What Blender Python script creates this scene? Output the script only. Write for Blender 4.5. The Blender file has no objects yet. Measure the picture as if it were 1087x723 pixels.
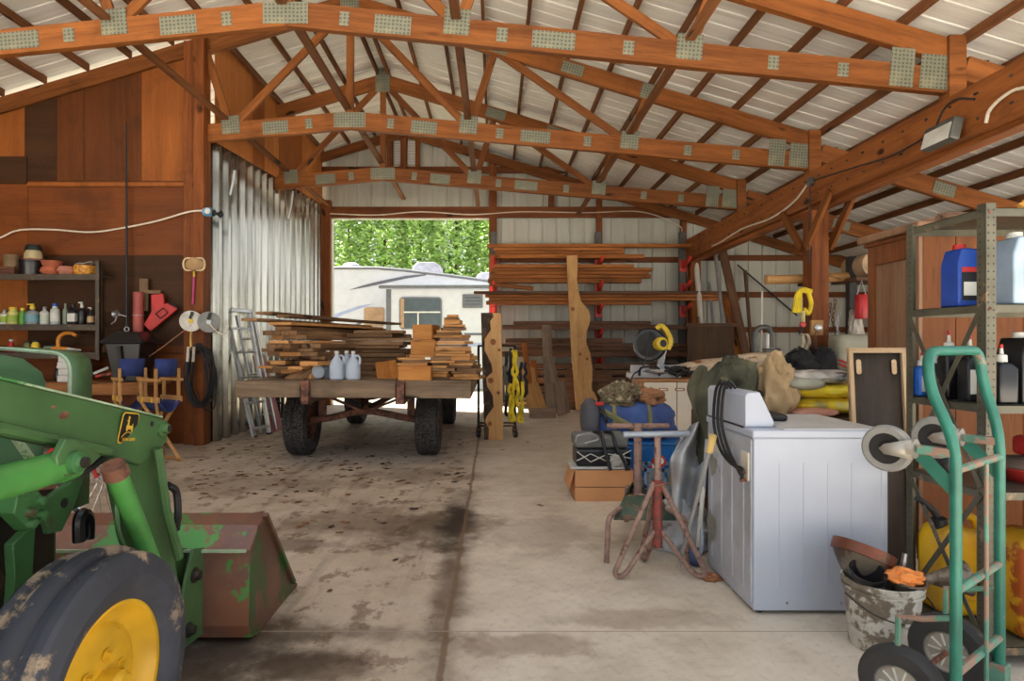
import bpy, bmesh, math, random
from mathutils import Vector, Matrix, Quaternion
V = Vector
PI = math.pi
random.seed(7)
C = bpy.context.scene.collection
SC = bpy.context.scene
CAMH = 1.35
FOC = 640.0
def P(x, y, Y):
    return V(((x - 525) * Y / FOC, Y, CAMH + (365 - y) * Y / FOC))
def G(x, y):
    Y = FOC * CAMH / (y - 365)
    return V(((x - 525) * Y / FOC, Y, 0))
ORD = ['topmost', 'second', 'third', 'fourth', 'fifth', 'sixth', 'seventh', 'eighth', 'ninth', 'tenth', 'eleventh', 'twelfth',
       'thirteenth', 'fourteenth', 'fifteenth', 'sixteenth', 'seventeenth', 'eighteenth', 'nineteenth', 'twentieth']
NTH = ['first'] + ORD[1:]

# ------------------------------------------------------------------ materials
def srgb(c):
    out = []
    for v in c:
        v = v / 255.0
        out.append(v / 12.92 if v <= 0.04045 else ((v + 0.055) / 1.055) ** 2.4)
    return (out[0], out[1], out[2], 1.0)
class NT:
    """tiny wrapper that wires shader nodes"""
    def __init__(self, name):
        self.m = bpy.data.materials.new(name)
        self.m.use_nodes = True
        self.t = self.m.node_tree
        self.b = self.t.nodes['Principled BSDF']
    def n(self, kind, **kw):
        nd = self.t.nodes.new(kind)
        for k, v in kw.items():
            if k in ('operation', 'blend_type', 'data_type', 'noise_dimensions', 'feature', 'distance', 'wave_type', 'bands_direction', 'wave_profile', 'interpolation_type'):
                setattr(nd, k, v)
        return nd
    def l(self, a, b):
        self.t.links.new(a, b)
    def coord(self, scale=(1, 1, 1), rot=(0, 0, 0), loc=(0, 0, 0)):
        tc = self.n('ShaderNodeTexCoord')
        mp = self.n('ShaderNodeMapping')
        mp.inputs['Scale'].default_value = scale
        mp.inputs['Rotation'].default_value = rot
        mp.inputs['Location'].default_value = loc
        self.l(tc.outputs['Object'], mp.inputs['Vector'])
        return mp.outputs['Vector']
    def rnd(self):
        return self.n('ShaderNodeObjectInfo').outputs['Random']
    def math(self, op, a, b=None, c=None):
        nd = self.n('ShaderNodeMath', operation=op)
        for i, v in enumerate((a, b, c)):
            if v is None:
                continue
            if isinstance(v, (int, float)):
                nd.inputs[i].default_value = v
            else:
                self.l(v, nd.inputs[i])
        return nd.outputs[0]
    def noise(self, vec, scale=5, detail=4, rough=0.55, w=None, dist=0.0):
        nd = self.n('ShaderNodeTexNoise', noise_dimensions='4D' if w is not None else '3D')
        nd.inputs['Scale'].default_value = scale
        nd.inputs['Detail'].default_value = detail
        nd.inputs['Roughness'].default_value = rough
        nd.inputs['Distortion'].default_value = dist
        self.l(vec, nd.inputs['Vector'])
        if w is not None:
            self.l(w, nd.inputs['W'])
        return nd.outputs['Fac']
    def ramp(self, fac, stops):
        nd = self.n('ShaderNodeValToRGB')
        e = nd.color_ramp.elements
        while len(e) < len(stops):
            e.new(0.5)
        for k, (p, col) in enumerate(stops):
            e[k].position = p
            e[k].color = srgb(col) if len(col) == 3 else col
        self.l(fac, nd.inputs['Fac'])
        return nd.outputs['Color']
    def mix(self, fac, a, b, mode='MIX'):
        nd = self.n('ShaderNodeMix', data_type='RGBA', blend_type=mode)
        if isinstance(fac, (int, float)):
            nd.inputs[0].default_value = fac
        else:
            self.l(fac, nd.inputs[0])
        for sock, v in ((nd.inputs[6], a), (nd.inputs[7], b)):
            if isinstance(v, tuple):
                sock.default_value = srgb(v) if len(v) == 3 else v
            else:
                self.l(v, sock)
        return nd.outputs[2]
    def step(self, v, lo, hi):
        nd = self.n('ShaderNodeMapRange', interpolation_type='SMOOTHSTEP')
        nd.inputs[1].default_value = lo
        nd.inputs[2].default_value = hi
        self.l(v, nd.inputs[0])
        return nd.outputs[0]
    def bump(self, h, strength=0.3, dist=0.01):
        nd = self.n('ShaderNodeBump')
        nd.inputs['Strength'].default_value = strength
        nd.inputs['Distance'].default_value = dist
        self.l(h, nd.inputs['Height'])
        self.l(nd.outputs['Normal'], self.b.inputs['Normal'])
    def out(self, col, rough=0.6, metal=0.0, spec=None):
        if isinstance(col, tuple):
            self.b.inputs['Base Color'].default_value = srgb(col) if len(col) == 3 else col
        else:
            self.l(col, self.b.inputs['Base Color'])
        if isinstance(rough, (int, float)):
            self.b.inputs['Roughness'].default_value = rough
        else:
            self.l(rough, self.b.inputs['Roughness'])
        self.b.inputs['Metallic'].default_value = metal
        if spec is not None:
            self.b.inputs['Specular IOR Level'].default_value = spec
        return self.m
AX = {'x': (0.35, 5, 5), 'y': (5, 0.35, 5), 'z': (5, 5, 0.35)}
def wood(name, light, dark, axis='x', scale=3.0, rough=0.65, vary=0.45, knots=True, contrast=0.16):
    """timber with grain along one object axis; tone shifts from board to board"""
    k = NT(name)
    w = k.math('MULTIPLY', k.rnd(), 37.0)
    v = k.coord(AX[axis])
    f = k.noise(v, scale, 5, 0.6, w, 0.6)
    g = k.noise(v, scale * 6, 3, 0.6, w)
    s = k.math('ADD', k.math('MULTIPLY', f, 0.75), k.math('MULTIPLY', g, 0.25))
    col = k.ramp(s, [(0.5 - contrast, dark), (0.5 + contrast, light)])
    if knots:
        kv = k.coord((2.2, 7, 7) if axis == 'x' else ((7, 2.2, 7) if axis == 'y' else (7, 7, 2.2)))
        kn = k.noise(kv, 0.9, 1, 0.4, w)
        col = k.mix(k.step(kn, 0.69, 0.74), col, tuple(int(c * 0.5) for c in dark))
    bl = k.noise(k.coord((1.0, 1.0, 1.0)), 1.7, 5, 0.65, w)
    col = k.mix(k.math('MULTIPLY', k.step(bl, 0.5, 0.72), 0.45), col, tuple(int(c * 0.62) for c in dark))
    st = k.noise(k.coord(tuple(q * 2.2 for q in AX[axis])), scale * 5, 2, 0.5, w)
    col = k.mix(k.math('MULTIPLY', k.step(st, 0.58, 0.72), 0.4), col, tuple(int(c * 0.7) for c in dark))
    br = k.math('MULTIPLY_ADD', k.rnd(), vary, 1.0 - vary * 0.55)
    hs = k.n('ShaderNodeHueSaturation')
    k.l(br, hs.inputs['Value'])
    k.l(col, hs.inputs['Color'])
    k.bump(s, 0.25, 0.004)
    return k.out(hs.outputs['Color'], rough, 0.0, 0.22)
def plain(name, col, rough=0.5, metal=0.0, vary=0.12, scale=6.0, bump=0.0, spec=None):
    k = NT(name)
    f = k.noise(k.coord(), scale, 5, 0.6, k.math('MULTIPLY', k.rnd(), 11.0))
    lo = tuple(max(0, c * (1 - vary)) for c in col)
    hi = tuple(min(255, c * (1 + vary)) for c in col)
    c = k.ramp(f, [(0.3, lo), (0.7, hi)])
    if bump:
        k.bump(f, bump, 0.01)
    return k.out(c, rough, metal, spec)
def worn(name, col, under, amount=0.5, rough=0.5, metal=0.0, scale=5.0, grime=None, spec=None):
    """paint worn through to a second colour in blotches"""
    k = NT(name)
    w = k.math('MULTIPLY', k.rnd(), 17.0)
    f = k.noise(k.coord(), scale, 8, 0.65, w)
    g = k.noise(k.coord(), scale * 0.6, 3, 0.6)
    base = k.ramp(g, [(0.3, tuple(c * 0.85 for c in col)), (0.7, tuple(min(255, c * 1.1) for c in col))])
    c = k.mix(k.step(f, 0.70 - amount * 0.5, 0.76 - amount * 0.5), base, under)
    if grime:
        h = k.noise(k.coord((1, 1, 1), (0, 0, 0), (3, 5, 1)), scale * 0.4, 6, 0.7, w)
        c = k.mix(k.math('MULTIPLY', k.step(h, 0.45, 0.7), 0.7), c, grime)
    k.bump(f, 0.12, 0.004)
    return k.out(c, rough, metal, spec)
def two_tone(name, cols, scale=4.0, rough=0.9, detail=2, bump=0.3):
    """blotchy cloth or plastic in several colours"""
    k = NT(name)
    f = k.noise(k.coord(), scale, detail, 0.6, k.math('MULTIPLY', k.rnd(), 9.0), 0.5)
    n = len(cols)
    st = [(0.32 + 0.36 * i / max(1, n - 1), c) for i, c in enumerate(cols)]
    c = k.ramp(f, st)
    k.bump(k.noise(k.coord(), scale * 6, 4), bump, 0.01)
    return k.out(c, rough)
def glassy(name, col, alpha=0.5, rough=0.15):
    k = NT(name)
    k.b.inputs['Transmission Weight'].default_value = alpha
    k.b.inputs['IOR'].default_value = 1.2
    f = k.noise(k.coord(), 5, 3)
    return k.out(k.ramp(f, [(0.3, tuple(c * 0.92 for c in col)), (0.7, col)]), rough)

# ------------------------------------------------------------------ mesh building
class MB:
    def __init__(self):
        self.bm = bmesh.new()
        self.mi = 0
    def face(self, vs):
        try:
            f = self.bm.faces.new(vs)
            f.material_index = self.mi
            return f
        except ValueError:
            return None
    def box(self, c, s, R=None):
        c = V(c)
        vs = []
        for z in (-.5, .5):
            for y in (-.5, .5):
                for x in (-.5, .5):
                    p = V((x * s[0], y * s[1], z * s[2]))
                    if R is not None:
                        p = R @ p
                    vs.append(self.bm.verts.new(c + p))
        for q in ((0, 2, 3, 1), (4, 5, 7, 6), (0, 1, 5, 4), (2, 6, 7, 3), (0, 4, 6, 2), (1, 3, 7, 5)):
            self.face([vs[i] for i in q])
        return self
    def bx(self, x0, x1, y0, y1, z0, z1):
        return self.box(((x0 + x1) / 2, (y0 + y1) / 2, (z0 + z1) / 2), (x1 - x0, y1 - y0, z1 - z0))
    def bar(self, p0, p1, w, h, up=(0, 0, 1)):
        p0, p1 = V(p0), V(p1)
        d = (p1 - p0)
        L = d.length
        d.normalize()
        s = d.cross(V(up))
        if s.length < 1e-4:
            s = d.cross(V((0, 1, 0)))
        s.normalize()
        u = s.cross(d)
        R = Matrix((d, s, u)).transposed()
        return self.box((p0 + p1) / 2, (L, w, h), R)
    def ring(self, c, a, b, r, n, ry=None):
        ry = r if ry is None else ry
        return [self.bm.verts.new(c + a * (r * math.cos(2 * PI * i / n)) + b * (ry * math.sin(2 * PI * i / n))) for i in range(n)]
    def bridge(self, r0, r1):
        n = len(r0)
        for i in range(n):
            self.face([r0[i], r0[(i + 1) % n], r1[(i + 1) % n], r1[i]])
    def frame(self, d):
        d = V(d).normalized()
        a = d.orthogonal().normalized()
        return a, d.cross(a)
    def cyl(self, p0, p1, r0, r1=None, n=16, caps=True):
        p0, p1 = V(p0), V(p1)
        r1 = r0 if r1 is None else r1
        a, b = self.frame(p1 - p0)
        A, B = self.ring(p0, a, b, r0, n), self.ring(p1, a, b, r1, n)
        self.bridge(A, B)
        if caps:
            self.face(A[::-1])
            self.face(B)
        return self
    def tube(self, pts, r, n=8, closed=False, smooth=0, taper=None):
        pts = [V(p) for p in pts]
        if smooth:
            pts = crom(pts, smooth, closed)
        m = len(pts)
        rings = []
        t0 = (pts[1] - pts[0]).normalized()
        a = t0.orthogonal().normalized()
        prev = t0
        for i, p in enumerate(pts):
            if closed:
                t = (pts[(i + 1) % m] - pts[i - 1]).normalized()
            else:
                t = (pts[min(i + 1, m - 1)] - pts[max(i - 1, 0)]).normalized()
            a = prev.rotation_difference(t) @ a
            a = (a - t * a.dot(t)).normalized()
            b = t.cross(a)
            rr = r if taper is None else r * taper(i / (m - 1))
            rings.append(self.ring(p, a, b, rr, n))
            prev = t
        for i in range(m - 1):
            self.bridge(rings[i], rings[i + 1])
        if closed:
            best = min(range(n), key=lambda s: (rings[-1][0].co - rings[0][s].co).length)
            self.bridge(rings[-1], rings[0][best:] + rings[0][:best])
        else:
            self.face(rings[0][::-1])
            self.face(rings[-1])
        return self
    def lathe(self, prof, o, axis=(0, 0, 1), n=24, sx=1.0):
        o = V(o)
        ax = V(axis).normalized()
        if abs(ax.z) > 0.99:
            a, b = V((1, 0, 0)), V((0, 1, 0)) * (1 if ax.z > 0 else -1)
        else:
            a = ax.cross(V((0, 0, 1))).normalized()
            b = ax.cross(a)
        prev = None
        for r, h in prof:
            c = o + ax * h
            if r < 1e-5:
                cur = [self.bm.verts.new(c)]
            else:
                cur = self.ring(c, a * sx, b, r, n)
            if prev is not None:
                if len(prev) == 1 and len(cur) == n:
                    for i in range(n):
                        self.face([prev[0], cur[i], cur[(i + 1) % n]][::-1] if False else [prev[0], cur[(i + 1) % n], cur[i]])
                elif len(cur) == 1 and len(prev) == n:
                    for i in range(n):
                        self.face([prev[i], prev[(i + 1) % n], cur[0]])
                elif len(cur) == n:
                    self.bridge(prev, cur)
            prev = cur
        return self
    def prism(self, poly, o, u, v, depth):
        o, u, v = V(o), V(u), V(v)
        w = u.cross(v).normalized() * depth
        A = [self.bm.verts.new(o + u * x + v * y) for x, y in poly]
        B = [self.bm.verts.new(o + u * x + v * y + w) for x, y in poly]
        self.face(A[::-1])
        self.face(B)
        self.bridge(A, B)
        return self
    def ell(self, c, r, n=16, m=10, R=None):
        c = V(c)
        if isinstance(r, (int, float)):
            r = (r, r, r)
        rows = []
        for j in range(m + 1):
            t = PI * j / m - PI / 2
            k = 1 if j in (0, m) else n
            row = []
            for i in range(k):
                p = V((r[0] * math.cos(t) * math.cos(2 * PI * i / n), r[1] * math.cos(t) * math.sin(2 * PI * i / n), r[2] * math.sin(t)))
                if R is not None:
                    p = R @ p
                row.append(self.bm.verts.new(c + p))
            rows.append(row)
        for j in range(m):
            a, b = rows[j], rows[j + 1]
            for i in range(n):
                i2 = (i + 1) % n
                if len(a) == 1:
                    self.face([a[0], b[i2], b[i]][::-1])
                elif len(b) == 1:
                    self.face([a[i], a[i2], b[0]])
                else:
                    self.face([a[i], a[i2], b[i2], b[i]])
        return self
    def surf(self, nu, nv, f, thick=0.0):
        g = [[self.bm.verts.new(V(f(i / nu, j / nv))) for j in range(nv + 1)] for i in range(nu + 1)]
        for i in range(nu):
            for j in range(nv):
                self.face([g[i][j], g[i + 1][j], g[i + 1][j + 1], g[i][j + 1]])
        return self
    def xf(self, M):
        self.bm.transform(M)
        return self
    def add(self, other, M=None):
        me = bpy.data.meshes.new('tmp')
        other.bm.to_mesh(me)
        if M is not None:
            me.transform(M)
        self.bm.from_mesh(me)
        bpy.data.meshes.remove(me)
        return self
    def done(self, name, mat, parent=None, smooth=35, bevel=0, seg=2, solid=0, sub=0):
        bmesh.ops.recalc_face_normals(self.bm, faces=self.bm.faces)
        me = bpy.data.meshes.new(name)
        self.bm.to_mesh(me)
        self.bm.free()
        for m in (mat if isinstance(mat, (list, tuple)) else [mat]):
            me.materials.append(m)
        if smooth:
            me.shade_smooth()
            me.set_sharp_from_angle(angle=math.radians(smooth))
        o = bpy.data.objects.new(name, me)
        C.objects.link(o)
        if parent is not None:
            o.parent = parent
        if solid:
            md = o.modifiers.new('Solid', 'SOLIDIFY')
            md.thickness = solid
            md.offset = 0
        if bevel:
            md = o.modifiers.new('Bevel', 'BEVEL')
            md.width = bevel
            md.segments = seg
            md.limit_method = 'ANGLE'
            md.angle_limit = math.radians(40)
        if sub:
            md = o.modifiers.new('Sub', 'SUBSURF')
            md.levels = sub
            md.render_levels = sub
        return o
def crom(pts, k=6, closed=False):
    out = []
    m = len(pts)
    seg = m if closed else m - 1
    for i in range(seg):
        p0 = pts[(i - 1) % m] if (closed or i > 0) else pts[0] * 2 - pts[1]
        p1, p2 = pts[i], pts[(i + 1) % m]
        p3 = pts[(i + 2) % m] if (closed or i + 2 < m) else p2 * 2 - p1
        for j in range(k):
            t = j / k
            out.append(0.5 * ((2 * p1) + (p2 - p0) * t + (2 * p0 - 5 * p1 + 4 * p2 - p3) * t * t + (3 * p1 - p0 - 3 * p2 + p3) * t ** 3))
    if not closed:
        out.append(pts[-1])
    return out
def fillet(pts, r, k=5):
    """round the corners of a polyline"""
    pts = [V(p) for p in pts]
    out = [pts[0]]
    for i in range(1, len(pts) - 1):
        a, b, c = pts[i - 1], pts[i], pts[i + 1]
        d0, d1 = (a - b), (c - b)
        q = min(r, d0.length * 0.49, d1.length * 0.49)
        p, s = b + d0.normalized() * q, b + d1.normalized() * q
        for j in range(k + 1):
            t = j / k
            out.append(p * (1 - t) ** 2 + b * 2 * t * (1 - t) + s * t * t)
    out.append(pts[-1])
    return out
def tag(o, label, cat, group=None, kind=None):
    o['label'] = label
    o['category'] = cat
    if group:
        o['group'] = group
    if kind:
        o['kind'] = kind
    return o
def T(name, label, cat, group=None, loc=(0, 0, 0), rz=0.0):
    o = bpy.data.objects.new(name, None)
    o.empty_display_size = 0.1
    C.objects.link(o)
    o.location = loc
    o.rotation_euler = (0, 0, rz)
    return tag(o, label, cat, group)
def struct(o):
    o['kind'] = 'structure'
    return o
def board(name, p0, p1, w, t, mat, parent=None, up=(0, 0, 1), bevel=0.0, jag=0.0):
    """a plank whose own x axis runs along its length: w across, t along up"""
    p0, p1 = V(p0), V(p1)
    d = p1 - p0
    L = d.length
    d.normalize()
    s = V(up).cross(d)
    if s.length < 1e-4:
        s = V((0, 1, 0)).cross(d)
    s.normalize()
    u = d.cross(s)
    m = MB()
    if jag:
        # slightly uneven sawn edge
        n = 8
        top, bot = [], []
        for i in range(n + 1):
            top.append((-L / 2 + L * i / n, w / 2 + random.uniform(-jag, jag)))
            bot.append((-L / 2 + L * i / n, -w / 2 + random.uniform(-jag, jag)))
        m.prism(bot + top[::-1], (0, 0, -t / 2), (1, 0, 0), (0, 1, 0), t)
    else:
        m.box((0, 0, 0), (L, w, t))
    o = m.done(name, mat, parent, smooth=0, bevel=bevel, seg=1)
    o.matrix_local = Matrix.Translation((p0 + p1) / 2) @ Matrix((d, s, u)).transposed().to_4x4()
    return o
def copy_tree(o, parent=None):
    c = o.copy()
    C.objects.link(c)
    if parent is not None:
        c.parent = parent
    for ch in list(o.children):
        copy_tree(ch, c)
    return c
def text(name, body, size, mat, parent, M, extrude=0.0004):
    cu = bpy.data.curves.new(name, 'FONT')
    cu.body = body
    cu.size = size
    cu.align_x = 'CENTER'
    cu.align_y = 'CENTER'
    cu.extrude = extrude
    o = bpy.data.objects.new(name, cu)
    dg = bpy.context.evaluated_depsgraph_get()
    C.objects.link(o)
    dg.update()
    me = bpy.data.meshes.new_from_object(o.evaluated_get(dg))
    bpy.data.objects.remove(o)
    bpy.data.curves.remove(cu)
    me.materials.clear()
    me.materials.append(mat)
    ob = bpy.data.objects.new(name, me)
    C.objects.link(ob)
    ob.parent = parent
    ob.matrix_local = M
    return ob
def axes(o, u, v):
    """matrix whose x is u, y is v, z their cross product, at o"""
    u, v = V(u).normalized(), V(v).normalized()
    w = u.cross(v)
    return Matrix.Translation(V(o)) @ Matrix((u, v, w)).transposed().to_4x4()
# ------------------------------------------------------------------ materials of the building
M = {}
M['truss'] = wood('truss timber', (146, 88, 40), (98, 53, 20), 'x', 2.2, 0.6, 0.25)
M['truss_dark'] = wood('purlin timber', (136, 88, 52), (86, 52, 28), 'y', 2.2, 0.7, 0.3)
M['beam'] = wood('beam timber', (172, 104, 52), (116, 64, 28), 'y', 2.0, 0.6, 0.1)
M['post'] = wood('post timber', (144, 82, 38), (96, 50, 20), 'z', 2.0, 0.6, 0.1)
M['ply_a'] = wood('orange plywood', (164, 96, 42), (114, 62, 24), 'z', 1.6, 0.55, 0.1, False, 0.28)
M['ply_b'] = wood('brown plywood', (112, 62, 26), (68, 36, 15), 'z', 1.4, 0.55, 0.15, False, 0.28)
M['ply_c'] = wood('dark plywood', (80, 50, 27), (44, 27, 14), 'x', 1.4, 0.6, 0.15, False, 0.28)
M['ply_d'] = wood('red brown plywood', (132, 72, 31), (88, 46, 18), 'x', 1.2, 0.55, 0.15, False, 0.28)
M['girt'] = wood('girt timber', (134, 76, 38), (88, 48, 22), 'x', 2.0, 0.6, 0.15)
def roof_mat():
    k = NT('off white roof sheet')
    st = k.noise(k.coord((0.25, 9, 1)), 2.2, 5, 0.6)
    bl = k.noise(k.coord((0.5, 0.5, 0.5)), 1.2, 4, 0.6)
    c = k.ramp(st, [(0.3, (212, 210, 202)), (0.6, (240, 238, 230))])
    c = k.mix(k.step(bl, 0.35, 0.75), c, (220, 217, 208))
    return k.out(c, 0.45, 0.0)
M['roof'] = roof_mat()
def steel_wall():
    k = NT('galvanised wall sheet')
    st = k.noise(k.coord((1, 9, 0.25)), 1.6, 5, 0.6)
    hz = k.n('ShaderNodeSeparateXYZ')
    k.l(k.coord(), hz.inputs[0])
    low = k.noise(k.coord((1, 8, 0.6)), 2.0, 5, 0.65)
    c = k.ramp(st, [(0.3, (120, 118, 106)), (0.65, (204, 202, 188))])
    lowness = k.step(k.math('ADD', k.math('MULTIPLY', hz.outputs[2], -1.0), k.math('MULTIPLY', low, 1.4)), -0.5, 0.5)
    c = k.mix(k.math('MULTIPLY', lowness, 0.6), c, (92, 74, 54))
    return k.out(c, 0.2, 1.0)
M['steel_wall'] = steel_wall()
def siding():
    k = NT('pale grey siding')
    f = k.noise(k.coord((2.5, 2.5, 0.3)), 1.5, 4, 0.6)
    return k.out(k.ramp(f, [(0.3, (172, 172, 158)), (0.7, (198, 197, 184))]), 0.5, 0.1)
M['siding'] = siding()
def gusset():
    k = NT('toothed truss plate')
    tc = k.coord((1, 1, 1))
    vo = k.n('ShaderNodeTexVoronoi', feature='F1')
    vo.inputs['Scale'].default_value = 27
    vo.inputs['Randomness'].default_value = 0.15
    k.l(tc, vo.inputs['Vector'])
    f = k.step(vo.outputs['Distance'], 0.25, 0.42)
    g = k.noise(tc, 4, 4)
    c = k.mix(f, (86, 88, 76), (124, 124, 106))
    c = k.mix(k.math('MULTIPLY', k.step(g, 0.5, 0.75), 0.35), c, (176, 168, 130))
    return k.out(c, 0.5, 0.35)
M['gusset'] = gusset()
def concrete():
    k = NT('stained concrete')
    co = k.coord()
    xyz = k.n('ShaderNodeSeparateXYZ')
    k.l(co, xyz.inputs[0])
    X, Y = xyz.outputs[0], xyz.outputs[1]
    big = k.noise(co, 0.9, 5, 0.6)
    mid = k.noise(co, 3.2, 7, 0.65)
    fine = k.noise(co, 26, 6, 0.65)
    c = k.ramp(k.math('ADD', k.math('MULTIPLY', big, 0.45), k.math('MULTIPLY', mid, 0.55)),
               [(0.34, (176, 162, 143)), (0.5, (206, 193, 173)), (0.66, (220, 209, 192))])
    c = k.mix(k.math('MULTIPLY', k.step(fine, 0.5, 0.68), 0.22), c, (128, 112, 96))
    # dirtier half on the left of the long joint
    wob = k.math('ADD', X, k.math('MULTIPLY', mid, 0.3))
    left = k.math('SUBTRACT', 1.0, k.step(wob, -0.3, 0.15))
    dirt = k.noise(k.coord((1, 0.8, 1)), 5.5, 9, 0.72)
    c = k.mix(k.math('MULTIPLY', left, 0.34), c, (146, 118, 90))
    c = k.mix(k.math('MULTIPLY', left, k.math('MULTIPLY', k.step(dirt, 0.53, 0.60), 0.62)), c, (110, 80, 56))
    # tyre tracks along the left bay
    tr = k.noise(k.coord((6, 0.35, 1)), 1.1, 5, 0.6)
    c = k.mix(k.math('MULTIPLY', left, k.math('MULTIPLY', k.step(tr, 0.5, 0.7), 0.3)), c, (98, 80, 64))
    def spot(c, cx, cy, rx, ry, s, col, soft=0.5, d=0.6):
        dx = k.math('DIVIDE', k.math('SUBTRACT', X, cx), rx)
        dy = k.math('DIVIDE', k.math('SUBTRACT', Y, cy), ry)
        r = k.math('SQRT', k.math('ADD', k.math('MULTIPLY', dx, dx), k.math('MULTIPLY', dy, dy)))
        r = k.math('ADD', r, k.math('MULTIPLY', k.math('SUBTRACT', mid, 0.5), d * 3.2))
        f = k.math('SUBTRACT', 1.0, k.step(r, 1.0 - soft, 1.0 + soft * 0.3))
        return k.mix(k.math('MULTIPLY', f, s), c, col)
    c = spot(c, -0.85, 4.55, 0.95, 0.50, 0.62, (96, 76, 56), 0.7)
    c = spot(c, -0.45, 4.35, 0.38, 0.62, 0.6, (66, 50, 36), 0.8)
    c = spot(c, -1.35, 4.05, 0.40, 0.16, 0.6, (88, 72, 58))
    c = spot(c, -0.28, 4.55, 0.17, 0.95, 0.95, (44, 34, 26), 0.8, 0.35)
    c = spot(c, -0.25, 3.2, 0.12, 0.95, 0.7, (84, 64, 46), 0.8, 0.35)
    c = spot(c, -1.35, 2.62, 0.75, 0.42, 0.92, (50, 36, 25), 0.7, 0.5)
    c = spot(c, -0.75, 2.5, 0.35, 0.14, 0.7, (70, 52, 38), 0.6)
    c = spot(c, -1.0, 2.8, 0.85, 0.10, 0.55, (84, 66, 50), 0.6)
    c = spot(c, 0.20, 2.70, 0.30, 0.12, 0.5, (128, 106, 86), 0.4)
    c = spot(c, 0.75, 2.95, 0.45, 0.12, 0.4, (136, 114, 94), 0.4)
    c = spot(c, 0.35, 4.3, 0.6, 0.4, 0.33, (138, 118, 100), 0.5)
    c = spot(c, -0.9, 6.2, 0.7, 0.35, 0.45, (112, 94, 78), 0.5)
    c = spot(c, -2.4, 5.8, 1.6, 0.5, 0.35, (112, 92, 72), 0.6)
    # saw cuts: a long one and cross ones
    wig = k.math('MULTIPLY', k.math('SUBTRACT', mid, 0.5), 0.05)
    j = k.math('ABSOLUTE', k.math('ADD', k.math('ADD', X, 0.225), wig))
    c = k.mix(k.math('MULTIPLY', k.math('SUBTRACT', 1.0, k.step(j, 0.008, 0.02)), 0.75), c, (112, 86, 62))
    for jy in (2.83, 5.37, 7.9, 10.4):
        j = k.math('ABSOLUTE', k.math('SUBTRACT', Y, jy))
        c = k.mix(k.math('MULTIPLY', k.math('SUBTRACT', 1.0, k.step(j, 0.003, 0.008)), 0.6), c, (196, 184, 166))
        c = k.mix(k.math('MULTIPLY', k.math('SUBTRACT', 1.0, k.step(j, 0.0015, 0.003)), 0.8), c, (96, 80, 64))
    k.bump(k.math('ADD', k.math('MULTIPLY', fine, 0.3), mid), 0.12, 0.01)
    return k.out(c, k.math('MULTIPLY_ADD', big, -0.2, 0.75))
M['concrete'] = concrete()

# ------------------------------------------------------------------ shell
YF, YB, XL, XR, XP = 2.3, 13.3, -8.2, 8.4, -3.9     # front edge, back wall, outer walls, partition
XC = -1.95                                           # ridge
YT = (5.66, 8.15, 10.55)
def zroof(x):
    return 6.17 - 0.30 * abs(x - XC)
struct(MB().bx(XL, XR, -1.0, YB + 0.1, -0.12, 0).done('floor', M['concrete'], smooth=0))
def roof_ceiling():
    prof = []
    y, p = YF, 0.255
    while y < YB + 0.05:
        prof += [(y, 0.0), (y + 0.20, 0.0), (y + 0.207, 0.018), (y + 0.227, 0.018), (y + 0.234, 0.0)]
        y += p
    prof.append((YB + 0.1, 0))
    m = MB()
    for xa, xb in ((XL - 0.3, XC), (XC, XR + 0.3)):
        va = [m.bm.verts.new((xa, y, zroof(xa) + h)) for y, h in prof]
        vb = [m.bm.verts.new((xb, y, zroof(xb) + h)) for y, h in prof]
        for i in range(len(prof) - 1):
            m.face([va[i], va[i + 1], vb[i + 1], vb[i]])
    return struct(m.done('ceiling', M['roof'], smooth=0, solid=0.004))
roof_ceiling()
# left metal wall of the bay, wavy sheet with deep ribs
def wavy(y0, y1, z0, z1top, x, name):
    m = MB()
    prof, y = [], y0
    while y < y1:
        prof += [(y, 0), (y + 0.12, 0), (y + 0.15, 0.075), (y + 0.235, 0.075), (y + 0.265, 0)]
        y += 0.29
    prof = [q for q in prof if q[0] <= y1] + [(y1, 0)]
    lo = [m.bm.verts.new((x + d, yy, z0)) for yy, d in prof]
    hi = [m.bm.verts.new((x + d, yy, z1top(yy))) for yy, d in prof]
    for i in range(len(prof) - 1):
        m.face([lo[i], lo[i + 1], hi[i + 1], hi[i]])
    return struct(m.done(name, M['steel_wall'], smooth=0, solid=0.003))
def z_ply(y):
    return 4.10 + (y - 8.2) * 0.065
wavy(8.22, YB, 0.0, lambda y: z_ply(y) + 0.15, XP + 0.0, 'wall_left')
# plywood above the metal sheet
def ply_upper():
    root = bpy.data.objects.new('wall_left_upper', None)
    C.objects.link(root)
    root['kind'] = 'structure'
    ys = [8.2, 9.45, 9.95, 10.6, 11.9, YB]
    M['ply_e'] = wood('light plywood', (206, 134, 70), (158, 92, 40), 'z', 1.6, 0.55, 0.1, False, 0.28)
    mats = ['ply_e', 'ply_a', 'ply_e', 'ply_a', 'ply_e']
    for i in range(5):
        a, b = ys[i] + 0.002, ys[i + 1] - 0.002
        m = MB()
        m.prism([(a, z_ply(a)), (b, z_ply(b)), (b, zroof(XP) - 0.02), (a, zroof(XP) - 0.02)], (XP + 0.09, 0, 0), (0, 1, 0), (0, 0, 1), 0.016)
        struct(m.done('plywood_panel', M[mats[i]], root, smooth=0))
ply_upper()
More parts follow.
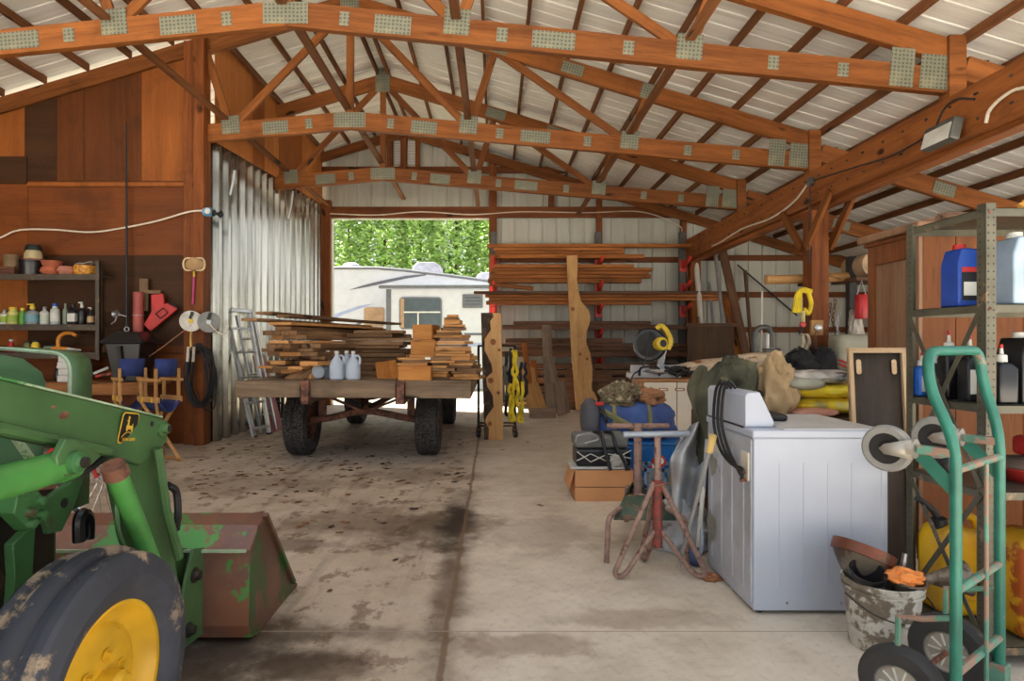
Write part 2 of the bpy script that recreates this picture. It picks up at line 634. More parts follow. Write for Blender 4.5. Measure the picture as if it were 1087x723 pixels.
# plywood partition that faces the camera, at the left
def partition():
    root = bpy.data.objects.new('wall_left_front', None)
    C.objects.link(root)
    root['kind'] = 'structure'
    Yw = 8.16
    def panel(x0, x1, y0, y1, mat, dz=0.0):
        # pixel outline -> metres on the wall plane
        a, b = P(x0, y1, Yw), P(x1, y0, Yw)
        za, zb = a.z, b.z
        m = MB()
        if y0 < 100:
            m.prism([(a.x, za), (b.x, za), (b.x, zroof(b.x) - 0.1), (a.x, zroof(a.x) - 0.1)], (0, Yw - dz, 0), (1, 0, 0), (0, 0, 1), -0.016)
        else:
            m.prism([(a.x, za), (b.x, za), (b.x, zb), (a.x, zb)], (0, Yw - dz, 0), (1, 0, 0), (0, 0, 1), -0.016)
        struct(m.done('plywood_panel', M[mat], root, smooth=0))
    panel(-118, 26, 50, 166, 'ply_a')
    panel(26.4, 60, 50, 192, 'ply_c')
    panel(60.4, 89, 50, 192, 'ply_b')
    panel(89.4, 134, 50, 192, 'ply_b')
    panel(134.4, 150, 50, 192, 'ply_b')
    panel(150.4, 206, 50, 192, 'ply_a')
    panel(-118, 29, 166.4, 195, 'ply_c', 0.016)
    panel(-118, 29.5, 195.4, 296, 'ply_d')
    panel(30, 134.5, 192.4, 271, 'ply_d')
    panel(135, 206, 192.4, 271, 'ply_d')
    panel(-118, 29.5, 296.4, 375, 'ply_a')
    panel(30, 200, 271.4, 367, 'ply_c')
    panel(-118, 206, 375.5, 471, 'ply_d')
    m = MB()
    m.bx(XL, XP + 0.02, 8.19, 8.22, 0, 4.0)
    m.prism([(XL, 4.0), (XP + 0.02, 4.0), (XP + 0.02, zroof(XP) - 0.1), (XL, zroof(XL) - 0.1)], (0, 8.22, 0), (1, 0, 0), (0, 0, 1), 0.03)
    struct(m.done('backing', M['ply_c'], root, smooth=0))
    # trims: ledge under the upper sheets and over the lowest one
    a, b = P(30, 196, Yw - 0.03), P(200, 192, Yw - 0.03)
    struct(board('trim_1', (a.x, Yw - 0.035, a.z), (b.x, Yw - 0.035, a.z), 0.03, 0.05, M['ply_a'], root))
    a = P(0, 371, Yw)
    struct(board('trim_2', (XL, Yw - 0.03, a.z), (-4.15, Yw - 0.03, a.z), 0.03, 0.1, M['ply_b'], root))
partition()
struct(MB().bx(-4.16, -4.0, 8.06, 8.16, 0, zroof(-4.1) - 0.12).done('trim_3', M['post'], smooth=0, bevel=0.004))
struct(MB().bx(-4.0, XP + 0.04, 8.0, 8.2, 0, zroof(XP) - 0.12).done('trim_4', M['post'], smooth=0, bevel=0.004))
def rake(name, xa, xb, y, drop, h):
    za, zb = zroof(xa) - drop, zroof(xb) - drop
    return struct(board(name, (xa, y, za), (xb, y, zb), 0.04, h, M['truss']))
rake('trim_5', XL, XP + 0.05, 8.12, 0.2, 0.2)
# back wall: siding with ribs, built around the door
DX0, DX1, DZ = -3.60, -0.12, 4.12
def back_wall():
    m = MB()
    def panel(x0, x1, z0, ztop):
        prof, x = [], x0
        while x < x1:
            prof += [(x, 0), (x + 0.24, 0), (x + 0.255, -0.02), (x + 0.275, -0.02), (x + 0.29, 0)]
            x += 0.305
        prof = [q for q in prof if q[0] < x1] + [(x1, 0)]
        lo = [m.bm.verts.new((xx, YB + 0.06 + d, z0)) for xx, d in prof]
        hi = [m.bm.verts.new((xx, YB + 0.06 + d, ztop(xx))) for xx, d in prof]
        for i in range(len(prof) - 1):
            m.face([lo[i], lo[i + 1], hi[i + 1], hi[i]])
    panel(DX1, XR, 0, lambda x: zroof(x))
    panel(DX0, XC, DZ, lambda x: zroof(x))
    panel(XC, DX1, DZ, lambda x: zroof(x))
    panel(XP, DX0, 0, lambda x: zroof(x))
    return struct(m.done('wall_back', M['siding'], smooth=0, solid=0.004))
back_wall()
struct(MB().bx(XR, XR + 0.06, 9.6, YB + 0.1, 0, zroof(XR) + 0.02).done('wall_right', M['siding'], smooth=0))  # unseen side left open ahead of this stub to let daylight in
for i, y in enumerate((2.5, 4.9, 7.3, 9.6)):
    t = T('timber_post', 'square outer post added on the unseen lean-to side opened for daylight, %s from the front' % NTH[i], 'post', 'added outer posts of the lean-to')
    MB().bx(XR - .16, XR, y - .08, y + .08, 0, zroof(XR) - .5).done('post_body', M['post'], t, smooth=0, bevel=.006)
struct(MB().bx(XL - 0.06, XL, YF, 8.2, 0, zroof(XL) + 0.02).done('wall_left_outer', M['ply_b'], smooth=0))
# door frame at the back
d = bpy.data.objects.new('door_1', None); C.objects.link(d); d['kind'] = 'structure'
struct(MB().bx(DX0 - 0.2, DX0, YB - 0.1, YB + 0.12, 0, 4.5).done('jamb', M['post'], d, smooth=0))
struct(MB().bx(DX0, DX0 + 0.02, YB - 0.02, YB + 0.14, 0, DZ).done('jamb_edge', M['siding'], d, smooth=0))
struct(MB().bx(DX1, DX1 + 0.17, YB - 0.1, YB + 0.1, 0, zroof(0) - 0.2).done('jamb', M['post'], d, smooth=0))
struct(board('header', (DX0 - 0.2, YB - 0.05, DZ + 0.12), (4.0, YB - 0.05, DZ + 0.12), 0.05, 0.24, M['girt'], d))
struct(board('header_lip', (DX0, YB + 0.03, DZ - 0.01), (DX1, YB + 0.03, DZ - 0.01), 0.12, 0.02, M['siding'], d))
# gable framing and girts
struct(board('trim_6', (XP + 0.1, YB - 0.05, 5.17), (2.3, YB - 0.05, 5.17), 0.05, 0.14, M['girt']))
rake('trim_7', XP, XC, YB - 0.12, 0.2, 0.2)
rake('trim_8', XR, XC, YB - 0.12, 0.2, 0.2)
for i, (x, z0, z1) in enumerate(((-2.3, 5.2, 5.95), (-2.0, 5.2, 6.0), (1.25, 4.35, 5.1), (2.3, 0, 4.6), (4.15, 0, 4.2))):
    struct(MB().bx(x - 0.06, x + 0.06, YB - 0.1, YB + 0.02, z0, z1).done('trim_%d' % (9 + i), M['post'], smooth=0))
for i, z in enumerate((3.24, 2.43, 1.66)):
    struct(board('trim_%d' % (14 + i), (4.25, YB - 0.03, z), (XR, YB - 0.03, z), 0.05, 0.12, M['girt']))
for i, z in enumerate((3.2, 0.5)):
    struct(board('trim_%d' % (17 + i), (0.1, YB - 0.02, z), (4.2, YB - 0.02, z), 0.05, 0.12, M['girt']))
# louvred gable vent
w = bpy.data.objects.new('window_1', None); C.objects.link(w); w['kind'] = 'structure'
M['white_paint'] = plain('white painted slat', (225, 224, 218), 0.5, 0, 0.05)
for x0 in (-2.19, -1.9):
    m = MB()
    for i in range(9):
        m.box((x0 + 0.07, YB - 0.02, 5.33 + i * 0.058), (0.17, 0.05, 0.008), Matrix.Rotation(-0.7, 3, 'X'))
    struct(m.done('louvre', M['white_paint'], w, smooth=0))
struct(MB().bx(-2.03, -1.93, YB - 0.08, YB + 0.03, 5.24, 5.9).done('mullion', M['post'], w, smooth=0))
struct(MB().bx(-1.74, -1.64, YB - 0.08, YB + 0.03, 5.24, 5.9).done('mullion', M['post'], w, smooth=0))

# ------------------------------------------------------------------ roof timbers
ZC = 4.22
def zbot(x):
    return ZC - (ZC - 3.69) / 6.15 * abs(x - XC)
def ztop(x):
    return 6.06 - 0.30 * abs(x - XC)
def truss(y, xl, label):
    t = T('roof_truss', label, 'truss', 'timber roof trusses')
    global ZC
    ZC = {YT[0]: 4.32, YT[1]: 4.245, YT[2]: 4.20}[y]
    xr = 4.3
    th = 0.075
    BD, TD = 0.235, 0.22
    def chord(xa, xb, f, dep, name, sgn):
        za, zb = f(xa) + sgn * dep / 2, f(xb) + sgn * dep / 2
        board(name, (xa, y, za), (xb, y, zb), th, dep, M['truss'], t, bevel=0.003)
    chord(xl, XC + 0.001, zbot, BD, 'bottom_chord', 1)
    chord(XC, xr, zbot, BD, 'bottom_chord', 1)
    chord(xl if xl < -5 else xl - 0.0, XC, ztop, TD, 'top_chord', -1)
    chord(XC, xr, ztop, TD, 'top_chord', -1)
    def web(xa, xb, w=0.10):
        a = V((xa, y, zbot(xa) + BD * 0.75))
        b = V((xb, y, ztop(xb) - TD * 0.8))
        board('web', a, b, 0.04, w, M['truss'], t, up=(0, 1, 0) if False else (0, 0, 1) if abs(xa - xb) > 0.05 else (1, 0, 0), bevel=0.002)
    # board() puts w across (into depth) and t along up: here w is 0.04 deep
    web(XC, XC)
    for s in (1, -1):
        for a, b in ((1.6, 0.06), (1.62, 1.95), (3.74, 2.0), (3.78, 4.0)):
            xa, xb = XC + s * a, XC + s * b
            if min(xa, xb) > xl:
                web(xa, xb)
    def plate(dx, w, h, dz=0.0, top=False):
        for s in ((1, -1) if dx else (1,)):
            x = XC + s * dx
            if x - w / 2 < xl or x > xr:
                continue
            z = (ztop(x) - TD / 2 if top else zbot(x) + BD / 2) + dz
            ang = math.atan((0.30 if top else 0.087) * s) if dx else 0
            o = MB().box((0, 0, 0), (w, 0.004, h)).done('gusset_plate', M['gusset'], t, smooth=0)
            o.matrix_local = Matrix.Translation((x, y - th / 2 - 0.003, z)) @ Matrix.Rotation(ang, 4, 'Y')
    for dx, w, h, dz in ((0, .42, .2, 0), (.55, .09, .13, 0), (1.0, .34, .17, -.01), (1.6, .24, .24, .08), (2.02, .1, .13, 0), (2.5, .40, .16, 0),
                         (3.2, .1, .13, 0), (3.77, .24, .24, .07), (4.55, .1, .13, 0), (5.2, .1, .13, 0), (5.75, .22, .36, .08), (6.08, .32, .32, .07)):
        plate(dx, w, h, dz)
    plate(0, .25, .42, 0.0, True)
    for dx, w, h in ((1.97, .34, .17), (4.0, .16, .2), (3.0, .3, .15)):
        plate(dx, w, h, 0, True)
    MB().bx(4.22, 4.38, y - 0.07, y + 0.07, 3.62, 4.22).done('heel_block', M['truss'], t, smooth=0, bevel=0.004)
    m = MB()
    m.bx(4.39, 4.62, y - 0.03, y + 0.05, 3.80, 4.0)
    m.done('metal_bracket', M['dark_steel'], t, smooth=0)
    return t
M['dark_steel'] = plain('dark steel', (52, 50, 48), 0.55, 0.6, 0.2)
truss(YT[0], XL, 'nearest roof truss, in front of the plywood wall, spanning the whole barn')
truss(YT[1], XP - 0.03, 'middle roof truss, meeting the corner of the plywood wall at its left')
truss(YT[2], XP + 0.06, 'farthest roof truss, nearest the open back door')
for y, l in zip(YT, ('nearest', 'middle', 'farthest')):
    zz = lambda x: zroof(x) - 0.34
    t = T('lean_to_rafter', '%s brown rafter of the lean-to, sloping down right from the beam' % l, 'rafter', 'lean-to rafters')
    board('rafter_board', (4.4, y, zz(4.4)), (XR, y, zz(XR)), 0.07, 0.235, M['truss'], t, bevel=0.003)
    for x in (5.2, 6.05, 7.2):
        o = MB().box((0, 0, 0), (.3, .004, .17)).done('gusset_plate', M['gusset'], t, smooth=0)
        o.matrix_local = Matrix.Translation((x, y - 0.04, zz(x))) @ Matrix.Rotation(math.atan(0.3), 4, 'Y')
for s, nm in ((1, 'right'), (-1, 'left')):
    n = 0
    dx = 0.09
    while True:
        x = XC + s * dx
        if x > XR - 0.05 or x < XL + 0.05:
            break
        far = YB - 0.1
        if s < 0 and x < XP:
            far = 8.1
        o = board('roof_purlin', (x, YF, zroof(x) - 0.055), (x, far, zroof(x) - 0.055), 0.04, 0.095, M['truss_dark'])
        # grain of these boards runs along their own x
        o.data.materials[0] = M['purlin_x'] if 'purlin_x' in M else M.setdefault('purlin_x', wood('purlin board', (136, 88, 52), (86, 52, 28), 'x', 2.2, 0.7, 0.3))
        tag(o, 'brown roof purlin under the %s roof slope, %s from the ridge' % (nm, NTH[n] if n < 20 else 'twenty-first'), 'purlin', 'purlins of the roof')
        n += 1
        dx += 0.57
ZC = 4.25
for x, nm in ((-3.62, 'leftmost'), (-1.98, 'second from left'), (-0.36, 'third from left'), (1.82, 'rightmost')):
    z = zbot(x) + 0.235 + 0.03
    o = board('longitudinal_brace', (x, YF + 0.1, z + 0.03), (x, YB - 0.15, z), 0.09, 0.04, M['purlin_x'] )
    tag(o, '%s of the long braces lying across the bottom chords, front to back' % nm, 'brace', 'long braces between the trusses')
# beam on posts at the right
t = T('support_beam', 'heavy orange timber beam along the right, holding the truss ends', 'beam')
MB().bx(4.14, 4.24, YF, YB - 0.1, 3.17, 3.60).done('beam_board', M['beam'], t, smooth=0, bevel=0.006)
MB().bx(4.245, 4.40, YF, YB - 0.1, 3.12, 3.56).done('inner_board', M['beam'], t, smooth=0, bevel=0.006)
m = MB()
for y in [2.6 + 0.32 * i for i in range(33)]:
    for z in (3.28, 3.5):
        m.cyl((4.13, y + random.uniform(-.04, .04), z), (4.145, y, z), 0.011, n=6)
m.done('bolt_heads', M['dark_steel'], t)['kind'] = 'stuff'
t = T('timber_post', 'square orange timber post with knee braces under the beam', 'post')
MB().bx(4.17, 4.40, 7.93, 8.16, 0, 3.115).done('post_body', M['post'], t, smooth=0, bevel=0.008)
for s, xx in ((-1, 4.13), (1, 4.13), (-1, 4.44)):
    board('knee_brace', (xx, 8.045 + s * 0.06, 2.62), (xx, 8.045 + s * 0.62, 3.24), 0.05, 0.11, M['truss'], t, bevel=0.003)
t = T('timber_post', 'far square timber post under the beam, against the back wall', 'post')
MB().bx(4.17, 4.40, 12.85, 13.05, 0, 3.115).done('post_body', M['post'], t, smooth=0, bevel=0.008)
# ------------------------------------------------------------------ tractor with front loader
M['green'] = worn('tractor green', (66, 98, 58), (84, 72, 52), 0.10, 0.42, 0.0, 7.0, (62, 92, 54))
M['green_bright'] = worn('bright green cylinder paint', (74, 138, 66), (112, 92, 70), 0.12, 0.35, 0, 8.0)
M['green_dark'] = worn('dull tractor green', (58, 104, 58), (74, 66, 46), 0.22, 0.5, 0, 9.0, (70, 84, 60))
M['hood_green'] = worn('dusty hood green', (68, 108, 74), (120, 122, 100), 0.15, 0.5, 0, 6.0, (92, 128, 100))
M['edge_green'] = worn('worn pale green edge', (150, 170, 140), (66, 120, 66), 0.25, 0.5, 0, 10)
def bucket_mat(name, base, base2, green, amt):
    k = NT(name)
    a = k.noise(k.coord(), 2.2, 6, 0.65)
    b = k.noise(k.coord((1, 1, 0.6), (0, 0, 0), (4, 2, 7)), 3.1, 8, 0.7)
    d = k.noise(k.coord((1, 1, 1), (0, 0, 0), (1, 9, 2)), 22, 5, 0.7)
    c = k.ramp(a, [(0.35, base), (0.6, base2)])
    c = k.mix(k.math('MULTIPLY', k.step(d, 0.55, 0.7), 0.5), c, (150, 112, 82))
    c = k.mix(k.step(b, amt, amt + 0.03), c, green)
    c = k.mix(k.math('MULTIPLY', k.step(d, 0.6, 0.72), 0.35), c, (60, 44, 36))
    k.bump(k.math('ADD', b, k.math('MULTIPLY', d, 0.4)), 0.3, 0.004)
    return k.out(c, 0.42, 0.25)
M['bucket'] = bucket_mat('rusty bucket steel', (108, 82, 78), (134, 88, 64), (74, 140, 68), 0.525)
M['bucket_side'] = bucket_mat('rusty green bucket side', (78, 62, 46), (118, 80, 66), (56, 88, 44), 0.50)
M['yellow'] = worn('yellow rim paint', (222, 172, 34), (150, 104, 34), 0.14, 0.42, 0, 6.0)
def tyre_mat(name, base, mud, amt=0.32):
    return worn(name, base, mud, amt, 0.75, 0, 7.0, tuple(c * 1.35 for c in base))
M['tyre_muddy'] = tyre_mat('muddy black tyre', (52, 54, 61), (150, 130, 106), 0.34)
M['tyre'] = tyre_mat('dusty black tyre', (52, 51, 50), (86, 80, 74), 0.2)
M['black'] = plain('black rubber', (30, 30, 31), 0.55, 0, 0.2)
M['black_gloss'] = plain('black plastic', (28, 28, 30), 0.3, 0, 0.2)
M['grease'] = worn('greasy dark iron', (48, 42, 36), (92, 70, 52), 0.3, 0.5, 0.3, 9)
M['steel'] = plain('bright steel', (168, 166, 160), 0.32, 0.8, 0.12)
M['rust'] = worn('rusty iron', (128, 84, 64), (86, 56, 44), 0.45, 0.75, 0.1, 10)
def A(x, y, X):
    Y = FOC * X / (x - 525)
    return (Y, CAMH + (365 - y) * Y / FOC)
def plateX(name, px, X, th, mat, parent, bevel=0.003):
    m = MB()
    m.prism([A(x, y, X) for x, y in px], (X, 0, 0), (0, 1, 0), (0, 0, 1), -th)
    return m.done(name, mat, parent, smooth=30, bevel=bevel)
def A3(x, y, X):
    q = A(x, y, X)
    return V((X, q[0], q[1]))
trac = T('tractor', 'green loader tractor with yellow front wheel and rusty bucket, at lower left', 'tractor')
XA = -1.22
arm_poly = [(0.30, 1.565), (1.487, 1.264), (2.215, 1.078), (2.245, 1.055), (2.252, 0.985), (2.08, 0.93), (1.99, 0.965), (1.863, 1.015), (1.487, 1.136), (0.30, 1.435)]
ARM = MB().prism(arm_poly, (XA, 0, 0), (0, 1, 0), (0, 0, 1), -0.09).done('loader_arm', M['green'], trac, smooth=30, bevel=0.006)
# rolled lower lip of the arm and cap strip on its top edge
MB().tube([(XA + 0.004, 0.4, 1.405), (XA + 0.004, 1.487, 1.14), (XA + 0.004, 1.9, 1.01)], 0.016, 8).done('arm_lip', M['green'], ARM)
MB().bar((XA - 0.045, 0.3, 1.568), (XA - 0.045, 2.215, 1.081), 0.094, 0.006).done('arm_top_edge', M['edge_green'], ARM, smooth=0)
ARM2 = MB().prism(arm_poly, (-2.62, 0, 0), (0, 1, 0), (0, 0, 1), -0.09).done('loader_arm', M['green'], trac, smooth=30, bevel=0.006)
leg = [(131, 484), (164, 474), (176, 480), (182, 556), (192, 600), (203, 660), (178, 668), (158, 610), (146, 556)]
for xx in (XA - 0.02, -2.64):
    m = MB()
    m.prism([A(x, y, XA) for x, y in leg], (xx, 0, 0), (0, 1, 0), (0, 0, 1), -0.06)
    m.done('arm_leg', M['green'], trac, smooth=30, bevel=0.004)
# pin at the elbow and lower pins
pin = A3(171, 455, XA)
m = MB()
m.lathe([(0.0, 0.03), (0.016, 0.03), (0.018, 0.024), (0.018, 0.014), (0.03, 0.012), (0.03, 0.0)], pin, (1, 0, 0), 20)
m.done('pivot_pin', M['green'], trac)
m = MB(); m.lathe([(0.0, 0.034), (0.012, 0.034), (0.013, 0.028)], pin, (1, 0, 0), 6); m.done('pin_bolt', M['grease'], trac)
MB().lathe([(0.0, 0.003), (0.009, 0.003), (0.009, 0)], A3(161, 450, XA), (1, 0, 0), 12).done('arm_hole', M['black'], trac)
# lift cylinder, its bracket and pin
zc = 1.016
m = MB()
m.lathe([(0, -0.0), (0.042, 0.0), (0.042, 1.02), (0.046, 1.02), (0.046, 1.06), (0.03, 1.07), (0, 1.07)], (-1.185, 0.62, zc), (0, 1, 0), 20)
m.done('lift_cylinder', M['green_bright'], trac)
plateX('cylinder_bracket', [(60, 486), (70, 466), (80, 467), (108, 484), (99, 492), (84, 504), (70, 506), (62, 500)], XA + 0.075, 0.02, M['green'], trac)
m = MB(); m.lathe([(0, 0.03), (0.017, 0.03), (0.02, 0.02), (0.03, 0.018), (0.03, 0)], A3(77, 491, XA + 0.075), (1, 0, 0), 18); m.done('pivot_pin', M['green_dark'], trac)
m = MB(); m.lathe([(0, 0.04), (0.015, 0.04), (0.015, 0.03)], A3(77, 491, XA + 0.075), (1, 0, 0), 14); m.done('pin_bolt', M['grease'], trac)
# bucket cylinder down the leg
a, b = A3(121, 497, -1.165), A3(166, 612, -1.165)
d = (b - a)
m = MB(); m.lathe([(0, 0), (0.031, 0), (0.031, d.length * 0.93), (0.025, d.length * 0.94), (0.025, d.length), (0, d.length)], a, d, 20)
m.done('bucket_cylinder', M['green_bright'], trac)
m = MB(); m.lathe([(0, -0.012), (0.035, -0.012), (0.037, 0.03), (0.032, 0.034)], a, d, 20); m.done('cylinder_collar', M['rust'], trac)
MB().tube([A3(167, 476, -1.20), A3(176, 540, -1.20), A3(190, 592, -1.20)], 0.017, 8).done('tilt_rod', M['green'], trac)
MB().tube([A3(124, 505, -1.19), A3(125, 560, -1.19), A3(136, 590, -1.19), A3(140, 606, -1.19)], 0.008, 8, smooth=5).done('oil_pipe', M['green'], trac)
MB().tube([A3(178, 515, -1.22), A3(187, 522, -1.22), A3(189, 545, -1.22), A3(187, 562, -1.24)], 0.014, 8, smooth=5).done('hydraulic_hose', M['black'], trac)
MB().tube([A3(55, 512, -1.25), A3(80, 506, -1.25), A3(98, 496, -1.25), A3(112, 484, -1.25)], 0.010, 8, smooth=5).done('hydraulic_hose', M['black'], trac)
MB().tube([A3(84, 575, -1.42), A3(84, 552, -1.42), A3(89, 545, -1.42), A3(94, 552, -1.42), A3(94, 572, -1.42)], 0.02, 8, smooth=5).done('hydraulic_hose', M['black_gloss'], trac)
m = MB(); m.cyl(A3(28, 514, -1.3), A3(56, 511, -1.3), 0.022, n=10); m.done('pipe_fitting', M['rust'], trac)
# front frame of the tractor
plateX('frame_plate', [(48, 531), (87, 503), (90, 507), (79, 538), (66, 564), (52, 567), (47, 547)], -1.42, 0.02, M['green_dark'], trac)
MB().lathe([(0, 0.003), (0.016, 0.003), (0.016, 0)], A3(68, 534, -1.42), (1, 0, 0), 14).done('frame_hole', M['black'], trac)
plateX('bolt_plate', [(20, 519), (40, 519), (49, 532), (49, 552), (32, 563), (15, 545)], -1.40, 0.05, M['green_dark'], trac)
for x, y in ((42, 532), (30, 544), (32, 556), (43, 546), (26, 522)):
    MB().lathe([(0, 0.02), (0.014, 0.016), (0.017, 0)], A3(x, y, -1.40), (1, 0, 0), 12).done('bolt', M['green_dark'], trac)
plateX('frame_upright', [(14, 578), (28, 564), (38, 560), (35, 607), (42, 640), (60, 700), (10, 700), (16, 610)], -1.45, 0.03, M['green_dark'], trac)
plateX('hanger_plate', [(0, 505), (8, 500), (28, 552), (24, 562), (0, 540)], -1.5, 0.02, M['green_dark'], trac)
plateX('strut', [(14, 462), (22, 462), (40, 488), (36, 494)], -1.5, 0.02, M['edge_green'], trac)
MB().bx(-2.35, -1.55, 0.2, 2.15, 0.50, 0.92).done('engine_block', M['grease'], trac, smooth=0, bevel=0.03)
MB().bx(-2.30, -1.60, 1.2, 2.2, 0.36, 0.50).done('front_frame', M['green_dark'], trac, smooth=0, bevel=0.01)
MB().bx(-2.75, -1.22, 1.60, 1.76, 0.34, 0.46).done('front_axle', M['green_dark'], trac, smooth=0, bevel=0.02)
for z, y in ((0.47, 2.25), (0.36, 2.2)):
    MB().cyl((-2.62, y, z), (-1.26, y, z), 0.022, n=10).done('cross_tube', M['green_dark'], trac)
MB().tube([(-2.0, 1.5, 0.72), (-1.55, 2.1, 0.5), (-1.5, 2.4, 0.42), (-1.8, 2.6, 0.35)], 0.012, 8, smooth=6).done('hydraulic_hose', M['black'], trac)
# hood and its guard
hp = [(0.2, 0.80), (2.20, 0.80), (2.26, 0.95), (2.27, 1.20), (2.245, 1.255), (2.17, 1.30), (2.02, 1.325), (1.5, 1.335), (0.2, 1.36)]
MB().prism(hp, (-2.26, 0, 0), (0, 1, 0), (0, 0, 1), 0.60).done('hood', M['hood_green'], trac, smooth=50, bevel=0.055, seg=4)
MB().bx(-2.16, -1.76, 2.25, 2.275, 0.85, 1.17).done('grille', M['black'], trac, smooth=0)
gy = 2.40
gp = fillet([(-1.66, gy, 0.70), (-1.645, gy, 1.31), (-1.96, gy + 0.0, 1.335), (-2.27, gy, 1.31), (-2.27, gy, 0.70)], 0.075, 6)
m = MB()
ra, rb = [], []
for p in gp:
    p = V(p)
    ra.append([m.bm.verts.new(p + V((0, -0.06, 0))), m.bm.verts.new(p + V((0, 0.06, 0)))])
for i in range(len(ra) - 1):
    m.face([ra[i][0], ra[i + 1][0], ra[i + 1][1], ra[i][1]])
GU = m.done('grille_guard', M['green'], trac, smooth=40, solid=0.012)
MB().tube([V(p) + V((0, -0.061, 0)) for p in gp], 0.0075, 6).done('guard_edge', M['edge_green'], GU)
# wheels
def ag_wheel(xc, side, yc, R, w, rim, mt):
    """ribbed front tyre, axis along x; side +1 shows its dish to +x"""
    wl = bpy.data.objects.new('front_wheel', None)
    C.objects.link(wl)
    wl.parent = trac
    o = V((xc, yc, R))
    ax = (side, 0, 0)
    h = w / 2
    prof = [(rim, -h * 0.72), (rim + 0.02, -h * 0.86), (R * 0.74, -h * 1.0), (R * 0.88, -h * 0.98), (R * 0.935, -h * 0.9), (R * 0.955, -h * 0.78), (R * 0.955, -h * 0.56), (R * 0.93, -h * 0.5), (R * 0.93, -h * 0.26),
            (R * 0.99, -h * 0.2), (R, 0), (R * 0.99, h * 0.2), (R * 0.93, h * 0.26), (R * 0.93, h * 0.5), (R * 0.955, h * 0.56), (R * 0.955, h * 0.78), (R * 0.935, h * 0.9), (R * 0.88, h * 0.98), (R * 0.80, h * 1.0), (R * 0.79, h * 1.02), (R * 0.74, h * 1.0), (rim + 0.02, h * 0.86), (rim, h * 0.72)]
    m = MB(); m.lathe(prof, o, ax, 64); m.done('tyre', mt, wl, smooth=28)
    rp = [(rim + 0.012, h * 0.76), (rim + 0.012, h * 0.70), (rim - 0.012, h * 0.68), (rim - 0.02, h * 0.5), (rim - 0.045, h * 0.28), (rim - 0.06, h * 0.22), (rim * 0.72, h * 0.26), (rim * 0.66, h * 0.30), (rim * 0.6, h * 0.30), (rim * 0.3, h * 0.42), (0.0, h * 0.42)]
    m = MB(); m.lathe(rp, o, ax, 48); m.done('rim', M['yellow'], wl, smooth=32)
    m = MB(); m.lathe([(rim, -h * 0.7), (rim - 0.03, -h * 0.5), (rim - 0.045, h * 0.2)], o, ax, 48); m.done('inner_rim', M['yellow'], wl)
    m = MB(); m.lathe([(0.052, h * 0.40), (0.052, h * 0.9), (0.04, h * 1.05), (0, h * 1.05)], o, ax, 24); m.done('hub', M['yellow'], wl)
    for k in range(6):
        a = 2 * PI * k / 6 + 0.3
        p = o + V((side * h * 0.40, 0.088 * math.cos(a), 0.088 * math.sin(a)))
        m = MB(); m.lathe([(0, 0.02), (0.013, 0.018), (0.014, 0.004), (0.02, 0.003), (0.02, 0)], p, ax, 6); m.done('bolt', M['yellow'], wl)
    for k in range(3):
        a = 2 * PI * k / 3 + 0.9
        p = o + V((side * h * 0.272, 0.148 * math.cos(a), 0.148 * math.sin(a)))
        m = MB(); m.lathe([(0, 0.002), (0.014, 0.002), (0.014, 0)], p, ax, 12, sx=0.5); m.done('rim_slot', M['grease'], wl)
ag_wheel(-1.135, 1, 1.68, 0.385, 0.20, 0.235, M['tyre_muddy'])
ag_wheel(-2.80, -1, 1.68, 0.385, 0.20, 0.235, M['tyre_muddy'])
for xc, s in ((-1.2, 1), (-2.75, -1)):
    m = MB(); m.lathe([(0.35, -0.16), (0.45, -0.19), (0.66, -0.19), (0.70, -0.14), (0.70, 0.14), (0.66, 0.19), (0.45, 0.19), (0.35, 0.16), (0.3, 0.05), (0, 0.05)], (xc, -0.42, 0.70), (s, 0, 0), 40)
    m.done('rear_wheel', [M['tyre']], trac)
MB().bx(-2.5, -1.45, -0.5, 0.25, 0.5, 1.05).done('tractor_body', M['green_dark'], trac, smooth=0, bevel=0.05)
MB().bx(-2.2, -1.75, -0.55, -0.15, 1.05, 1.18).done('seat', M['black'], trac, smooth=0, bevel=0.04)
# bucket
bp = [(3.33, 0.012), (2.80, 0.010), (2.715, 0.035), (2.70, 0.09), (2.715, 0.42), (2.81, 0.50), (2.92, 0.525)]
BX0, BX1 = -2.95, -1.10
m = MB()
g0 = [m.bm.verts.new((BX0, y, z)) for y, z in bp]
g1 = [m.bm.verts.new((BX1, y, z)) for y, z in bp]
for i in range(len(bp) - 1):
    m.face([g0[i], g0[i + 1], g1[i + 1], g1[i]])
BK = m.done('bucket', M['bucket'], trac, smooth=0, solid=0.014)
for x in (BX1 + 0.004, BX0 - 0.004):
    MB().prism(bp, (x, 0, 0), (0, 1, 0), (0, 0, 1), -0.012).done('side_plate', M['bucket_side'], BK, smooth=0, bevel=0.002)
MB().bx(BX0, BX1, 3.22, 3.36, 0.0, 0.02).done('cutting_edge', M['rust'], BK, smooth=0, bevel=0.004)
MB().bar((BX1 + 0.012, 2.86, 0.54), (BX1 + 0.012, 3.26, 0.06), 0.02, 0.025, up=(1, 0, 0)).done('side_rib', M['bucket_side'], BK, smooth=0)
MB().bar((BX0, 2.69, 0.425), (BX1 - 0.01, 2.69, 0.425), 0.012, 0.012).done('weld_seam', M['edge_green'], BK, smooth=0)
for x in (-1.32, -1.40, -2.60, -2.70):
    MB().prism([(2.715, 0.05), (2.50, 0.07), (2.48, 0.14), (2.56, 0.36), (2.62, 0.46), (2.72, 0.43)], (x, 0, 0), (0, 1, 0), (0, 0, 1), 0.014).done('bucket_ear', M['green'], BK, smooth=0, bevel=0.002)
